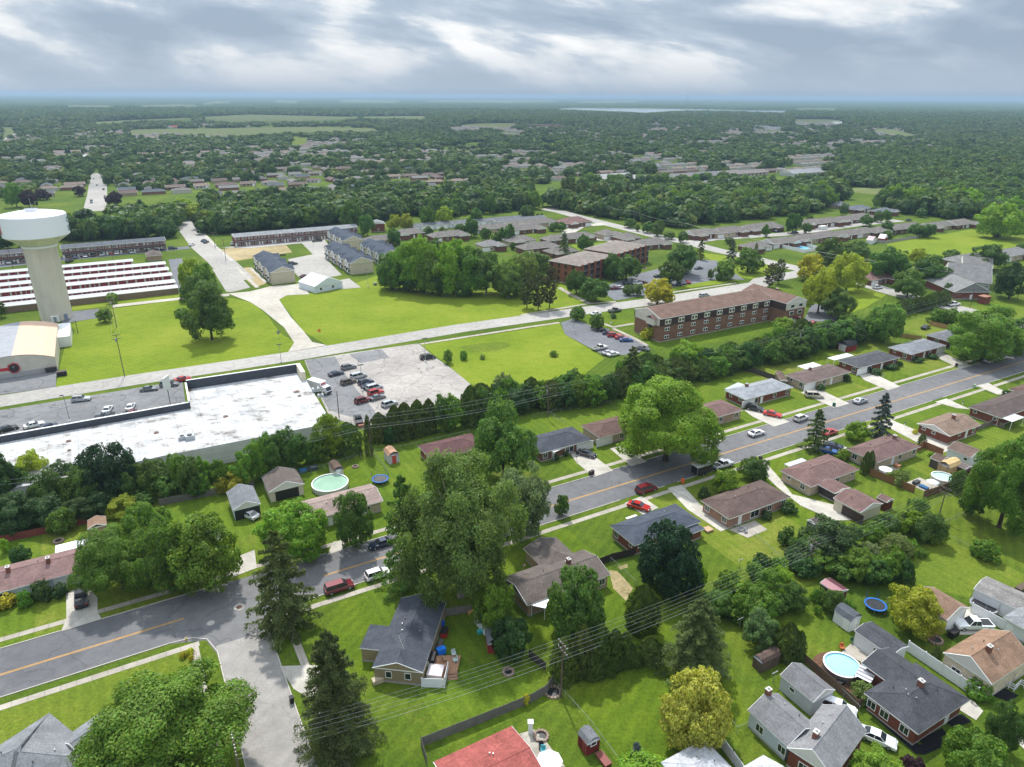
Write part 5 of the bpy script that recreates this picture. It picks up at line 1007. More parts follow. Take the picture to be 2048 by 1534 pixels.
# ------------------------------------------------------------------ trees and shrubs one by one: (place, x, top, foot, width, kind, label[, group])
def T(rows):
    for r in rows: tree(*r[:7], *(r[7:8]))
T([('A1',1300,790,1560,1240,'maple','huge leafy maple over the corner lot beside the side street'), ('A1',820,1300,1640,460,'bright','small bright tree touching the grey hip roof corner'),
 ('A2',255,-190,560,520,'spruce','tall drooping spruce beside the red minivan and the manhole covers'), ('A2',635,480,1420,640,'spruce','broad dark spruce in front of the tan sided house'),
 ('B2',1110,700,1500,430,'larch','feathery light green conifer against the sycamore'), ('B2',1490,455,1600,920,'loose','giant airy sycamore with pale bark between road and taupe roofed house'),
 ('B2',1790,180,770,480,'mid','tall dense tree left of the navy grey roofed house'), ('B3',150,620,1180,440,'silver','grey green tree between sycamore and road'), ('B3',440,870,1030,110,'mid','slim young tree on the verge beside the grey green tree'),
 ('A2',1730,190,580,330,'bright','bright green tree behind the navy roofed house'), ('A2',1840,440,745,290,'dark','dark bushy tree over the little red barn shed'), ('A3',530,65,600,410,'deepmid','round topped maple in front of the white patio cover'),
 ('A3',1370,270,880,560,'spruce','wide open spruce under the power lines in the back yard'), ('A3',1360,800,1330,510,'gold','golden yellow round tree alone on the lawn'), ('B3',1180,1025,1560,425,'deep','dense blackish green round tree beside the slate blue roof'),
 ('B3',1380,1340,1560,150,'bright','small bright tree at the foot of the blackish round tree'), ('B3',1170,0,640,730,'bright','giant spreading bright maple on the far kerb'), ('B3',1580,680,880,200,'bright','light green bush by the brown hip roof at the kerb'), ('B3',1785,590,780,225,'mid','weeping tree at the driveway behind the silver pickup'),
 ('B3',1580,800,865,70,'pshrub','small purple leaved shrub at the house wall'), ('B3',1440,820,905,85,'dshrub','clipped dark shrub at the brown hip roof corner'), ('B4',490,262,568,215,'spruce','dense pointed spruce on the near kerb hiding a red car'), ('B4',945,150,485,200,'blue','blue green spruce beside the road'),
 ('B4',790,350,490,170,'bright','small spreading tree between spruce and blue spruce'), ('B4',685,550,632,100,'bshrub','round clipped shrub beside the blue cars'), ('B4',845,575,735,58,'arb','columnar arborvitae at the fence corner, shorter of the pair'), ('B4',880,568,715,55,'arb','columnar arborvitae at the fence corner, taller of the pair'), ('B4',1252,448,535,52,'arb','single columnar evergreen beside the long driveway'),
 ('B4',1800,400,1110,540,'maple','big open crowned tree at the right with thick trunk'), ('B4',1090,690,810,140,'oshrub','grey green yard shrub inside the orange board fence'), ('B4',1700,1180,1340,200,'shrub','flowering bush beside the white vinyl outbuilding'), ('B4',1255,1258,1318,92,'shrub','low round bush on the striped lawn'),
 ('A4',1180,220,560,400,'lime','lime green honeylocust beside the blue trampoline'), ('A4',832,905,1045,180,'oshrub','variegated round bush at the charcoal roof corner'), ('A4',1650,885,1025,200,'shrub','loose bush between vinyl fence and yellow brick house'), ('A4',1350,675,775,64,'arb','small columnar evergreen at the yellow brick house'),
 ('A4',1785,1030,1430,260,'mid','broadleaf tree at the driveway right of the charcoal roof'), ('A4',1590,1230,1600,410,'maple','broadleaf tree over the black mulch bed'), ('A4',930,1390,1640,350,'bright','bright tree top below the grey steep wing'), ('A4',1180,1430,1570,190,'pshrub','purple leaved shrub at the bottom beside the bright tree top'), ('A4',1960,1155,1260,90,'pshrub','purple shrub at the right edge lawn'),
 ('A3',960,1335,1490,150,'blue','young blue spruce above the bright bush'), ('A3',1020,1430,1600,420,'bshrub','bright bush at the bottom edge beside the blue spruce'),
 ('A3',1000,215,570,230,'arb','tall leggy arborvitae with bare stems behind the hedge'), ('A4',100,400,690,240,'silver','grey green feathery tree above the weathered brown shed'), ('A4',290,485,765,165,'arb','dark evergreen beside the feathery tree'), ('A4',372,560,780,95,'arb','small dark evergreen at the board fence end'),
 ('A3',185,1010,1090,60,'yshrub','yellow flower clump in the ringed bed at the pole foot'),
 # across the road, west
 ('B1',880,1040,1540,600,'maple','wide maple with pale leaf undersides beside the black pickup drive'), ('B1',1070,890,1320,340,'maple','maple behind the pale leaved maple, tallest of its group'), ('B1',1480,950,1540,520,'maple','rounded maple beside the concrete drive at the kerb'), ('B1',1230,1010,1560,460,'maple','maple between the pale leaved maple and the rounded maple'), ('B2',330,880,1300,500,'bright','bright maple in front of the taupe garage'), ('B2',750,820,1255,290,'mid','slender maple on the verge before the pinkish roof'),
 ('B1',160,1225,1375,150,'dshrub','dark bush on the lawn behind the pink roofed house'), ('A1',310,195,355,150,'dshrub','dark bush left of the black pickup'), ('A1',430,225,325,130,'dshrub','low dark bush at the pale blue wall'), ('A1',60,290,400,170,'yshrub','yellow green bush before the long pink roofed house'), ('A1',185,275,395,110,'shrub','green bush between the yellow green and the dark bush')])
for x, y, w, l in ((1297,738,58,'leftmost and largest of the three golden shrubs by the walk'), (1350,712,58,'upper golden shrub of the three by the walk'), (1357,757,45,'smallest and lowest golden shrub of the three by the walk')): tree('A1', x, y-25, y+22, w, 'yshrub', l)
HG = 'arborvitae row behind the round topped maple'
T([('A3',x,a,b,w,'arb','dark arborvitae in the row under the power lines',HG) for x, a, b, w in ((455,590,910,215),(580,510,880,165),(655,640,890,160),(715,520,860,160),(800,540,830,150),(880,560,800,150),(1060,590,790,170),(770,700,870,130),(940,640,800,140))])
TH = 'overgrown bushes along the back alley'
T([('B4',x,a,b,w,k,'overgrown bush in the alley thicket below the power lines',TH) for x, a, b, w, k in ((600,1020,1340,440,'dark'),(430,1130,1350,260,'mid'),(780,1230,1470,250,'maple'),(1030,1230,1440,200,'maple'),(1290,985,1210,230,'mid'),(1170,960,1160,210,'bright'),(1060,1130,1310,250,'oshrub'),(1590,820,1020,170,'mid'),(1500,690,860,130,'mid'),(1210,875,1010,150,'shrub'),(880,1200,1360,180,'silver'),(700,1330,1480,200,'mid'),(300,1100,1240,130,'dshrub'),(240,1300,1420,150,'shrub'),(520,1230,1410,240,'maple'),(680,1120,1290,210,'mid'),(900,1050,1210,190,'maple'),(1000,1000,1150,170,'mid'),(860,1300,1450,210,'bright'),(380,1240,1390,210,'dark'),(1150,1180,1300,150,'shrub'),(1350,1080,1220,150,'shrub'),(100,1280,1420,160,'dshrub'))])
TB = 'bushes in the lower alley tangle'
T([('A4',x,a,b,w,k,'leafy bush in the tangle beside the maroon roofed shed',TB) for x, a, b, w, k in ((60,210,490,300,'maple'),(330,200,410,230,'mid'),(230,105,330,250,'bright'),(620,260,430,150,'mid'),(725,325,430,115,'shrub'),(520,250,370,120,'shrub'),(820,0,190,230,'mid'),(1000,0,200,200,'maple'),(1120,50,230,120,'dark'),(1150,180,232,32,'arb'),(1190,182,240,32,'arb'),(-60,330,480,200,'maple'),(430,30,170,200,'dark'),(180,110,335,230,'maple'),(-40,220,410,210,'bright'),(910,50,240,210,'mid'),(200,290,450,190,'mid'),(-300,330,520,230,'mid'),(-120,120,330,200,'shrub'),(80,60,200,170,'shrub'),(-180,260,450,240,'mid'))])
A1_ = 'trees behind the shopping block'
T([('B1',x,a,b,w,k,l) for x, a, b, w, k, l in ((40,565,1010,310,'dark','dark tree at the left edge before the white roof'),(260,552,850,240,'lime','yellow green tree between two dark trees at the white roof'),(795,485,900,400,'deep','large dome shaped dark tree against the white roof'),(1640,690,850,220,'lime','yellow green bush above the grey garage'),(870,870,1020,230,'lime','yellow green bush at the foot of the alley pole'))])
T([('B1',x,a,b,w,k,'tree in the leafy screen behind the shopping block',A1_) for x, a, b, w, k in ((480,610,860,230,'dark'),(130,640,930,260,'mid'),(-70,560,960,270,'dark'),(370,680,980,240,'mid'),(950,640,900,230,'mid'),(1370,600,900,180,'mid'),(620,640,960,300,'mid'),(1100,600,870,240,'mid'),(1290,570,850,200,'maple'),(1440,600,870,180,'maple'),(1560,620,850,150,'maple'),(1740,560,820,200,'maple'),(1840,470,770,230,'maple'),(1950,430,740,230,'mid'),(100,840,1130,360,'dark'),(330,860,1100,320,'dark'),(450,960,1140,190,'maple'),(570,880,1070,220,'dark'),(1010,840,960,160,'mid'),(1200,720,900,200,'mid'),(1380,740,890,160,'mid'),(720,820,1010,260,'dark'),(-80,800,1080,300,'dark'))])
T([('B2',x,a,b,w,k,'tree in the leafy screen behind the shopping block',A1_) for x, a, b, w, k in ((150,430,730,210,'maple'),(300,380,690,260,'mid'),(420,480,650,150,'mid'),(570,280,610,230,'bright'),(700,355,585,200,'arb'),(220,560,720,180,'dark'),(490,430,640,150,'maple'))])
HD = 'tall hedge trees east of the ivy clad pole'
T([('B2',x,a,b,w,k,'tall hedge tree between the parking lot and the back lawns',HD) for x, a, b, w, k in ((920,290,500,140,'arb'),(1030,240,490,140,'arb'),(1100,220,480,150,'arb'),(1190,200,460,140,'arb'),(1270,195,440,120,'arb'),(1350,160,430,160,'mid'),(1450,145,415,190,'maple'),(1560,100,385,160,'arb'),(1650,110,360,150,'mid'),(1000,380,520,110,'dshrub'),(1390,290,430,120,'shrub'))])
T([('B2',1790,0,170,150,'silver','grey green small tree rising above the hedge beside the bright field')])
belt([('B2',1640,330),('B3',170,270),('B3',500,235),('B3',780,180)], 30, 4.2, (5.5,9), (6,9), ['arb','dark','mid','maple'], 'dark hedge tree between bright field and back lawns', 'dark hedge trees north of the back lawns', 5)
belt([('C3',820,1440),('C3',1250,1330),('C3',1979,1170),('C4',560,1090),('C4',850,1010)], 72, 5.0, (6,9.5), (6.5,9.5), ['arb','dark','mid','maple','mid'], 'hedge tree between the brown apartments and the back lawns', 'hedge trees below the brown apartments', 9)
belt([('C4',1090,885),('C4',1440,800)], 9, .6, (4.6,5.6), (5.6,6.4), ['arb'], 'clipped evergreen in the dark hedge wall beside the cross street', 'clipped evergreen hedge by the cross street', 3)
T([('B3',640,20,160,220,'bright','light green tree in the hedge above the alley pole'), ('C3',920,1090,1420,260,'spruce','dark drooping conifer in the hedge beside the giant maple'), ('C3',1300,1050,1290,260,'bright','light green hedge tree nearest the brown apartments'), ('C4',985,785,1080,240,'tallb','tall ivy covered tree standing before the dark hedge wall'), ('C4',280,890,1010,170,'bright','light green tree in the hedge at the apartment corner'), ('C4',130,1030,1180,130,'shrub','pale shrub at the hedge foot near the alley pole'), ('C4',1350,830,935,130,'shrub','bush left of the orange board fence'), ('C4',1450,825,945,170,'shrub','wide bush above the orange board fence'), ('C4',1680,795,1200,560,'olive_maple' if 0 else 'maple','huge spreading tree over the road beside two white cars'), ('C4',1910,890,1150,260,'mid','tree at the right edge beyond the huge spreading tree'), ('C4',1445,655,745,90,'dark','small dark tree before the brick gabled building')])
# fields and apartments
T([('C1',1500,640,1058,340,'mid','lone park tree with its shadow on the bright field'), ('C1',1430,575,850,260,'mid','tree directly behind the lone park tree'), ('C1',1370,475,760,170,'lime','yellow green tree at the head of the row on the field'), ('C1',1460,500,790,180,'maple','light green tree second in the row on the field'), ('C1',1290,825,895,110,'shrub','leaning bush beside the lone park tree'), ('C1',745,830,935,115,'locust','airy multi stemmed bush at the water tower lane'), ('C1',800,722,800,76,'bright','small round tree beside the storage units'), ('C1',10,780,900,90,'mid','small tree at the left edge by the storage wall')])
CP = 'big trees of the leafy copse'
T([('C2',x,a,b,w,k,'big tree of the leafy copse above the mown field',CP) for x, a, b, w, k in ((1010,420,700,230,'mid'),(1120,350,715,260,'bright'),(1230,305,725,260,'bright'),(1440,325,735,300,'bright'),(1560,380,740,270,'maple'),(1000,520,700,170,'maple'),(1290,400,735,260,'maple'),(1670,390,735,260,'locust'),(1830,500,755,200,'locust'),(1940,420,735,220,'locust'),(1060,550,705,170,'dark'),(1180,560,725,200,'dark'),(1330,560,742,170,'dark'),(1500,600,748,170,'mid'),(1330,330,660,230,'mid'))])
PN = 'pines at the end of the leafy copse'
T([('C3',x,a,b,w,'pine','dark pine at the right end of the leafy copse',PN) for x, a, b, w in ((190,575,835,140),(270,585,850,150),(350,535,835,150))])
T([('C3',60,470,760,230,'locust','light airy tree left of the pines'), ('C3',210,415,620,300,'locust','wide light crown between copse and brick apartments'), ('C3',540,545,735,160,'mid','round tree at the near corner of the brick apartments'), ('C3',670,610,785,190,'mid','round tree on the lawn by the apartment walkway'), ('C3',450,298,475,125,'spruce','spruce behind the brick apartments'), ('C3',600,303,435,115,'mid','round tree rising behind the brick apartment roof'), ('C3',800,440,630,150,'mid','tree before the middle of the brick apartments, left of the pair'), ('C3',890,448,640,210,'mid','wide tree before the brick apartment entrance, right of the pair'), ('C3',1200,480,670,175,'mid','tree at the red parked cars by the brick apartments'), ('C3',1285,372,600,225,'mid','large tree at the far end of the brick apartments'), ('C3',900,668,745,85,'mid','small tree on the parking island'), ('C3',965,660,745,90,'mid','second small tree on the parking island beside the entry drive'), ('C3',1110,618,810,190,'yellow','yellow leaved tree beside the back street'), ('C3',1185,690,815,90,'yellow','pale yellow small tree at the apartment roof corner'), ('C3',545,810,922,105,'mid','small tree at the entrance of the striped parking lot'), ('C3',680,870,980,110,'mid','round small tree beside the row of red cars'), ('C3',1040,952,1048,120,'yshrub','lime shrub at the brown apartment corner'), ('C3',1415,343,492,82,'spruce','spruce at the street corner beyond the brick apartments'), ('C3',1630,345,520,105,'blue','blue spruce beside the cross street'), ('C3',1748,400,580,195,'mid','round tree on the lawn beside the blue spruce'), ('C3',1590,475,632,150,'locust','airy tree at the parking lot end'), ('C3',1485,558,632,46,'mid','thin sapling on the grass island'), ('C3',1545,588,642,46,'mid','second thin sapling near the airy tree'), ('C3',1805,372,452,55,'spruce','small pointed spruce at the villa lawn'), ('C3',1900,515,690,120,'pine','pine beside the apartment chimney'), ('C3',1965,485,665,125,'pine','taller pine behind the apartment chimney'), ('C3',800,872,905,50,'dshrub','dark round bed shrub before the brown apartments')])
RT = 'round street trees among the villas'
T([('C3',x,a,b,w,'pear','round street tree among the villas and garage rows',RT) for x, a, b, w in ((203,105,218,95),(65,238,380,80),(20,262,370,55),(375,228,292,72),(430,223,292,66),(915,193,268,100),(1040,218,302,80),(1115,213,325,90),(1190,288,348,82),(1290,288,372,72),(1620,328,382,66),(90,368,425,35),(265,163,212,26),(295,160,212,26),(970,238,292,36))])
T([('C2',x,a,b,w,k,'round street tree among the villas and garage rows',RT) for x, a, b, w, k in ((725,70,300,140,'mid'),(830,165,325,110,'pear'),(1020,262,395,95,'pear'),(1105,163,292,100,'lime'),(1025,168,285,100,'lime'),(1255,103,268,110,'maple'),(1375,108,255,125,'lime'),(1605,123,242,90,'pear'),(1565,188,333,98,'pear'),(1490,233,333,85,'pear'),(1260,253,323,75,'pear'),(1365,258,343,70,'maple'),(1665,263,358,80,'pear'),(1735,298,383,60,'pear'),(1780,263,373,60,'pear'),(1840,238,383,66,'pear'),(1950,103,218,98,'pear'),(1860,368,423,42,'pear'),(1425,283,333,50,'pear'))])
T([('C4',x,a,b,w,'pear','round street tree along the cross street villas',RT+' at the cross street') for x, a, b, w in ((340,153,305,115),(460,183,255,55),(440,228,305,75),(860,168,255,85),(945,143,228,66),(1005,138,220,66),(915,113,168,50),(967,118,168,42),(1005,213,315,90),(1015,283,343,75),(1215,233,333,130),(1290,233,333,110),(1245,128,192,72),(1150,93,153,85),(1430,108,203,110),(150,240,330,60),(700,90,180,55))])
T([('C4',1790,72,335,320,'bright','large rounded tree at the edge of the far woodland field'), ('C4',600,328,520,205,'mid','spreading tree behind the yellow crowned trees'), ('C4',790,348,490,220,'mid','spreading tree left of the utility pole'), ('C4',1000,388,650,270,'mid','wide tree over the maroon villa'), ('C4',1215,400,530,120,'lime','pale small tree below the mown field'), ('C4',1310,448,670,250,'mid','dark spreading tree before the long halls'), ('C4',1460,413,515,140,'mid','rounded tree at the mown field corner'), ('C4',1700,368,560,240,'mid','rounded tree over the long grey hall'), ('C4',1150,548,760,240,'mid','rounded tree beside the white car on the cross street'), ('C4',1870,488,770,240,'dark','dark trees at the right edge by the leaning pole'), ('C4',460,443,640,190,'yellow','yellow tree nearest the apartment chimney, furthest back'), ('C4',520,530,870,235,'lime','yellow topped tall tree at the apartment gable'), ('C4',720,423,710,270,'lime','yellow green large tree on the corner lawn'), ('C4',650,680,905,220,'locust','light airy tree in front of the apartment car park'), ('C4',1950,375,430,60,'mid','small tree at the right edge beside the field lane'), ('C4',1780,280,330,60,'shrub','round shrub on the field lane')])
for c, x, a, b, w, k, l in (('B3',395,590,635,50,'dshrub','clipped round shrub left of the front steps'), ('B3',470,565,608,48,'dshrub','clipped round shrub right of the front steps'), ('B3',612,490,548,50,'dshrub','dark shrub at the double garage'), ('C4',930,1255,1300,90,'dshrub','clipped hedge shrub beside the white garage door'), ('C4',1040,1225,1265,110,'dshrub','long low shrub before the picture window'), ('C4',1100,1205,1245,50,'dshrub','round shrub at the corner of the dark grey house'), ('C4',1225,1175,1215,95,'dshrub','shrub along the pale slate house front'), ('C4',1330,1155,1190,85,'dshrub','shrub between door and garage of the pale slate house'), ('C4',540,1365,1415,60,'dshrub','round shrub at the corner of the beige minivan garage'), ('C4',725,1295,1355,55,'dshrub','round shrub at the east corner of the tan brick house'), ('B4',1855,140,190,75,'dshrub','round dark shrub at the frame edge house'), ('B4',1320,575,615,45,'bshrub','small light shrub inside the fence corner'), ('B4',320,920,1010,120,'dshrub','dark shrub against the pink brick rear wall'), ('B4',150,985,1050,90,'dshrub','low dark shrub at the patio edge'), ('B4',1205,415,450,40,'yshrub','yellow shrub at the tan shingled gable'), ('C2',1400,1120,1225,70,'locust','small airy bush at the parking lot corner'), ('C2',1510,1130,1200,60,'shrub','reedy bush in the ditch across the bright field'), ('C2',1640,1160,1195,45,'oshrub','low reedy clump in the middle of the ditch'), ('C3',380,1130,1175,60,'shrub','reedy clump at the far end of the ditch'), ('A4',1860,620,760,60,'shrub','low shrub at the porch railing'), ('A4',520,385,455,60,'shrub','small garden shrub on the lawn above the white shed'), ('B1',50,1180,1290,80,'bshrub','bright bush at the left end of the red board fence')): tree(c, x, a, b, w, k, l)
# woodland belts
belt([('C1',420,345),('C1',780,340),('C1',1200,330)], 14, 6, (11,15), (11,15), ['mid','dark','maple','mid'], 'woodland tree behind the long brick terrace', 'woodland trees behind the brick terrace', 21)
belt([('C1',-200,410),('C1',120,400),('C1',420,350)], 8, 8, (10,14), (10,14), ['mid','dark'], 'tree behind the water tower and brick terrace', 'trees behind the water tower', 22)
belt([('C1',1420,300),('C2',100,265),('C2',620,215),('C2',1200,180),('C2',1979,120)], 46, 16, (10,15), (11,15), ['mid','dark','maple','mid','dark','tall'], 'tree of the dense belt above the pale roofed terrace', 'dense tree belt above the terraces', 23)
belt([('D3',450,775),('D3',1100,765),('D3',1750,750)], 26, 14, (10,15), (9,12), ['mid','maple','dark'], 'tree screening the care home roofs', 'trees before the care home', 28)
T([('C1',1300,48,140,120,'lime','yellow green tree at the end of the connecting street'), ('C1',1350,88,205,200,'lime','wide lime green tree facing down the connecting street'), ('C1',810,0,110,120,'purple','purple plum tree by the far street'), ('C1',210,-5,125,105,'purple','purple plum tree behind the water tower'), ('C1',305,-10,70,110,'purple','second purple plum tree behind the water tower'), ('C1',570,-30,45,90,'purple','purple plum tree left of the far street'), ('C1',120,-60,120,120,'maple','round tree at the left edge above the tower roof')])
belt([('D3',430,900),('D3',700,930),('D3',1000,960)], 22, 14, (8,11), (15,20), ['spruce','pine','spruce','dark'], 'dark conifer in the grove by the woodland road', 'dark conifers by the woodland road', 24)
belt([('D3',900,935),('D3',1400,930),('D3',2048,910),('D4',300,900),('D4',640,900)], 46, 26, (11,16), (13,18), ['mid','dark','maple','bright','dark','locust'], 'tree of the wood beyond the villas', 'wood beyond the villas', 25)
belt([('D4',1000,930),('D4',1400,960),('D4',2048,990)], 30, 22, (12,18), (13,18), ['mid','dark','maple','bright','dark'], 'tree of the wood beyond the mown field', 'wood beyond the mown field', 26)
belt([('D4',1100,900),('D4',1500,870),('D4',2100,860)], 20, 22, (12,17), (13,17), ['mid','dark','maple','dark'], 'tree of the wood beyond the mown field', 'wood beyond the mown field', 27)
# ------------------------------------------------------------------ vehicles
for r in [('A1',575,330,90,'pickup','black','black pickup in the driveway of the pink roofed house'), ('A2',630,258,0,'van','darkred','dark red minivan parked at the kerb beside the drooping spruce'), ('A2',905,168,0,'suv','white','white large car at the kerb partly under the sycamore'), ('B2',925,1222,180,'sedan','navy','dark car nose hidden under the feathery conifer'), ('B3',1035,838,0,'van','darkred','dark red minivan parked opposite the double garage house'), ('B3',982,958,-58,'sedan','red','red sedan in the driveway of the slate blue roofed house'), ('B3',612,588,-60,'sedan','black','black sedan before the white double garage'),
 ('B3',1812,442,0,'sedan','white','white sedan alone on the road lane'), ('B4',75,268,-60,'suv','black','black car before the light grey roofed house garage'), ('B4',203,308,-60,'sedan','brightred','bright red coupe in the driveway near the kerb'), ('B4',402,338,5,'suv','pearl','pearl white car at the kerb before the dense spruce'), ('B4',607,436,0,'sedan','red','red car half hidden behind the dense spruce'), ('B4',592,567,-55,'sedan','blue','blue car in the shade beside the clipped shrub'), ('B4',632,533,-55,'sedan','navy','dark blue car behind the blue car'), ('B4',497,178,-35,'van','beige','beige minivan on the wide concrete drive'), ('B4',822,215,0,'sedan','silver','silver sedan driving on the main road'), ('C4',1740,1203,0,'suv','white','white car at the kerb, nearer of the two under the spreading tree'), ('C4',1820,1182,0,'suv','white','white car at the kerb, farther of the two under the spreading tree'), ('C4',1972,1137,0,'suv','grey','grey car cut by the right frame edge'),
 ('B3',1572,668,0,'pickup','silver','silver pickup towing the black trailer'), ('A4',668,1112,-60,'suv','white','white car between grey shed and board fence'), ('A4',945,1322,-62,'sedan','white','white car beside the steep grey wing'), ('A4',1622,525,150,'pickup','white','white pickup before the tan roofed garage'), ('B1',1760,1018,120,'sedan','white','white car roof in the doorway of the grey garage'), ('C4',1285,968,10,'sedan','black','black car parked on the lawn by the orange fence'),
 # lots by the shops
 ('B1',572,203,-12,'suv','silver','silver car parked alone by the street row of bays'), ('B1',1052,130,-12,'sedan','grey','grey sedan nearest the dark van in the front lot'), ('B1',1195,98,-15,'van','grey','dark grey van beside the white pylon sign'), ('B1',760,275,75,'sedan','white','white car in the front lot, left of the two beside the parapet'), ('B1',922,257,75,'sedan','white','white car in the front lot right beside the red car'), ('B1',700,325,75,'sedan','grey','dark green grey car half behind the parapet'), ('B1',770,318,75,'sedan','black','black car half behind the parapet beside the white car'), ('B1',930,300,75,'sedan','darkred','red car half behind the parapet'), ('B1',240,385,15,'sedan','white','white sedan at the left of the front lot'), ('B1',52,412,15,'sedan','black','black sedan at the left edge of the front lot'), ('B1',345,398,15,'sedan','navy','dark car roof just behind the parapet left'), ('B1',1292,62,0,'sedan','red','red car peeking out behind the parapet corner'),
 ('B2',607,22,8,'sedan','navy','navy car left of the pair at the top of the side lot'), ('C2',697,1250,8,'suv','grey','grey car right of the navy car in the side lot'), ('C2',1256,1180,-5,'van','black','black van alone below the street lamp'), ('B2',767,40,10,'van','silver','silver van at the lamp post in the side lot'), ('B2',695,82,10,'suv','brown','grey brown car left of the silver van'), ('B2',818,84,10,'suv','navy','navy car heading the tight column in the side lot'), ('B2',840,110,10,'sedan','navy','second dark car in the tight column'), ('B2',878,122,10,'van','silver','grey van third in the tight column'), ('B2',888,157,10,'suv','red','bright red car in the tight column'), ('B2',900,190,10,'sedan','grey','dark grey car last in the tight column'), ('B2',797,212,10,'suv','darkred','dark red car left of the tight column'), ('B2',986,237,15,'suv','silver','grey car alone nearest the hedge'), ('B2',765,352,80,'pickup','black','black pickup by the yellow bollard at the hedge gap'),
 # striped lot by the brown apartments
 ('C3',727,987,-25,'sedan','black','black car first in the row by the brown apartments'), ('C3',770,1007,-25,'sedan','navy','navy car second in the row by the brown apartments'), ('C3',805,1024,-25,'suv','red','large red car third in the row by the brown apartments'), ('C3',858,1039,-25,'sedan','red','small red car fourth in the row by the brown apartments'), ('C3',892,1057,-25,'sedan','blue','bright blue car last in the row by the brown apartments'), ('C3',705,1114,0,'pickup','pearl','tan white pickup opposite the red cars'), ('C3',768,1147,0,'sedan','silver','silver sedan left of the white hatchback at the hedge'), ('C3',800,1157,0,'sedan','white','white car half hidden at the hedge'), ('C3',1010,1117,-60,'sedan','grey','dark car at the path end by the hedge'), ('C3',812,850,0,'pickup','grey','dark pickup driving on the back street'), ('C3',680,872,0,'sedan','white','white car behind the small tree on the back street'),
 ('C3',1445,745,0,'van','silver','silver roof just above the brown apartment roof'), ('C3',815,692,-10,'sedan','darkred','dark red car at the lot end by the brick apartments'), ('C3',848,687,-60,'sedan','white','white car beside the dark red car'), ('C3',905,662,-10,'suv','black','black car under the entrance trees'), ('C3',970,657,-10,'suv','white','white car under the entrance trees'), ('C3',1006,650,-10,'sedan','darkred','maroon car by the entrance columns'), ('C3',1120,607,-10,'sedan','black','black car near the far balconies'), ('C3',1263,662,60,'sedan','black','black car first of the three under the round tree'), ('C3',1298,653,60,'sedan','grey','grey car second of the three under the round tree'), ('C3',1328,648,60,'sedan','red','red car last of the three under the round tree'), ('C3',1306,582,60,'suv','navy','dark car in the upper bay of the apartment lot'), ('C3',1405,550,0,'sedan','grey','grey car in the upper corner bay'), ('C3',825,342,0,'sedan','paleblue','pale blue car in the villa court'),
 ('C4',945,687,-10,'suv','white','white car on the cross street under the rounded tree'), ('C4',1482,807,-10,'pickup','white','white pickup on the alley drive'), ('C4',690,862,20,'sedan','white','white car at the apartment car park'), ('C4',487,937,10,'sedan','red','red car roof behind the hedge at the apartments'), ('C4',1165,212,0,'suv','grey','grey car at the last villas'), ('C4',235,290,0,'sedan','navy','navy car on the villa street'), ('C4',360,300,0,'suv','black','black car beside the tall round street tree'),
 # terrace lots
 ('C2',302,519,0,'suv','black','black car alone behind the first townhouse block'), ('C2',385,607,20,'sedan','darkred','dark red car behind the white meeting house'), ('C2',475,357,5,'pickup','black','black pickup at the top of the townhouse lot'), ('C1',1355,385,60,'sedan','white','white car on the connecting street'), ('C1',1440,356,60,'sedan','navy','first dark car at the connecting street kerb'), ('C1',1456,366,60,'sedan','navy','second dark car at the connecting street kerb'), ('C1',1650,377,60,'van','white','white van turning in at the bare plots'), ('C1',1220,411,0,'suv','navy','navy car alone right of the terrace bays'), ('C1',490,502,60,'suv','black','black car across from the terrace bays')]: car(*r)
tb = 'cars parked before the brick terraces'
for x, y, cc in ((530,475,'navy'),(603,466,'white'),(652,461,'black'),(717,456,'silver'),(790,446,'red'),(823,446,'white'),(930,436,'silver'),(1035,426,'black'),(1068,421,'silver'),(1105,416,'black'),(1140,416,'navy'),(65,511,'white'),(105,506,'black')):
    car('C1', x, y, 90 if x % 2 else -90, 'suv' if x % 3 else 'sedan', cc, '%s car parked in the bays before the long brick terrace' % cc, tb+' '+cc)
for x, y, cc in ((97,361,'white'),(130,358,'white'),(10,371,'darkred'),(250,346,'grey'),(367,333,'white'),(430,329,'white'),(515,321,'black'),(540,316,'black'),(320,338,'black')):
    car('C2', x, y, 90, 'sedan' if x % 3 else 'suv', cc, '%s car parked before the pale roofed brick terrace' % {'darkred':'dark red'}.get(cc, cc), 'cars before the pale roofed terrace '+cc)
for x, y, cc, l in ((755,737,'black','black car far up the street, farthest of the row'), (757,797,'darkred','dark red car far up the street'), (667,880,'black','first car at the left kerb of the far street'), (668,893,'paleblue','pale blue car at the left kerb of the far street'), (685,720,'white','white car at the far end of the street'), (708,766,'silver','silver car driving down the far street')): car('D1', x, y, 90, 'sedan', cc, l)
p = W('B3',1425,705,.9)
t = thing('cargo_trailer', 'black enclosed cargo trailer with white roof behind the silver pickup', 'trailer', (p.x,p.y,.03), GRID, None, (.012,.012,.014))
MB().box(-2.3,2.3,-1.1,1.1,.5,2.35).build('body', CARPAINT, t); MB().box(-2.33,2.33,-1.13,1.13,2.35,2.45).build('roof', TRIM, t); MB().box(-2.34,-2.3,-1.1,-.98,.5,2.35).box(-2.34,-2.3,.98,1.1,.5,2.35).box(2.3,2.34,-1.1,-1.0,.5,2.35).build('corner_trim', RIM, t); MB().tube((2.3,0,.5),(3.6,0,.5),.06,n=5).build('drawbar', GALV, t)
for x in (-.55,.35):
    for s in (-1,1): w = MB(); w.tube((0,-.1,0),(0,.1,0),.34,n=14); w.tube((0,-.11,0),(0,.11,0),.2,n=10,mi=1); wo = w.build('wheel', [TYRE,RIM], t); wo.location = (x,s*1.12,.34)
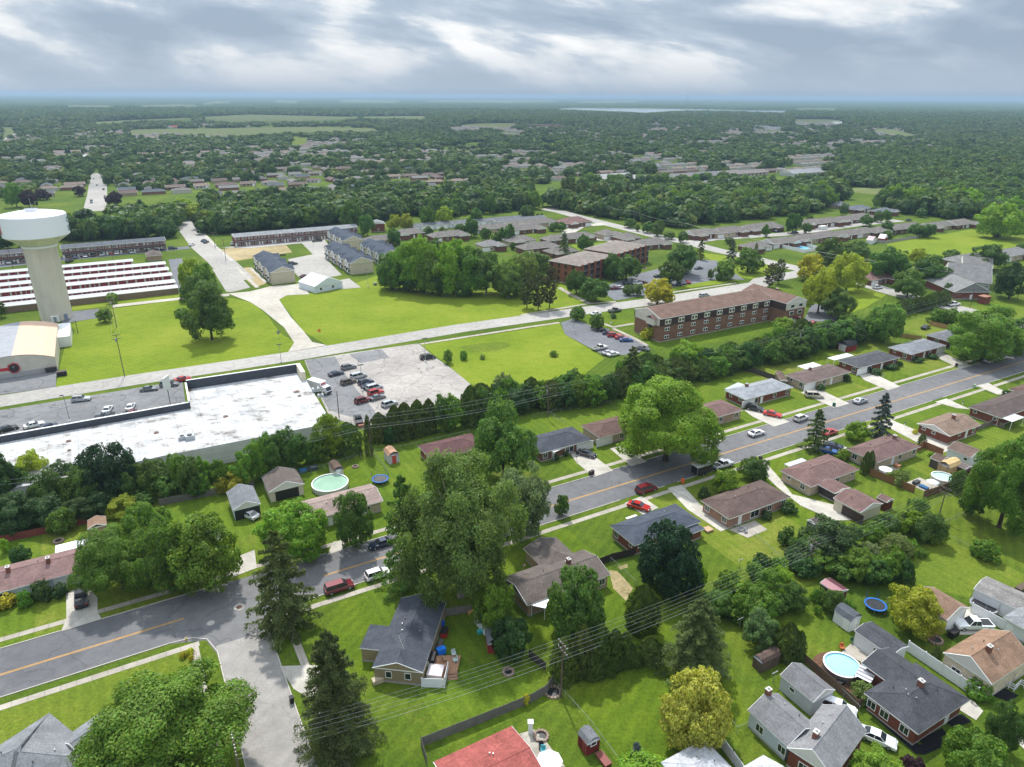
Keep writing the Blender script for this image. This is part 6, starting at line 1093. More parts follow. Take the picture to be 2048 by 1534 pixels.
p = W('B2',497,130,1.2); t = thing('box_truck', 'white box truck with red band parked beside the white roof', 'truck', (p.x,p.y,.03), GRID+R(-62), None, (.75,.75,.75))
MB().box(-4,1.4,-1.2,1.2,.9,3.5).build('box', PAINT, t); MB().box(1.39,1.43,-.8,.8,2.7,3.15).build('red_band', PAINT, t, (.5,.03,.03)); MB().prism([(1.5,.5),(3.6,.5),(3.6,1.3),(3.1,2.4),(1.5,2.5)], -1.05, 1.05, M=Matrix(((1,0,0,0),(0,0,1,0),(0,1,0,0),(0,0,0,1)))).build('cab', PAINT, t); MB().add([(3.63,-.9,1.35),(3.63,.9,1.35),(3.16,.9,2.3),(3.16,-.9,2.3)], [(0,1,2,3)]).build('windshield', GLASS, t); MB().box(3.55,3.66,-1.0,1.0,.5,.95).build('grille', BLACK, t)
for x in (-2.7,2.5):
    for s in (-1,1): w = MB(); w.tube((0,-.14,0),(0,.14,0),.46,n=14); w.tube((0,-.15,0),(0,.15,0),.26,n=10,mi=1); wo = w.build('wheel', [TYRE,RIM], t); wo.location = (x,s*1.05,.46)
# ------------------------------------------------------------------ poles, lines
PG = 'utility poles along the back alleys'
p1 = pole('A3',430,1040,660,'utility pole at the board fence corner with flower bed at its foot',PG,two=True); p2 = pole('B4',452,1432,1212,'utility pole in the thicket below the pink brick house',PG,two=True,transformer=True); p3 = pole('B4',1375,1045,830,'leaning utility pole behind the orange board fence',PG,two=True); p0 = pole('A1',1735,1800,1440,'utility pole top at the bottom edge under the huge maple',PG,two=True,h=10.5)
pR = pole('B4',2150,760,540,'utility pole beyond the right edge of the yards',PG,two=True,h=11)
line([p0,p1,p2,p3,pR], 'overhead wire of the near alley power line', 'overhead wires of the near alley', r=.0135)
n1 = pole('B1',795,880,700,'grey utility pole before the dome shaped dark tree',PG,two=False); n2 = pole('B2',858,612,330,'ivy clad utility pole at the yard fence corner',PG,arm=False,thick=.2); n3 = pole('B3',335,338,118,'utility pole with transformer above the navy grey house',PG,transformer=True); n4 = pole('C3',1312,1310,1182,'utility pole with transformer at the giant maple crown',PG,transformer=True); n5 = pole('C4',380,1182,993,'utility pole with transformer left of the red barn shed',PG,transformer=True); n0 = pole('B1',-500,1190,1000,'utility pole beyond the left edge behind the shops',PG,h=11); n6 = pole('C4',1595,835,700,'utility pole beside the brick kiosk',PG)
line([n0,n1,n2,n3,n4,n5,n6], 'overhead wire along the hedge behind the far houses', 'overhead wires along the hedge', levels=((-1.0,-.1),(1.0,-.1),(0,-2.2),(0,-2.9)), r=.018)
tree('B2',845,320,600,62,'arb','ivy mantle climbing the utility pole at the fence corner')
q1 = pole('C1',882,1320,1020,'tall utility pole at the front edge of the bright field','utility poles on the field',two=True,transformer=True,azi=90); q2 = pole('C1',825,970,765,'utility pole between field and storage units','utility poles on the field',two=True,azi=90,transformer=True)
q3 = pole('C1',800,480,395,'utility pole before the long brick terrace','utility poles on the field',azi=90); line([q1,q2,q3], 'overhead wire across the bright field', 'overhead wires across the field', levels=((-1.0,-.1),(1.0,-.1),(0,-1.3)), r=.014)
u1 = pole('C1',1598,502,348,'tall utility pole at the bare plots street corner','street utility poles',azi=90); u2 = pole('C1',1522,412,298,'utility pole left of the bare plots','street utility poles',azi=90); line([u1,u2], 'overhead wire at the bare plots', 'overhead wires at the plots', levels=((-1,-.1),(1,-.1)), r=.02)
s1 = pole('C3',668,188,80,'utility pole on the woodland road','poles of the cross street'); s2 = pole('C3',945,232,150,'utility pole before the dark conifers','poles of the cross street'); s3 = pole('C3',1276,366,228,'white topped utility pole at the street junction','poles of the cross street',transformer=True); s4 = pole('C4',970,655,512,'double utility pole on the cross street lawn','poles of the cross street',two=True); s5 = pole('C4',1932,768,605,'leaning brown utility pole at the right edge','poles of the cross street',two=True); line([s1,s2,s3,s4,s5], 'overhead wire along the cross street', 'overhead wires along the cross street', levels=((-1,-.1),(1,-.1),(0,-1.8)), r=.024, sag=1.4)
pole('B2',630,335,150,'bare timber pole in the asphalt beside the shop roof','single poles',arm=False)
pole('C1',93,560,405,'timber pole left of the water tower shaft','single poles',azi=90); pole('C1',552,1012,940,'short wooden post on the field beside the lean-to','single poles',arm=False,h=5.)
def lamp(c, x, y, ytop, label, heads=1):
    p = W(c, x, y); h = max(5, min(11, height_at(p, c, x, ytop))); o = thing('street_lamp', label, 'street lamp', p, GRID)
    MB().tube((0,0,0),(0,0,h),.09,.07,n=8).build('pole', GALV, o); MB().lathe([(.3,0),(.3,.6),(0,.62)], 10).build('base', CONC, o, (.6,.6,.58))
    for s in (-1,1)[:heads]: MB().box(min(0,s*.9),max(0,s*.9),-.18,.18,h-.02,h+.16).build('lamp_head', BLACK, o)
lamp('C2',1240,1218,1050,'parking lot lamp beside the black van',2); lamp('C2',795,1425,1238,'parking lot lamp among the cars of the side lot',2); lamp('C2',222,1222,1092,'street lamp at the gravel lane mouth',2); lamp('B1',495,368,180,'thin lamp post in the front parking lot'); lamp('C3',785,945,875,'lamp post on the apartment lawn'); lamp('C3',517,1000,960,'short lamp beside the handicapped bay'); lamp('C2',835,685,560,'thin pole at the white meeting house lot')
p = W('B1',1205,245); o = thing('pylon_sign', 'white blank pylon sign on a rusty pole behind the parapet', 'sign', (p.x,p.y,0), GRID); MB().tube((0,0,0),(0,0,5.4),.1,n=8).build('pole', POLEWOOD, o); MB().box(-.16,.16,-1.5,1.5,4.6,8.3,M=Matrix.Rotation(R(-35),4,'Z')).build('sign_panel', TRIM, o)
for c, x, y, l in (('C2',493,1035,'orange diamond road work sign on the mown field'),('C2',205,1048,'small survey post on the field by the gravel lane')):
    p = W(c,x,y); o = thing('field_sign', l, 'sign', p, GRID); MB().tube((0,0,0),(0,0,1.8),.04,n=5).build('post', GALV, o)
    MB().box(-.55,.55,-.02,.02,-.55,.55,M=Matrix.Translation((0,0,2.2)) @ Matrix.Rotation(R(45),4,'Y')).build('panel', PAINT, o, (.6,.2,.04) if '493' in str(x) else (.2,.22,.2))
# ------------------------------------------------------------------ fences
fence('board_fence', 'weathered grey board fence curving below the deck yard', [('A2',1250,1520),('A2',1212,1392),('A2',1600,1238),('A2',1979,1085),('A3',330,1015),('A3',372,950)], 1.7, (.17,.155,.14))
fence('board_fence', 'short weathered fence between navy roofed and taupe roofed houses', [('A2',1375,470),('A2',1565,440)], 1.6, (.2,.185,.165))
fence('board_fence', 'dark stained fence between taupe and slate blue houses', [('B3',700,1385),('B3',790,1350),('B3',955,1310)], 1.7, (.05,.04,.035))
fence('board_fence', 'dark board fence dropping down the yard right of the fire ring', [('A3',205,760),('A3',320,850)], 1.6, (.075,.065,.055))
fence('board_fence', 'grey board fence behind the mown garage yard', [('B1',1130,960),('B1',1460,895),('B1',1800,830)], 1.7, (.15,.135,.12))
fence('board_fence', 'red stained board fence at the left edge yard', [('B1',-120,1235),('B1',50,1215),('B1',360,1150),('B1',610,1085)], 1.6, (.22,.06,.045))
fence('board_fence', 'orange brown board fence round the pool yard', [('B4',868,735),('B4',1200,870)], 1.8, (.25,.13,.055)); fence('board_fence', 'orange brown board fence below the round pool', [('B4',1265,905),('B4',1460,840),('B4',1650,750),('B4',1655,700)], 1.8, (.2,.1,.05)); fence('board_fence', 'reddish board fence beside the long driveway', [('B4',1215,580),('B4',1270,550),('B4',1400,605)], 1.8, (.3,.13,.07))
fence('board_fence', 'grey rail and board fence behind the tan shingled house', [('B4',1640,430),('B4',1770,380),('B4',1830,420)], 1.5, (.2,.17,.14))
fence('board_fence', 'brown board fence between grey shed and mulched pool bed', [('A4',285,705),('A4',420,790),('A4',640,985),('A4',800,1120),('A4',890,1080)], 1.6, (.17,.11,.075))
fence('board_fence', 'dark grey board fence beside the light grey roofed house yard', [('C4',5,1275),('C4',215,1345)], 1.7, (.09,.08,.07)); fence('board_fence', 'new orange board fence behind the pale slate house', [('C4',1040,1030),('C4',1250,1065)], 1.7, (.4,.24,.11)); fence('board_fence', 'orange board fence at the black car on the lawn', [('C4',1308,955),('C4',1440,985)], 1.7, (.42,.25,.11))
fence('vinyl_fence', 'tall white vinyl fence running past the charcoal roof', [('A4',1150,715),('A4',1390,880),('A4',1640,1050)], 2.0, (.72,.73,.74), kind='vinyl'); fence('vinyl_fence', 'white vinyl fence behind the white pickup', [('A4',1600,440),('A4',1840,570)], 1.9, (.72,.73,.74), kind='vinyl'); fence('vinyl_fence', 'white panel fence round the oval pool among the villas', [('C4',262,408),('C4',425,445),('C4',528,425),('C4',400,385),('C4',262,408)], 1.9, (.75,.76,.77), kind='vinyl'); fence('board_fence', 'grey and white fence along the villa yard edge', [('C4',935,370),('C4',1000,378),('C4',1130,355),('C4',1270,335)], 1.7, (.35,.34,.33))
fence('vinyl_fence', 'white lattice frame panel beside the silver grey roof', [('A3',1565,1400),('A3',1640,1500),('A3',1740,1640)], 1.9, (.72,.72,.72), kind='vinyl'); fence('privacy_screen', 'white privacy screen at the end of the wooden deck', [('A2',1215,970),('A2',1375,975),('A2',1400,860)], 1.7, (.7,.72,.74), kind='vinyl')
for l, pts in (('chain link fence below the utility pole along the mown lawn',[('A3',375,950),('A3',640,1250),('A3',830,1510)]), ('chain link fence by the bare vegetable bed',[('A3',780,90),('A3',960,255)]), ('chain link fence round the green pool yard',[('B2',350,760),('B2',600,675),('B2',870,600),('B2',980,740)]), ('chain link fence behind the gambrel shed lawn',[('B2',870,600),('B2',1100,560),('B2',1550,455)]), ('chain link fence behind the navy grey house lawn',[('B3',230,345),('B3',560,275),('B3',790,245)]), ('chain link fence beside the utility pole lawn',[('B3',340,315),('B3',460,395)]), ('chain link fence along the hedge lawn',[('C3',1375,1350),('C3',1979,1215),('C4',500,1120)]), ('chain link fence at the pale blue house corner',[('A3',1600,1190),('A3',1670,1300),('A3',1775,1245)]), ('chain link fence below the pink brick house lawn',[('B4',20,1130),('B4',260,1360)]), ('chain link fence on the lawn at the leaning pole',[('B4',1390,1110),('B4',1600,1010)]), ('chain link fence across the striped lawn edge',[('B4',1400,1180),('B4',1640,1300)]), ('chain link fence beside the grey shed and white car',[('A4',600,940),('A4',810,1150)])): fence('chain_link_fence', l, pts, 1.2, (.3,.31,.3), kind='chain', step=3)
# ------------------------------------------------------------------ pools, trampolines, yard things
def pool(c, x0, x1, y, label, hgt, wat, wallc, oval=1.0):
    a, b = W(c,x0,y,hgt), W(c,x1,y,hgt); ctr = (a+b)/2; r = (b-a).length/2
    o = thing('swimming_pool', label, 'pool', (ctr.x,ctr.y,0), GRID, None, wallc); o.scale = (1, oval, 1)
    MB().lathe([(r,0),(r,hgt)], 36).build('wall', METALROOF, o); MB().lathe([(r-.12,hgt-.02),(r+.1,hgt-.02),(r+.1,hgt+.06),(r-.12,hgt+.06)], 36).build('rim', TRIM, o)
    MB().lathe([(r-.05,hgt-.18),(.01,hgt-.18)], 36).build('water', wat, o); MB().lathe([(r-.06,.05),(r-.06,hgt)], 36).build('liner', m_flat('pool_liner', (.55,.72,.78), .5), o); return o, ctr, r
pool('B2',440,690,795,'round above ground pool with greenish water behind the pinkish roof',1.2,WATER_GREEN,(.55,.56,.55)); po, pc, pr = pool('A4',572,815,810,'large round pool with pale blue water and brown mulch ring',1.3,WATER_POOL,(.2,.18,.165)); pool('B4',1335,1478,752,'small round pool with milky green water beside the sheds',1.2,m_flat('milky_water', (.42,.6,.52), .1),(.6,.6,.58)); pool('C4',335,450,405,'oval blue pool inside the white panel fence',.4,m_flat('blue_water', (.2,.55,.75), .08),(.6,.62,.64),1.3)
m = MB(); m.lathe([(pr,.02),(pr+1.5,.02)], 32, ctr=(pc.x,pc.y)); struct('mulch_bed', m, MULCH)
sheet('mulch_bed', [[('A4',860,1130),('A4',890,1120),('A4',1240,1380),('A4',1400,1330),('A4',1390,1400),('A4',1270,1450),('A4',1210,1440),('A4',1130,1370)],[('A4',1420,1215),('A4',1540,1160),('A4',1610,1215),('A4',1480,1260)],[('A4',1715,1020),('A4',1800,960),('A4',1940,1030),('A4',1880,1075)]], MULCHB, .05); sheet('mulch_bed', [[('A4',1260,600),('A4',1320,560),('A4',1400,590),('A4',1330,640)]], MULCH, .03); sheet('sealed_asphalt', [[('A4',1230,1345),('A4',1400,1260),('A4',1430,1300),('A4',1290,1400)]], MULCHB, .06)
def trampoline(c, x, y, wpx, label, rimc, net=True):
    p = W(c,x,y,.9); r = wpx/2*560/1979/F*depth(p); o = thing('trampoline', label, 'trampoline', (p.x,p.y,0), 0, None, rimc)
    MB().lathe([(r-.3,.88),(r,.88),(r,.96),(r-.3,.96),(r-.3,.88)], 28).build('rim_pad', PAINT, o); MB().lathe([(r-.3,.9),(.01,.86)], 28).build('mat', BLACK, o)
    for i in range(6):
        a = i*math.pi/3; x_, y_ = r*math.cos(a), r*math.sin(a); MB().tube((x_,y_,0),(x_,y_,.9),.03,n=5).build('leg', GALV, o)
        if net: MB().tube((x_,y_,.9),(x_,y_,2.5),.025,n=5).build('net_pole', PAINT, o)
    if net:
        m = MB()
        for i in range(28):
            for k in range(5):
                a0, a1 = 2*math.pi*i/28, 2*math.pi*(i+1)/28; m.tube((r*math.cos(a0),r*math.sin(a0),1+.35*k),(r*math.cos(a1),r*math.sin(a1),1+.35*k),.008,n=3,cap=False)
            m.tube((r*math.cos(a0),r*math.sin(a0),.95),(r*math.cos(a0),r*math.sin(a0),2.45),.007,n=3,cap=False)
        m.build('safety_net', BLACK, o)
trampoline('B2',920,768,118,'blue rimmed trampoline with net behind the pinkish roof end',(.02,.13,.45)); trampoline('A4',930,385,150,'blue rimmed trampoline half under the lime green tree',(.02,.15,.5)); trampoline('A4',1697,390,180,'black trampoline with net at the vinyl fence',(.3,.31,.32))
def ring(c, x, y, r, label):
    p = W(c,x,y); o = thing('fire_ring', label, 'fire ring', p); m = MB()
    for i in range(14): a = i*2*math.pi/14; m.box(r*math.cos(a)-.17,r*math.cos(a)+.17,r*math.sin(a)-.17,r*math.sin(a)+.17,0,.32)
    m.build('stones', CONC, o, (.26,.19,.15)); MB().lathe([(r-.1,.05),(.01,.08)], 14).build('ashes', BLACK, o)
ring('A2',1825,868,.75,'stone fire ring on the deck yard lawn'); ring('B2',745,686,.6,'red brick fire ring on the green pool lawn'); ring('B1',415,1212,.8,'ringed planting circle on the left edge lawn'); ring('A4',1350,640,1.0,'stone edged pond by the yellow brick house'); ring('A3',375,1010,1.1,'red edged flower bed at the alley pole'); ring('A3',290,1320,.9,'brick edged round bed beside the red roof')
def bin_(c, x, y, col, label):
    p = W(c,x,y); o = thing('wheelie_bin', label, 'bin', p, GRID, None, col); MB().prism([(-.27,-.3),(.27,-.3),(.29,.33),(-.29,.33)],.08,1.0).build('body', PAINT, o); MB().box(-.31,.31,-.34,.38,1.0,1.07).build('lid', PAINT, o)
    for s in (-1,1): MB().tube((s*.26-.03,.33,.1),(s*.26+.03,.33,.1),.1,n=8).build('wheel', TYRE, o)
bin_('A2',298,1078,(.012,.012,.014),'black wheelie bin at the side street kerb'); bin_('B3',638,745,(.05,.03,.03),'dark brown wheelie bin at the kerb of the navy grey house'); bin_('B3',655,738,(.04,.025,.025),'second dark wheelie bin touching the brown one'); bin_('B4',635,258,(.01,.1,.06),'green wheelie bin at the beige minivan drive'); bin_('B4',1625,125,(.3,.38,.27),'pale green wheelie bin across the road'); bin_('B4',115,640,(.02,.02,.025),'dark wheelie bin beside the weeping tree'); bin_('C4',1500,1248,(.02,.02,.02),'small dark bin at the pale slate house drive'); bin_('B3',1290,800,(.6,.12,.03),'orange bin at the long driveway mouth')
for i, x in enumerate((220,234,248)): bin_('C2',x,466,(.012,.012,.014),['leftmost black bin in the townhouse yard','middle black bin in the townhouse yard','rightmost black bin in the townhouse yard'][i])
for c, x, y, s, cc, l in (('C1',365,1285,1.3,(.03,.03,.035),'dark dumpster beside the barrel roofed hall'),('C1',440,1312,1.2,(.02,.02,.022),'black dumpster on the grass edge by the hall'),('C4',1270,960,.0,(.02,.02,.02),'')):
    if s: p = W(c,x,y); o = thing('dumpster', l, 'dumpster', p, GRID, None, cc); MB().prism([(-1.1*s,-.8),(1.1*s,-.8),(1.1*s,.8),(-1.1*s,.8)],.1,1.4).build('body', PAINT, o); MB().box(-1.15*s,1.15*s,-.85,.85,1.4,1.5).build('lid', PAINT, o, (.06,.04,.04))
# deck with its furniture
A, B, Cc = W('A2',1255,840,.5), W('A2',1315,745,.5), W('A2',1490,742,.5)
dk = thing('wooden_deck', 'stained wooden deck with steps behind the navy roofed house', 'deck', (B.x,B.y,0), 0, None, (.34,.19,.11)); D_ = [W('A2',*q,.5)-Vector((B.x,B.y,0)) for q in ((1250,930),(1320,745),(1492,742),(1462,870),(1380,880),(1370,960))]
MB().prism(D_, .38, .5).build('boards', WOOD, dk)
for i in range(3): q = W('A2',1432,880+i*14,0)-Vector((B.x,B.y,0)); MB().box(q.x-.75,q.x+.75,q.y-.3,q.y+.02,.02,.36-.11*i).build('step', WOOD, dk)
def chair(c, x, y, col, label, z=.5, rz=0.):
    p = W(c,x,y,z); o = thing('garden_chair', label, 'chair', (p.x,p.y,z), rz, None, col); MB().box(-.32,.32,-.32,.32,.36,.42).build('seat', PAINT, o); MB().box(-.32,.32,.27,.33,.42,1.0).build('backrest', PAINT, o)
    for a in (-.28,.28):
        for b in (-.28,.28): MB().box(a-.03,a+.03,b-.03,b+.03,0,.36).build('leg', PAINT, o)
    for a in (-.32,.28): MB().box(a,a+.06,-.3,.3,.58,.63).build('armrest', PAINT, o)
chair('A2',1440,745,(.4,.46,.45),'grey green deck chair farthest from the house',rz=.4); chair('A2',1452,790,(.42,.52,.5),'pale green deck chair near the deck edge',rz=-1.2); chair('A2',1275,830,(.4,.55,.42),'pale green chair by the house wall',rz=1.2); chair('A2',1375,785,(.35,.22,.13),'low wooden deck chair in the middle of the deck',rz=2.)
def blockthing(name, label, cat, c, x, y, sx, sy, h, col, z=0., rz=GRID, mat=None, top=None, part=('body','lid')):
    p = W(c,x,y,z); o = thing(name, label, cat, (p.x,p.y,z), rz, None, col); MB().box(-sx/2,sx/2,-sy/2,sy/2,.08,h).build(part[0], mat or PAINT, o); MB().box(-sx/2-.04,sx/2+.04,-sy/2-.04,sy/2+.04,h,h+.07).build(part[1], mat or PAINT, o, top or col)
    for a in (-1,1): MB().box(a*sx*.4-.04,a*sx*.4+.04,-sy/2+.03,sy/2-.03,0,.08).build('foot', BLACK, o)
blockthing('hot_tub','square hot tub with grey lilac cover inside the white screen','hot tub','A2',1312,880,2.2,2.2,.85,(.5,.48,.47),.3,R(-97),top=(.52,.46,.47)); blockthing('covered_grill','grill under a bright blue cover','grill','A2',1352,735,1.3,.8,1.1,(.01,.16,.6),.1); blockthing('grill','black grill under a dark cover at the house wall','grill','A2',1290,790,1.9,.8,1.15,(.015,.015,.017),.5,R(-97)); blockthing('riding_mower','red and black riding mower at the house wall','mower','A2',1375,600,1.6,1.0,.9,(.35,.02,.02),0,R(-97),top=(.02,.02,.02)); blockthing('barrel','blue barrel at the brick house corner','barrel','A2',1360,535,.6,.6,.9,(.02,.1,.4)); blockthing('bench','dark garden bench behind the covered grill','bench','A2',1345,690,1.9,.6,.8,(.1,.09,.085),0,R(-97)); blockthing('storage_box','green and blue toy box before the grey shed','box','A2',1625,590,.8,.6,.6,(.05,.35,.35)); blockthing('wood_pallet','stack of pale planks at the tan house corner','planks','A2',905,935,1.6,.9,.7,(.5,.42,.3),mat=WOOD); blockthing('wood_box','orange plywood boxes by the fence','box','A2',1570,460,1.2,.7,.7,(.55,.3,.12)); blockthing('planter','wooden planter box by the shed','planter','A3',730,1490,2.2,1.0,.45,(.2,.06,.05),rz=R(-60)); blockthing('sandbox','open timber box beside the blue door','planter','B3',1468,1135,1.6,1.4,.4,(.45,.3,.18)); blockthing('ac_unit','white air conditioner at the yellow brick house','air conditioner','A4',1462,880,.9,.9,.8,(.6,.6,.58)); blockthing('covered_grill','black grill in the yellow brick yard','grill','A4',1475,610,1.8,.9,1.1,(.015,.015,.016)); blockthing('transformer_box','green grey transformer box on the copse lawn','cabinet','C2',885,672,1.4,1.2,1.0,(.2,.24,.2)); blockthing('covered_boat','white covered camper between the villas','trailer','C4',552,278,6,2.4,2.2,(.7,.7,.68)); blockthing('compost_bin','dark compost pile box behind the green pool','box','B2',445,705,2.2,1.0,.9,(.03,.04,.05)); blockthing('tarp_pile','blue tarp covered pile at the pool yard fence','pile','B2',375,722,1.6,1.0,.7,(.03,.12,.25)); blockthing('patio_table','dark patio table beside the fence corner','table','B4',780,640,1.6,1.0,.75,(.02,.02,.02)); blockthing('log_store','dark log store beside the trampoline lawn','log store','A4',1955,290,2.6,1.0,1.0,(.1,.07,.05)); blockthing('dark_planter','stacked pots under the alley fence','planter','A4',690,945,1.6,.7,.6,(.02,.02,.02)); blockthing('bollard_crate','yellow and brown crate pile at the hedge gap','crate','B2',795,400,2.2,1.4,.7,(.25,.1,.06))
def umbrella(c, x, y, r, label, col, z=2.2):
    p = W(c,x,y,z); o = thing('parasol', label, 'parasol', (p.x,p.y,0), 0, None, col); MB().lathe([(r,z),(r*.5,z+.3),(.02,z+.5)], 8).build('canopy', PAINT, o); MB().tube((0,0,0),(0,0,z+.55),.03,n=6).build('pole', GALV, o); MB().lathe([(.3,0),(.3,.1),(0,.12)], 10).build('base', CONC, o, (.3,.3,.3))
umbrella('B4',1002,700,1.5,'white parasol over the patio table inside the orange fence',(.72,.74,.72)); umbrella('A3',350,1490,1.7,'white parasol on the patio of the red roofed house',(.75,.75,.73)); umbrella('B4',1335,790,1.3,'pale grey tent parasol below the round pool',(.6,.62,.68))
blockthing('garden_table','round wooden table inside the orange fence','table','B4',1080,690,1.1,1.1,.74,(.4,.18,.1)); blockthing('sunbed','blue folding bed by the pool patio','sunbed','B4',1270,835,1.0,1.8,.4,(.02,.1,.25)); blockthing('patio_bed','dark patio sofa below the pool','sofa','B4',1215,805,1.8,.8,.7,(.05,.05,.05))
chair('A3',305,1430,(.1,.45,.5),'turquoise folding chair on the red roof patio',0); chair('A3',290,1400,(.04,.04,.045),'black garden chair behind the turquoise chair',0); chair('A4',690,700,(.55,.15,.05),'orange chair at the pool patio corner',0); chair('A4',765,660,(.05,.12,.05),'green plant chair beside the outbuilding',0); chair('B3',1700,1140,(.3,.31,.33),'grey folding chair on the concrete patio',0); chair('B3',1735,1150,(.25,.26,.28),'grey folded lounge chair on the concrete patio',0,1.); chair('B3',1660,1105,(.4,.4,.38),'pale chair at the pink brick wall',0); chair('B4',990,735,(.5,.5,.5),'grey chair under the white parasol',0)
o = thing('patio_chimney', 'white chimney post on the red roof patio', 'chimney', W('A3',215,1290)); MB().box(-.3,.3,-.3,.3,0,1.9).build('post', TRIM, o); MB().box(-.4,.4,-.4,.4,1.9,2.0).build('cap', CONC, o, (.6,.6,.58))
# gazebo, striped pergola
ctr, e1, e2, L1, L2 = frame_of(('A4',968,700),('A4',890,742),('A4',1000,812),2.3); o = thing('gazebo', 'slate hip roofed gazebo by the pool patio', 'gazebo', (ctr.x,ctr.y,0), math.atan2(e1.y,e1.x))
r = MB(); roof_mesh(r, L1/2, L2/2, 2.3, 'hip', 'x', .4, .1); r.build('roof', [SHINGLE,GALV,SIDINGW], o, (.075,.085,.1)); MB().box(-.7,.7,-.4,.4,3.0,3.12).build('roof_vent', SHINGLE, o, (.06,.07,.08))
for a in (-1,1):
    for b in (-1,1): MB().tube((a*(L1/2-.2),b*(L2/2-.2),0),(a*(L1/2-.2),b*(L2/2-.2),2.25),.07,n=6).build('post', GALV, o); MB().box(a*(L1/2-.25)-.12,a*(L1/2-.25)+.12,b*(L2/2-.25)-.12,b*(L2/2-.25)+.12,.1,1.9).build('curtain', PAINT, o, (.3,.3,.31))
ctr, e1, e2, L1, L2 = frame_of(('A4',835,800),('A4',770,900),('A4',905,925),2.0,False); o = thing('pool_pergola', 'striped fabric pergola leaning over the pool deck', 'pergola', (ctr.x,ctr.y,0), math.atan2(e1.y,e1.x))
for i in range(10): MB().box(-L1/2+L1*i/10,-L1/2+L1*(i+1)/10,-L2/2,L2/2,2.0,2.03).build('fabric_stripe', PAINT, o, (.62,.62,.62) if i % 2 else (.22,.22,.25))
for a in (-1,1):
    for b in (-1,1): MB().tube((a*L1/2,b*L2/2,0),(a*L1/2,b*L2/2,2.1),.05,n=6).build('post', BLACK, o)
# small street things
p = W('A1',1318,640); o = thing('fire_hydrant', 'small pale yellow fire hydrant on the verge by the corner', 'hydrant', p, 0, None, (.6,.45,.15)); MB().lathe([(.15,0),(.15,.5),(.12,.62),(0,.7)], 10).build('barrel', PAINT, o); MB().tube((-.25,0,.42),(.25,0,.42),.07,n=8).build('outlet', PAINT, o, (.7,.65,.5))
def mailbox(c, x, y, label): p = W(c,x,y); o = thing('mailbox', label, 'mailbox', p, GRID); MB().box(-.05,.05,-.05,.05,0,1.0).build('post', TRIM, o); MB().box(-.12,.12,-.25,.25,1.0,1.25).build('box', PAINT, o, (.1,.1,.1))
mailbox('B4',1132,400,'white mailbox post on the lawn of the tan shingled house'); mailbox('B4',1542,250,'wooden mailbox post before the dark brown roofed house'); mailbox('B3',540,640,'lamp mailbox post beside the walk of the navy grey house'); mailbox('C4',980,1325,'mailbox post by the drive of the dark grey house')
def flag(c, x, y, ytop, label, hh=None, z0=0.):
    p = W(c,x,y,z0); h = hh or max(2.5, height_at(Vector((p.x,p.y,0)),c,x,ytop)-z0); o = thing('flagpole', label, 'flag', (p.x,p.y,z0), .6); MB().tube((0,0,0),(0,0,h),.04,.025,n=6).build('pole', RIM, o); w = min(1.6, h*.35); fl = MB()
    for i in range(7): fl.box(0.03,w,-.01,.01,h-.05-w*.6*(i+1)/7,h-.05-w*.6*i/7,i % 2)
    f = fl.build('flag', [m_flat('flag_red',(.4,.02,.03),.8), TRIM], o); MB().box(0.03,w*.42,-.014,.014,h-.05-w*.34,h-.05).build('canton', m_flat('flag_blue',(.02,.03,.15),.8), f)
flag('C3',1012,620,545,'tall flagpole with flag before the brick apartments'); flag('B4',1955,160,50,'flagpole with flag on the frame edge lawn'); flag('A3',162,150,100,'small flag on the eave of the taupe roofed house',1.4,3.2); flag('A4',1895,940,880,'small flag on the porch of the yellow brick house',1.6,.8)
fence('porch_railing', 'white porch railing of the yellow brick house', [('A4',1830,960),('A4',1905,1000),('A4',1945,960),('A4',2040,1010)], 1.0, (.75,.75,.75), kind='rail', step=.6)
p = W('B4',840,810+1000); 
for c, x, y, l in (('A3',1690,560,'old clothes pole on the alley lawn'),('A4',205,945,'dark yard lamp on the pale blue house lawn'),('B3',1690,1410,'thin clothes pole on the slate blue lawn')): p = W(c,x,y); o = thing('clothes_pole', l, 'pole', p, GRID); MB().tube((0,0,0),(0,0,2.2),.05,n=6).build('post', GALV, o); MB().box(-.6,.6,-.04,.04,2.1,2.2).build('arm', GALV, o)
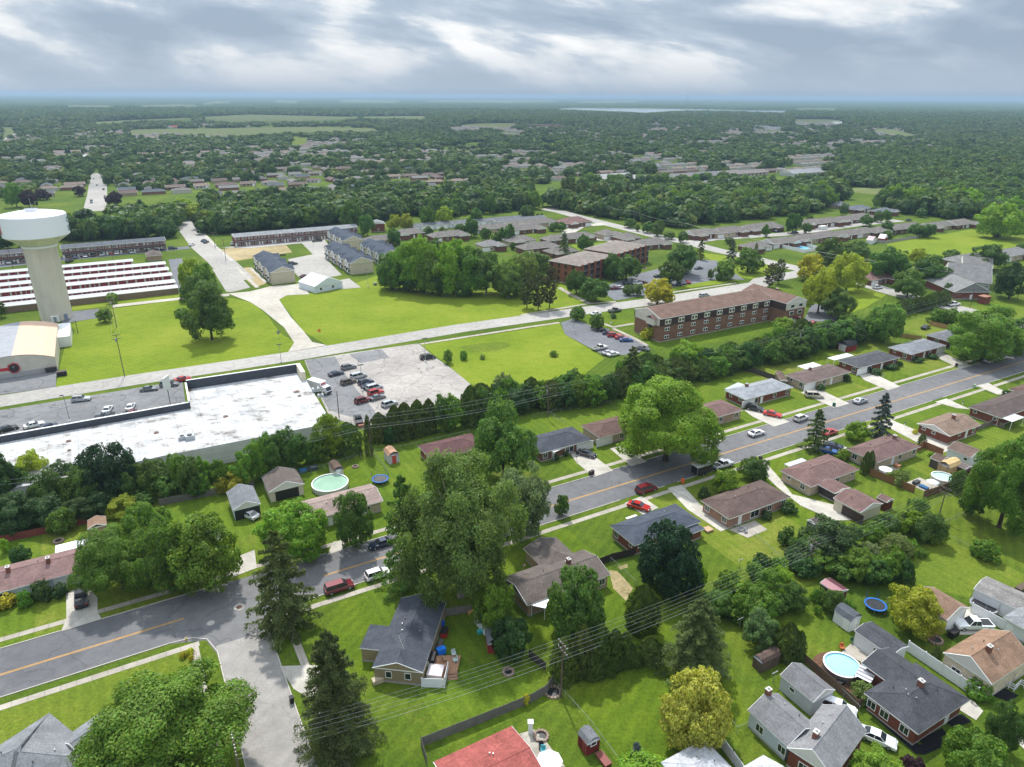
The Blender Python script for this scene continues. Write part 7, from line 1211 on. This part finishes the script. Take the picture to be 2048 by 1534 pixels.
# ------------------------------------------------------------------ the far town, woods, lake, hills
def inpoly(x, y, P):
    c = np.zeros(np.shape(x), bool); n = len(P)
    for i in range(n):
        x0, y0 = P[i]; x1, y1 = P[(i+1) % n]
        c ^= ((y0 > y) != (y1 > y)) & (x < (x1-x0)*(y-y0)/(y1-y0+1e-12)+x0)
    return c
FIELDS = [[('D1',930,412),('D1',1230,395),('D1',1560,415),('D1',2048,390),('D2',200,385),('D2',940,375),('D2',900,352),('D2',400,342),('D1',1900,348),('D1',960,362)],
 [('D1',1440,272),('D1',1700,310),('D1',2048,300),('D2',300,305),('D2',800,275),('D2',1310,285),('D2',1280,262),('D2',700,268),('D2',0,252),('D1',1700,258)],
 [('D1',700,325),('D1',960,305),('D1',1440,285),('D1',1400,275),('D1',880,295),('D1',680,308)], [('D1',0,440),('D1',110,390),('D1',110,345),('D1',0,345)],
 [('D2',290,470),('D2',420,490),('D2',440,425),('D2',300,410)], [('D2',1470,335),('D2',1900,360),('D3',90,345),('D3',130,315),('D2',1700,315)], [('D2',1800,380),('D2',1900,405),('D3',230,405),('D3',60,380)],
 [('D4',350,310),('D4',500,320),('D4',800,298),('D4',620,288),('D4',350,286)], [('D4',950,385),('D4',1200,420),('D4',1270,405),('D4',1100,362),('D4',960,352)], [('D4',0,378),('D4',370,392),('D4',360,374),('D4',0,370)],
 [('D4',760,815),('D4',1050,850),('D4',1060,790),('D4',900,780),('D4',760,800)], [('D3',1080,302),('D3',1230,302),('D3',1180,294),('D3',1080,294)]]
for z, rng_ in ((166,((1000,1400),(500,900))),): pass
for i, f in enumerate(FIELDS): sheet('field', [f], G_DRY if i in (4,) else G_FIELD, .02)
FAROPEN = [[('D1',930,192),('D1',1240,196),('D1',1500,186),('D1',1300,180)],[('D1',480,196),('D1',820,200),('D1',800,190),('D1',500,186)],[('D2',170,158),('D2',330,165),('D2',350,154),('D2',200,150)],[('D2',640,158),('D2',1050,165),('D2',1100,152),('D2',700,146)],[('D2',1250,158),('D2',1900,162),('D3',430,157),('D3',300,152),('D2',1400,150)],[('D1',1440,180),('D1',1700,160+2),('D1',1600,156)],[('D4',330,217),('D4',700,216),('D4',650,208),('D4',400,209)],[('D3',560,165),('D3',1000,162),('D3',1000,156),('D3',600,158)]]
for f in FAROPEN: sheet('field', [f], G_FIELD, 1.5)
LAKE = [('D3',375,212),('D3',540,217),('D3',760,226),('D3',960,232),('D3',1060,241),('D3',1110,236),('D3',1260,226),('D3',1500,222),('D3',2048,236),('D4',0,231),('D4',280,237),('D4',325,225),('D4',0,222),('D3',1500,214),('D3',1080,207),('D3',520,204)]
def m_lake():
    t = NT('lake_water'); return t.bsdf((.36,.41,.46), .12, 0, .6, bump=(t.noise(t.pos(), .3, 3), .15, .3))
LK = m_lake(); sheet('lake', [LAKE], LK, .5)
for f in ([('D2',170,224),('D2',530,222),('D2',540,213),('D2',300,215)],[('D2',1255,230),('D2',1360,232),('D2',1370,225),('D2',1260,223)]): sheet('lake', [f], LK, .6)
FP = [[W(*q).xy for q in f] for f in FIELDS+FAROPEN+[LAKE]]
WOODS = [[W(*q).xy for q in f] for f in ([('C1',1420,330),('C2',100,292),('C2',620,242),('C2',1200,203),('C2',1979,140),('C2',1979,20),('C2',1200,55),('C2',500,85),('C1',1420,120)],
 [('D3',380,930),('C3',560,165),('C3',760,200),('C3',950,225),('C3',1250,272),('C3',1500,242),('C3',1979,186),('C4',420,178),('C4',640,105),('D4',760,830),('D4',560,770),('D3',2048,790),('D3',1300,830),('D3',900,850),('D3',500,850)],
 [('D4',1000,960),('D4',1500,1010),('D4',2150,1025),('D4',2150,830),('D4',1500,790),('D4',1150,800),('D4',1050,880)], [('D4',650,780),('D4',1100,785),('D4',1700,770),('D4',2150,750),('D4',2150,560),('D4',1400,550),('D4',700,530)],
 [('C1',420,350),('C1',1265,325),('C1',1265,190),('C1',880,200),('C1',810,285),('C1',540,295),('C1',420,280)])]
NEARCLEAR = [[W(*q).xy for q in f] for f in ([('D1',600,1060),('D1',800,1060),('D1',765,650),('D1',670,650)],)]
# noise on a lattice
def vnoise(x, y, s, seed):
    x, y = x/s, y/s; xi, yi = np.floor(x).astype(np.int64), np.floor(y).astype(np.int64); fx, fy = x-xi, y-yi
    def h(a, b): v = np.sin(a*127.1+b*311.7+seed*74.7)*43758.5453; return v-np.floor(v)
    u, w = fx*fx*(3-2*fx), fy*fy*(3-2*fy)
    return (h(xi,yi)*(1-u)+h(xi+1,yi)*u)*(1-w)+(h(xi,yi+1)*(1-u)+h(xi+1,yi+1)*u)*w
# houses of the far town: on the street grid
HG_ = 'houses in the far town among the trees'
cA, sA = math.cos(GRID), math.sin(GRID); rg = random.Random(5)
protos = []
for i in range(6):
    L, Wd = [(17,9),(16,8.5),(14,9),(19,9),(13,10),(18,8)][i]; m = MB(); m.box(-L/2+.4,L/2-.4,-Wd/2+.4,Wd/2-.4,-.2,2.6,1); r = MB(); roof_mesh(r, L/2, Wd/2, 2.7, 'hip' if i % 2 else 'gable', 'x', .36); m.add(r.v, r.f); k = len(r.m); m.m[-k:] = [{0:0,1:2,2:1}[q] for q in r.m]
    for x in (-L*.3, -L*.05, L*.2): m.box(x-.8,x+.8,-Wd/2+.3,-Wd/2+.42,.9,2.1,3)
    m.box(L*.3-1.2,L*.3+1.2,-Wd/2+.3,-Wd/2+.42,0,2.1,2); protos.append(m)
PB = [m_flat('far_brick', (.2,.095,.06), .9), m_flat('far_pale_wall', (.5,.47,.42), .9), m_flat('far_tan_wall', (.34,.25,.17), .9)]
pm = [p.mesh('far_house', [SHINGLE, PB[i % 3], TRIM, GLASS]) for i, p in enumerate(protos)]
RCL = [(.12,.085,.075),(.15,.11,.095),(.10,.10,.105),(.17,.16,.155),(.13,.085,.08),(.2,.15,.12),(.08,.09,.11),(.16,.14,.125)]
cand = []
BELTY = [W('C1',-400,100), W('C1',800,60), W('C1',1500,60), W('C2',900,50), W('C2',1979,-20), W('D3',700,700), W('D3',1300,760), W('D3',2048,700), W('D4',650,720), W('D4',1000,560), W('D4',2100,560)]
bx = [p.x for p in BELTY]; by = [p.y for p in BELTY]
od = np.argsort(bx); bx = np.array(bx)[od]; by = np.array(by)[od]
FULLF = [[W(*q).xy for q in f] for f in FIELDS]
for r in range(-66, 96):
    for k in range(-160, 160):
        s, o = k*20.5, r*33.0+(7 if r % 2 else 0)
        x, y = s*cA-o*sA, s*sA+o*cA
        if y < 380 or y > 2600 or abs(x) > y*.80+20 or y < np.interp(x, bx, by)+12: continue
        if any(inpoly(np.array([x]), np.array([y]), f)[0] for f in FULLF): continue
        if any(inpoly(np.array([x]), np.array([y]), f)[0] for f in NEARCLEAR): continue
        if any(inpoly(np.array([x]), np.array([y]), f)[0] for f in WOODS): continue
        dn = vnoise(np.array([x]), np.array([y]), 420., 3)[0]+(.42 if y < 1150 else -.05)-(.35 if x > 420 and y < 1000 else 0)
        if dn < .42 or rg.random() < .13: continue
        cand.append((y, x+rg.uniform(-2,2), r))
cand.sort()
hxy = [(x, y) for y, x, r in cand]
nind = 215; rest = MB(); restm = [[], []]
for i, (y, x, r) in enumerate(cand):
    a = GRID+(0 if rg.random() < .8 else math.pi/2)+(math.pi if r % 2 else 0); j = rg.randrange(6)
    if i < nind:
        o = link('far_house', pm[j], None, rg.choice(RCL)); o.location = (x,y,0); o.rotation_euler = (0,0,a); tag(o, 'low roofed house among the trees of the far town', 'house', HG_)
    else: rest.add(protos[j].v, protos[j].f, 0, Matrix.Translation((x,y,0)) @ Matrix.Rotation(a,4,'Z')); n = len(protos[j].f); rest.m[-n:] = [q if q else 4+rg.randrange(4) for q in protos[j].m]
def shm(i, c): return m_flat('distant_roof_%d' % i, c, .9, amp=.15, scale=.3)
o = rest.build('distant_houses', [SHINGLE, PB[1], TRIM, GLASS]+[shm(i, RCL[i*2+1]) for i in range(4)]); o['kind'] = 'stuff'; o['label'] = 'rows of tiny houses far out in the town'
# larger far buildings
for l, q, sz, rc, wc in (('wide grey roofed lodge in the far trees',('D3',810,735),(46,22),(.3,.3,.3),(.6,.6,.6)),('long grey roofed care home wing with white walls',('D3',995,655),(60,16),(.24,.24,.25),(.6,.62,.66)),('brown gabled care home wing',('D3',830,655),(38,16),(.15,.1,.09),(.17,.07,.05)),('small pale roofed pavilion beside the lodge',('D3',975,738),(26,16),(.36,.35,.34),(.5,.5,.5)),('long low grey roofed block right of the care home',('D3',1500,715),(95,18),(.16,.155,.16),(.5,.45,.42)),('brick gabled block beside the long low block',('D3',1350,745),(30,16),(.2,.15,.13),(.25,.08,.05)),('pale roofed hall in the right hand trees',('D4',490,690),(80,20),(.26,.26,.27),(.5,.5,.5)),('tan roofed villa row at the far wood',('D3',590,645),(50,14),(.2,.15,.13),(.5,.5,.5)),('taupe roofed row end near the far wood',('D3',1760,700),(70,16),(.2,.175,.16),(.4,.35,.3)),('grey slate pair of roofs in the far wood',('D3',1600,775),(36,16),(.13,.135,.15),(.4,.4,.4)),('dark red school block on the far fields',('D3',300,345),(110,40),(.05,.06,.09),(.3,.14,.1)),('white flat roofed shop far right',('D4',890,325),(150,40),(.4,.38,.36),(.45,.28,.22)),('pale small shop left of the flat roofed shop',('D4',690,325),(70,30),(.45,.45,.45),(.5,.5,.5)),('white church with a low tower far right',('D4',1410,322),(50,30),(.6,.58,.56),(.5,.3,.25)),('far pale warehouse on the right skyline',('D4',1810,318),(120,40),(.45,.42,.42),(.5,.45,.42)),('grey flat school hall in the left trees',('D1',592,580),(30,16),(.5,.5,.5),(.12,.12,.13)),('white farm barn beyond the tan field',('D2',125,250),(40,20),(.6,.6,.6),(.6,.6,.6)),('red roofed farm in the tan field hedge',('D1',1330,352),(50,20),(.32,.06,.05),(.5,.5,.5))):
    p = W(*q); house(q[0] and 'far_hall', l, None, None, None) if 0 else None
    o = thing('far_hall', l, 'building', (p.x,p.y,0), GRID if sz[0] < 100 else 0); L, Wd = sz; hgt = 3.2 if L < 100 else 7
    MB().box(-L/2+.5,L/2-.5,-Wd/2+.5,Wd/2-.5,-.3,hgt).build('wall', CONC, o, wc); r = MB(); roof_mesh(r, L/2, Wd/2, hgt+.1, 'gable' if L < 100 else 'flat', 'x', .34); r.build('roof', [SHINGLE, TRIM, SIDINGW], o, rc); hxy.append((p.x, p.y))
    w = MB()
    for k in range(int(L/6)): MB().box(-L/2+2+k*6,-L/2+4.4+k*6,-Wd/2+.35,-Wd/2+.46,1.0,2.3).build('window', GLASS, o)
rs = MB(); rg2 = random.Random(8); q0, q1 = W('D3',1680,365), W('D4',370,370)
for i in range(170): 
    p = q0.lerp(q1, rg2.random())+Vector((0, rg2.uniform(-10,240), 0)); m = protos[i % 6]; rs.add(m.v, m.f, 0, Matrix.Translation((p.x,p.y,0)) @ Matrix.Rotation(rg2.uniform(-.4,.4),4,'Z') @ Matrix.Scale(1.15,4)); rs.m[-len(m.m):] = m.m
o = rs.build('distant_estate', [shm(9,(.12,.125,.14)), PB[1], TRIM, GLASS]); o['kind'] = 'stuff'; o['label'] = 'dense grey roofed estate far off on the right'
# radio mast
p = W('D3',1362,238); o = thing('radio_mast', 'thin radio mast reaching above the lake and horizon', 'mast', p); hm = height_at(p,'D3',1367,112); m = MB()
for i in range(3): a = i*2.094; m.tube((1.2*math.cos(a),1.2*math.sin(a),0),(.9*math.cos(a),.9*math.sin(a),hm),.32,n=4)
for i in range(int(hm/4)): m.tube((1.1,0,i*4),(-.6,.9,i*4+4),.2,n=3); m.tube((-.6,.9,i*4),(-.6,-.9,i*4+4),.2,n=3)
m.build('lattice', GALV, o); MB().tube((0,0,hm),(0,0,hm+6),.2,n=4).build('antenna', GALV, o)
p = W('D3',1418,300); o = thing('radio_mast', 'short pale mast beside the thin radio mast', 'mast', p); MB().tube((0,0,0),(0,0,height_at(p,'D3',1418,225)),.5,.3,n=6).build('pole', TRIM, o)
# trees of the far town, one mesh: crowns of leaf clumps
HX = np.array(hxy)
def scatter(y0, y1, step, dens, seed):
    rng = np.random.default_rng(seed); n = int((y1-y0)/step); rows = []
    for i in range(n):
        y = y0+(i+rng.uniform(0,1))*step; hw = y*.79+25; k = int(2*hw/step); x = -hw+(np.arange(k)+rng.uniform(0,1,k))*step
        yy = y+rng.uniform(-.5,.5,k)*step; rows.append(np.stack([x, yy], 1))
    P = np.concatenate(rows); m = vnoise(P[:,0],P[:,1],62.,1)*.5+vnoise(P[:,0],P[:,1],26.,2)*.5
    return P[m < dens]
def clear(P, fields, rad):
    ok = np.ones(len(P), bool)
    for f in fields: ok &= ~inpoly(P[:,0], P[:,1], f) & ~np.any([inpoly(P[:,0]*k, P[:,1]*k, f) for k in ((1.06,1.12,1.18,1.24) if P[:,1].max() > 2300 else (1.05,1.1))], 0)
    if rad:
        for h in HX:                                                  # keep roofs and the street side before them open
            d = P-h; ok &= ~((np.abs(d[:,0]*cA+d[:,1]*sA) < rad*1.0) & (np.abs(-d[:,0]*sA+d[:,1]*cA) < rad*.78))
    return ok
def forest(name, P, protos_, wr, hr, mat, label, seed):
    rng = np.random.default_rng(seed); out = []
    for i, (x, y) in enumerate(P):
        Q = protos_[i % len(protos_)]; a = rng.uniform(0, 6.283); w = rng.uniform(*wr); h = rng.uniform(*hr)*(.75+.25*w/wr[1]); c, s = np.cos(a)*w, np.sin(a)*w
        q = np.empty_like(Q); q[...,0] = Q[...,0]*c-Q[...,1]*s+x; q[...,1] = Q[...,0]*s+Q[...,1]*c+y; q[...,2] = Q[...,2]*h; out.append(q)
    o = link(name, cards(name, np.concatenate(out), mat)); o['kind'] = 'stuff'; o['label'] = label; return o
def lowcrown(kind, n, ls, var):
    rng = np.random.default_rng(var)
    c, r = lobes_of(rng, 14, .22, .36, .15, .22, -.5); c2, r2 = lobes_of(rng, 4, .05, .1, .2, .25, -1); c = np.vstack([c, c2]); r = np.concatenate([r, r2])
    p, d, out = crown_pts(rng, n, c, r); Q = leaf_quads(p, d*.8+out*.3+rng.normal(size=p.shape)*.3, np.full(len(p), ls), rng)
    lo, hi = p[:,2].min(), p[:,2].max(); Q[...,2] = .08+(Q[...,2]-lo)/(hi-lo)*.92; Q[...,:2] *= .5/np.percentile(np.abs(p[:,:2]).max(1), 98); return Q
LC1 = [lowcrown('r', 420, .15, i) for i in range(6)]; LC2 = [lowcrown('r', 190, .20, 20+i) for i in range(6)]; LC3 = [lowcrown('r', 60, .34, 40+i) for i in range(5)]
P = scatter(400, 900, 9.4, .56, 31); ok = clear(P, FULLF+NEARCLEAR, 11) & (P[:,1] > np.interp(P[:,0], bx, by)+8)
P1 = P[ok]; rg_ = np.random.default_rng(77)
PW = np.zeros((0,2)); P1 = P1[~np.any([inpoly(P1[:,0], P1[:,1], f) for f in WOODS], 0)]
for f in WOODS:
    f = np.array(f); lo, hi = f.min(0), f.max(0); G = np.stack(np.meshgrid(np.arange(lo[0],hi[0],9.0), np.arange(lo[1],hi[1],9.0)),-1).reshape(-1,2); G += rg_.uniform(-4.2,4.2,G.shape); PW = np.concatenate([PW, G[inpoly(G[:,0], G[:,1], [tuple(q) for q in f])]])
P = scatter(900, 2200, 13.5, .55, 32); P2 = P[clear(P, FULLF, 10)]
P = scatter(2200, 4300, 15., .70, 33); P3 = P[clear(P, FP, 0)]
forest('town_woodland', P1, LC1, (7,16), (6,12), LEAFSTUFF, 'leafy trees between the roofs of the far town', 41)
forest('mature_woodland', PW, LC1, (8,19), (8,16), LEAFSTUFF, 'dense mature wood behind the terraces and villas', 44)
forest('far_woodland', P2, LC2, (9,20), (6,12), LEAFSTUFF, 'trees and roofs blending beyond the far town', 42)
forest('distant_woodland', P3, LC3, (15,27), (9,16), LEAFSTUFF, 'wooded plain towards the lake', 43)
print('forest', len(P1), len(P2), len(P3), 'houses', len(cand))
# beyond that the woods are one rough canopy out to the hills
az = np.radians(np.linspace(-41, 41, 620)); rr = 4200*np.exp(np.linspace(0, math.log(30000/4200), 300))
AZ, RR = np.meshgrid(az, rr); X, Y = RR*np.sin(AZ), RR*np.cos(AZ); op = np.zeros(X.shape, bool)
for f in FP: op |= inpoly(X, Y, f) | np.any([inpoly(X*k, Y*k, f) for k in (1.06,1.12,1.18,1.24,1.3)], 0)
op |= (vnoise(X, Y, 900., 8)*.6+vnoise(X, Y*.5, 260., 9)*.4 > .735) & (RR > 5000)
hill = 9*np.clip((RR-9000)/9000, 0, 1)*(vnoise(X, Y, 4200., 4)+.35)*np.clip(1.15-(X/RR+.1)*1.5, .3, 1.6)
Z = np.where(op, -2., 4+8*vnoise(X, Y, 34., 5)+4*vnoise(X, Y, 14., 6)+5*vnoise(X, Y, 260., 7))+hill
me = bpy.data.meshes.new('horizon_woodland'); nr, nc = X.shape; me.vertices.add(nr*nc); me.vertices.foreach_set('co', np.stack([X,Y,Z],-1).astype(np.float32).ravel())
ii = np.arange(nr*nc).reshape(nr, nc); fq = np.stack([ii[:-1,:-1],ii[:-1,1:],ii[1:,1:],ii[1:,:-1]],-1).reshape(-1,4); me.loops.add(fq.size); me.loops.foreach_set('vertex_index', fq.astype(np.int32).ravel()); me.polygons.add(len(fq)); me.polygons.foreach_set('loop_start', np.arange(0, fq.size, 4, dtype=np.int32)); me.update(calc_edges=True)
t = NT('canopy'); ps = t.pos(); me.materials.append(t.bsdf(t.gain(t.ramp(t.noise(ps, .012, 4, .6), [(.3,(.022,.05,.018)),(.5,(.036,.075,.02)),(.7,(.06,.10,.03))]), t.mapr(t.noise(ps, .12, 3), .7, 1.3, .3, .7)), .9, 0, .1))
o = link('horizon_woodland', me); o['kind'] = 'stuff'; o['label'] = 'wooded plain fading to the horizon'
X2, Y2 = X[::6, ::8], Y[::6, ::8]; gz = hill[::6, ::8]+.4                     # open land under the canopy's gaps
me = bpy.data.meshes.new('farmland'); nr, nc = X2.shape; me.from_pydata([tuple(v) for v in np.stack([X2,Y2,gz],-1).reshape(-1,3)], [], [(r*nc+c, r*nc+c+1, (r+1)*nc+c+1, (r+1)*nc+c) for r in range(nr-1) for c in range(nc-1)]); me.materials.append(G_FIELD); o = link('farmland', me); o['kind'] = 'structure'
# ------------------------------------------------------------------ the cloud bank overhead that shades the far town
t = NT('cloud_vapour'); df = t.n('ShaderNodeBsdfDiffuse'); df.inputs[0].default_value = (.9,.9,.92,1); tp = t.n('ShaderNodeBsdfTransparent'); mx = t.n('ShaderNodeMixShader'); mx.inputs[0].default_value = .15
t.l(tp.outputs[0], mx.inputs[1]); t.l(df.outputs[0], mx.inputs[2]); t.l(mx.outputs[0], t.out.inputs[0]); CLOUD = t.mat
def cloud(x, y, z, sx, sy, sz, seed, label):
    n, m = 40, 18; u = np.linspace(0, 2*np.pi, n, endpoint=False); v = np.linspace(0.02, np.pi-.02, m); U, V = np.meshgrid(u, v)
    r = 1+.10*np.sin(3*U+seed)*np.sin(V)+.07*np.sin(7*U+seed*2)*np.sin(V)**2+.05*np.sin(13*U-seed+5*V)*np.sin(V); X = sx*r*np.sin(V)*np.cos(U); Y = sy*r*np.sin(V)*np.sin(U); Z = np.where(np.cos(V) > 0, sz*r*np.cos(V), .35*sz*r*np.cos(V))
    mb = MB(); mb.add(np.stack([X,Y,Z],-1).reshape(-1,3), [(j*n+i, j*n+(i+1)%n, (j+1)*n+(i+1)%n, (j+1)*n+i) for j in range(m-1) for i in range(n)])
    o = mb.build('cloud', CLOUD, None, smooth=True); o.location = (x,y,z); o['kind'] = 'stuff'; o['label'] = label
cloud(-950, 2450, 1250, 1350, 1050, 160, 1., 'grey cloud bank over the far town on the left')
cloud(950, 2750, 1300, 1500, 1150, 170, 2.4, 'grey cloud bank over the far town on the right')
cloud(-200, 4700, 1300, 3600, 1700, 200, 4.1, 'wide grey cloud bank over the woods towards the lake')
# ------------------------------------------------------------------ air, sky, sun, camera
SUN_EL, SUN_AZ = R(56), R(-17)                                         # azimuth from +Y, negative to the left
hz = NT('haze'); pv = hz.n('ShaderNodeVolumePrincipled'); pv.inputs['Color'].default_value = (.42,.59,.76,1); pv.inputs['Density'].default_value = HAZE; pv.inputs['Anisotropy'].default_value = .25
hz.l(pv.outputs[0], hz.out.inputs['Volume'])
o = MB().box(-34000,34000,-290,33000,-3.5,float(max(104, zt_+8))).build('haze', hz.mat); o['kind'] = 'stuff'
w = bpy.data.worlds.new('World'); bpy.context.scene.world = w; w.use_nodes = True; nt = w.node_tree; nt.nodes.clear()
class WT(NT):
    def __init__(s, tree): s.t = tree
wt_ = WT(nt); out = wt_.n('ShaderNodeOutputWorld'); bg = wt_.n('ShaderNodeBackground'); sky = wt_.n('ShaderNodeTexSky', sky_type='NISHITA'); sky.sun_disc = False; sky.sun_elevation = SUN_EL; sky.sun_rotation = SUN_AZ; sky.altitude = 300; sky.air_density = 1.2; sky.dust_density = 2.0
tc_ = wt_.n('ShaderNodeTexCoord').outputs['Generated']; sx = wt_.n('ShaderNodeSeparateXYZ'); wt_.l(tc_, sx.inputs[0])
cb = wt_.n('ShaderNodeCombineXYZ'); wt_.l(wt_.math('MULTIPLY', sx.outputs[0], 3.0), cb.inputs[0]); wt_.l(wt_.math('MULTIPLY', sx.outputs[1], 4.2), cb.inputs[1]); wt_.l(wt_.math('MULTIPLY', wt_.math('ADD', sx.outputs[2], wt_.math('MULTIPLY', sx.outputs[0], .14)), 10.5), cb.inputs[2])
cv = wt_.scaled(cb.outputs[0], 1, 1, 1); n1_ = wt_.noise(cv, 3.4, 12, .55); n2_ = wt_.noise(cv, 1.25, 12, .52); nw_ = [n for n in nt.nodes if n.bl_idname == 'ShaderNodeTexNoise']; nw_[1].inputs['Distortion'].default_value = .35
d = wt_.math('ADD', wt_.math('MULTIPLY', n1_, .26), wt_.math('MULTIPLY', n2_, .76))
for gx, gz, wx_, wz_, am in ((-.20,.085,.16,.028,.085),(-.60,.05,.14,.03,.045),(-.36,.034,.10,.014,.05),(-.30,.072,.10,.016,-.06),(-.02,.062,.09,.012,-.05),(.12,.094,.18,.022,.03),(.50,.06,.22,.03,-.075)):   # the day's bright and dark banks
    ax = wt_.math('DIVIDE', wt_.math('SUBTRACT', sx.outputs[0], gx), wx_); az_ = wt_.math('DIVIDE', wt_.math('SUBTRACT', sx.outputs[2], gz), wz_)
    d = wt_.math('ADD', d, wt_.math('MULTIPLY', wt_.math('EXPONENT', wt_.math('MULTIPLY', wt_.math('ADD', wt_.math('MULTIPLY', ax, ax), wt_.math('MULTIPLY', az_, az_)), -1.0)), am))
cl = wt_.ramp(d, [(.41,(.36,.46,.60)),(.48,(.46,.56,.70)),(.520,(.57,.66,.78)),(.548,(.78,.84,.91)),(.60,(1.04,1.05,1.07))])
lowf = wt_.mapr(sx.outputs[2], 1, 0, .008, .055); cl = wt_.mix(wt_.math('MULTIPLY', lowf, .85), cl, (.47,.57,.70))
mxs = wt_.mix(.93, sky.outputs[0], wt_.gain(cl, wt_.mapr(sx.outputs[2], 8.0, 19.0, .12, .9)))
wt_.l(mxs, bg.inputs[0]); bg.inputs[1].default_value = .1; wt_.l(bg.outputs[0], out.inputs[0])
sl_ = bpy.data.lights.new('sun', 'SUN'); sl_.energy = SUNE; sl_.angle = R(2.2); sl_.color = (1,.97,.92); so_ = bpy.data.objects.new('sun', sl_); C.objects.link(so_)
dirv = Vector((math.sin(SUN_AZ)*math.cos(SUN_EL), math.cos(SUN_AZ)*math.cos(SUN_EL), math.sin(SUN_EL))); so_.rotation_euler = dirv.to_track_quat('Z','Y').to_euler()
cam = bpy.data.cameras.new('camera'); co = bpy.data.objects.new('camera', cam); C.objects.link(co); cam.sensor_width = 36; cam.lens = F/2048*36; cam.clip_end = 120000; cam.clip_start = 1
fw = Vector((0,cp,-sp)); up0 = Vector((0,sp,cp)); rt0 = Vector((1,0,0)); rt = rt0*cr+up0*sr; up = up0*cr-rt0*sr
co.matrix_world = Matrix(((rt.x,up.x,-fw.x,0),(rt.y,up.y,-fw.y,0),(rt.z,up.z,-fw.z,H),(0,0,0,1)))
sc = bpy.context.scene; sc.camera = co; sc.render.engine = 'CYCLES'; sc.view_settings.view_transform = 'Standard'; sc.view_settings.look = 'None'; sc.view_settings.exposure = EXPO; sc.view_settings.gamma = 1
cy = sc.cycles; cy.max_bounces = 5; cy.diffuse_bounces = 2; cy.glossy_bounces = 2; cy.transmission_bounces = 2; cy.transparent_max_bounces = 8; cy.volume_bounces = 0; cy.use_denoising = True; cy.caustics_reflective = False; cy.caustics_refractive = False
try: cy.denoiser = 'OPENIMAGEDENOISE'; cy.denoising_input_passes = 'RGB_ALBEDO_NORMAL'
except Exception: pass
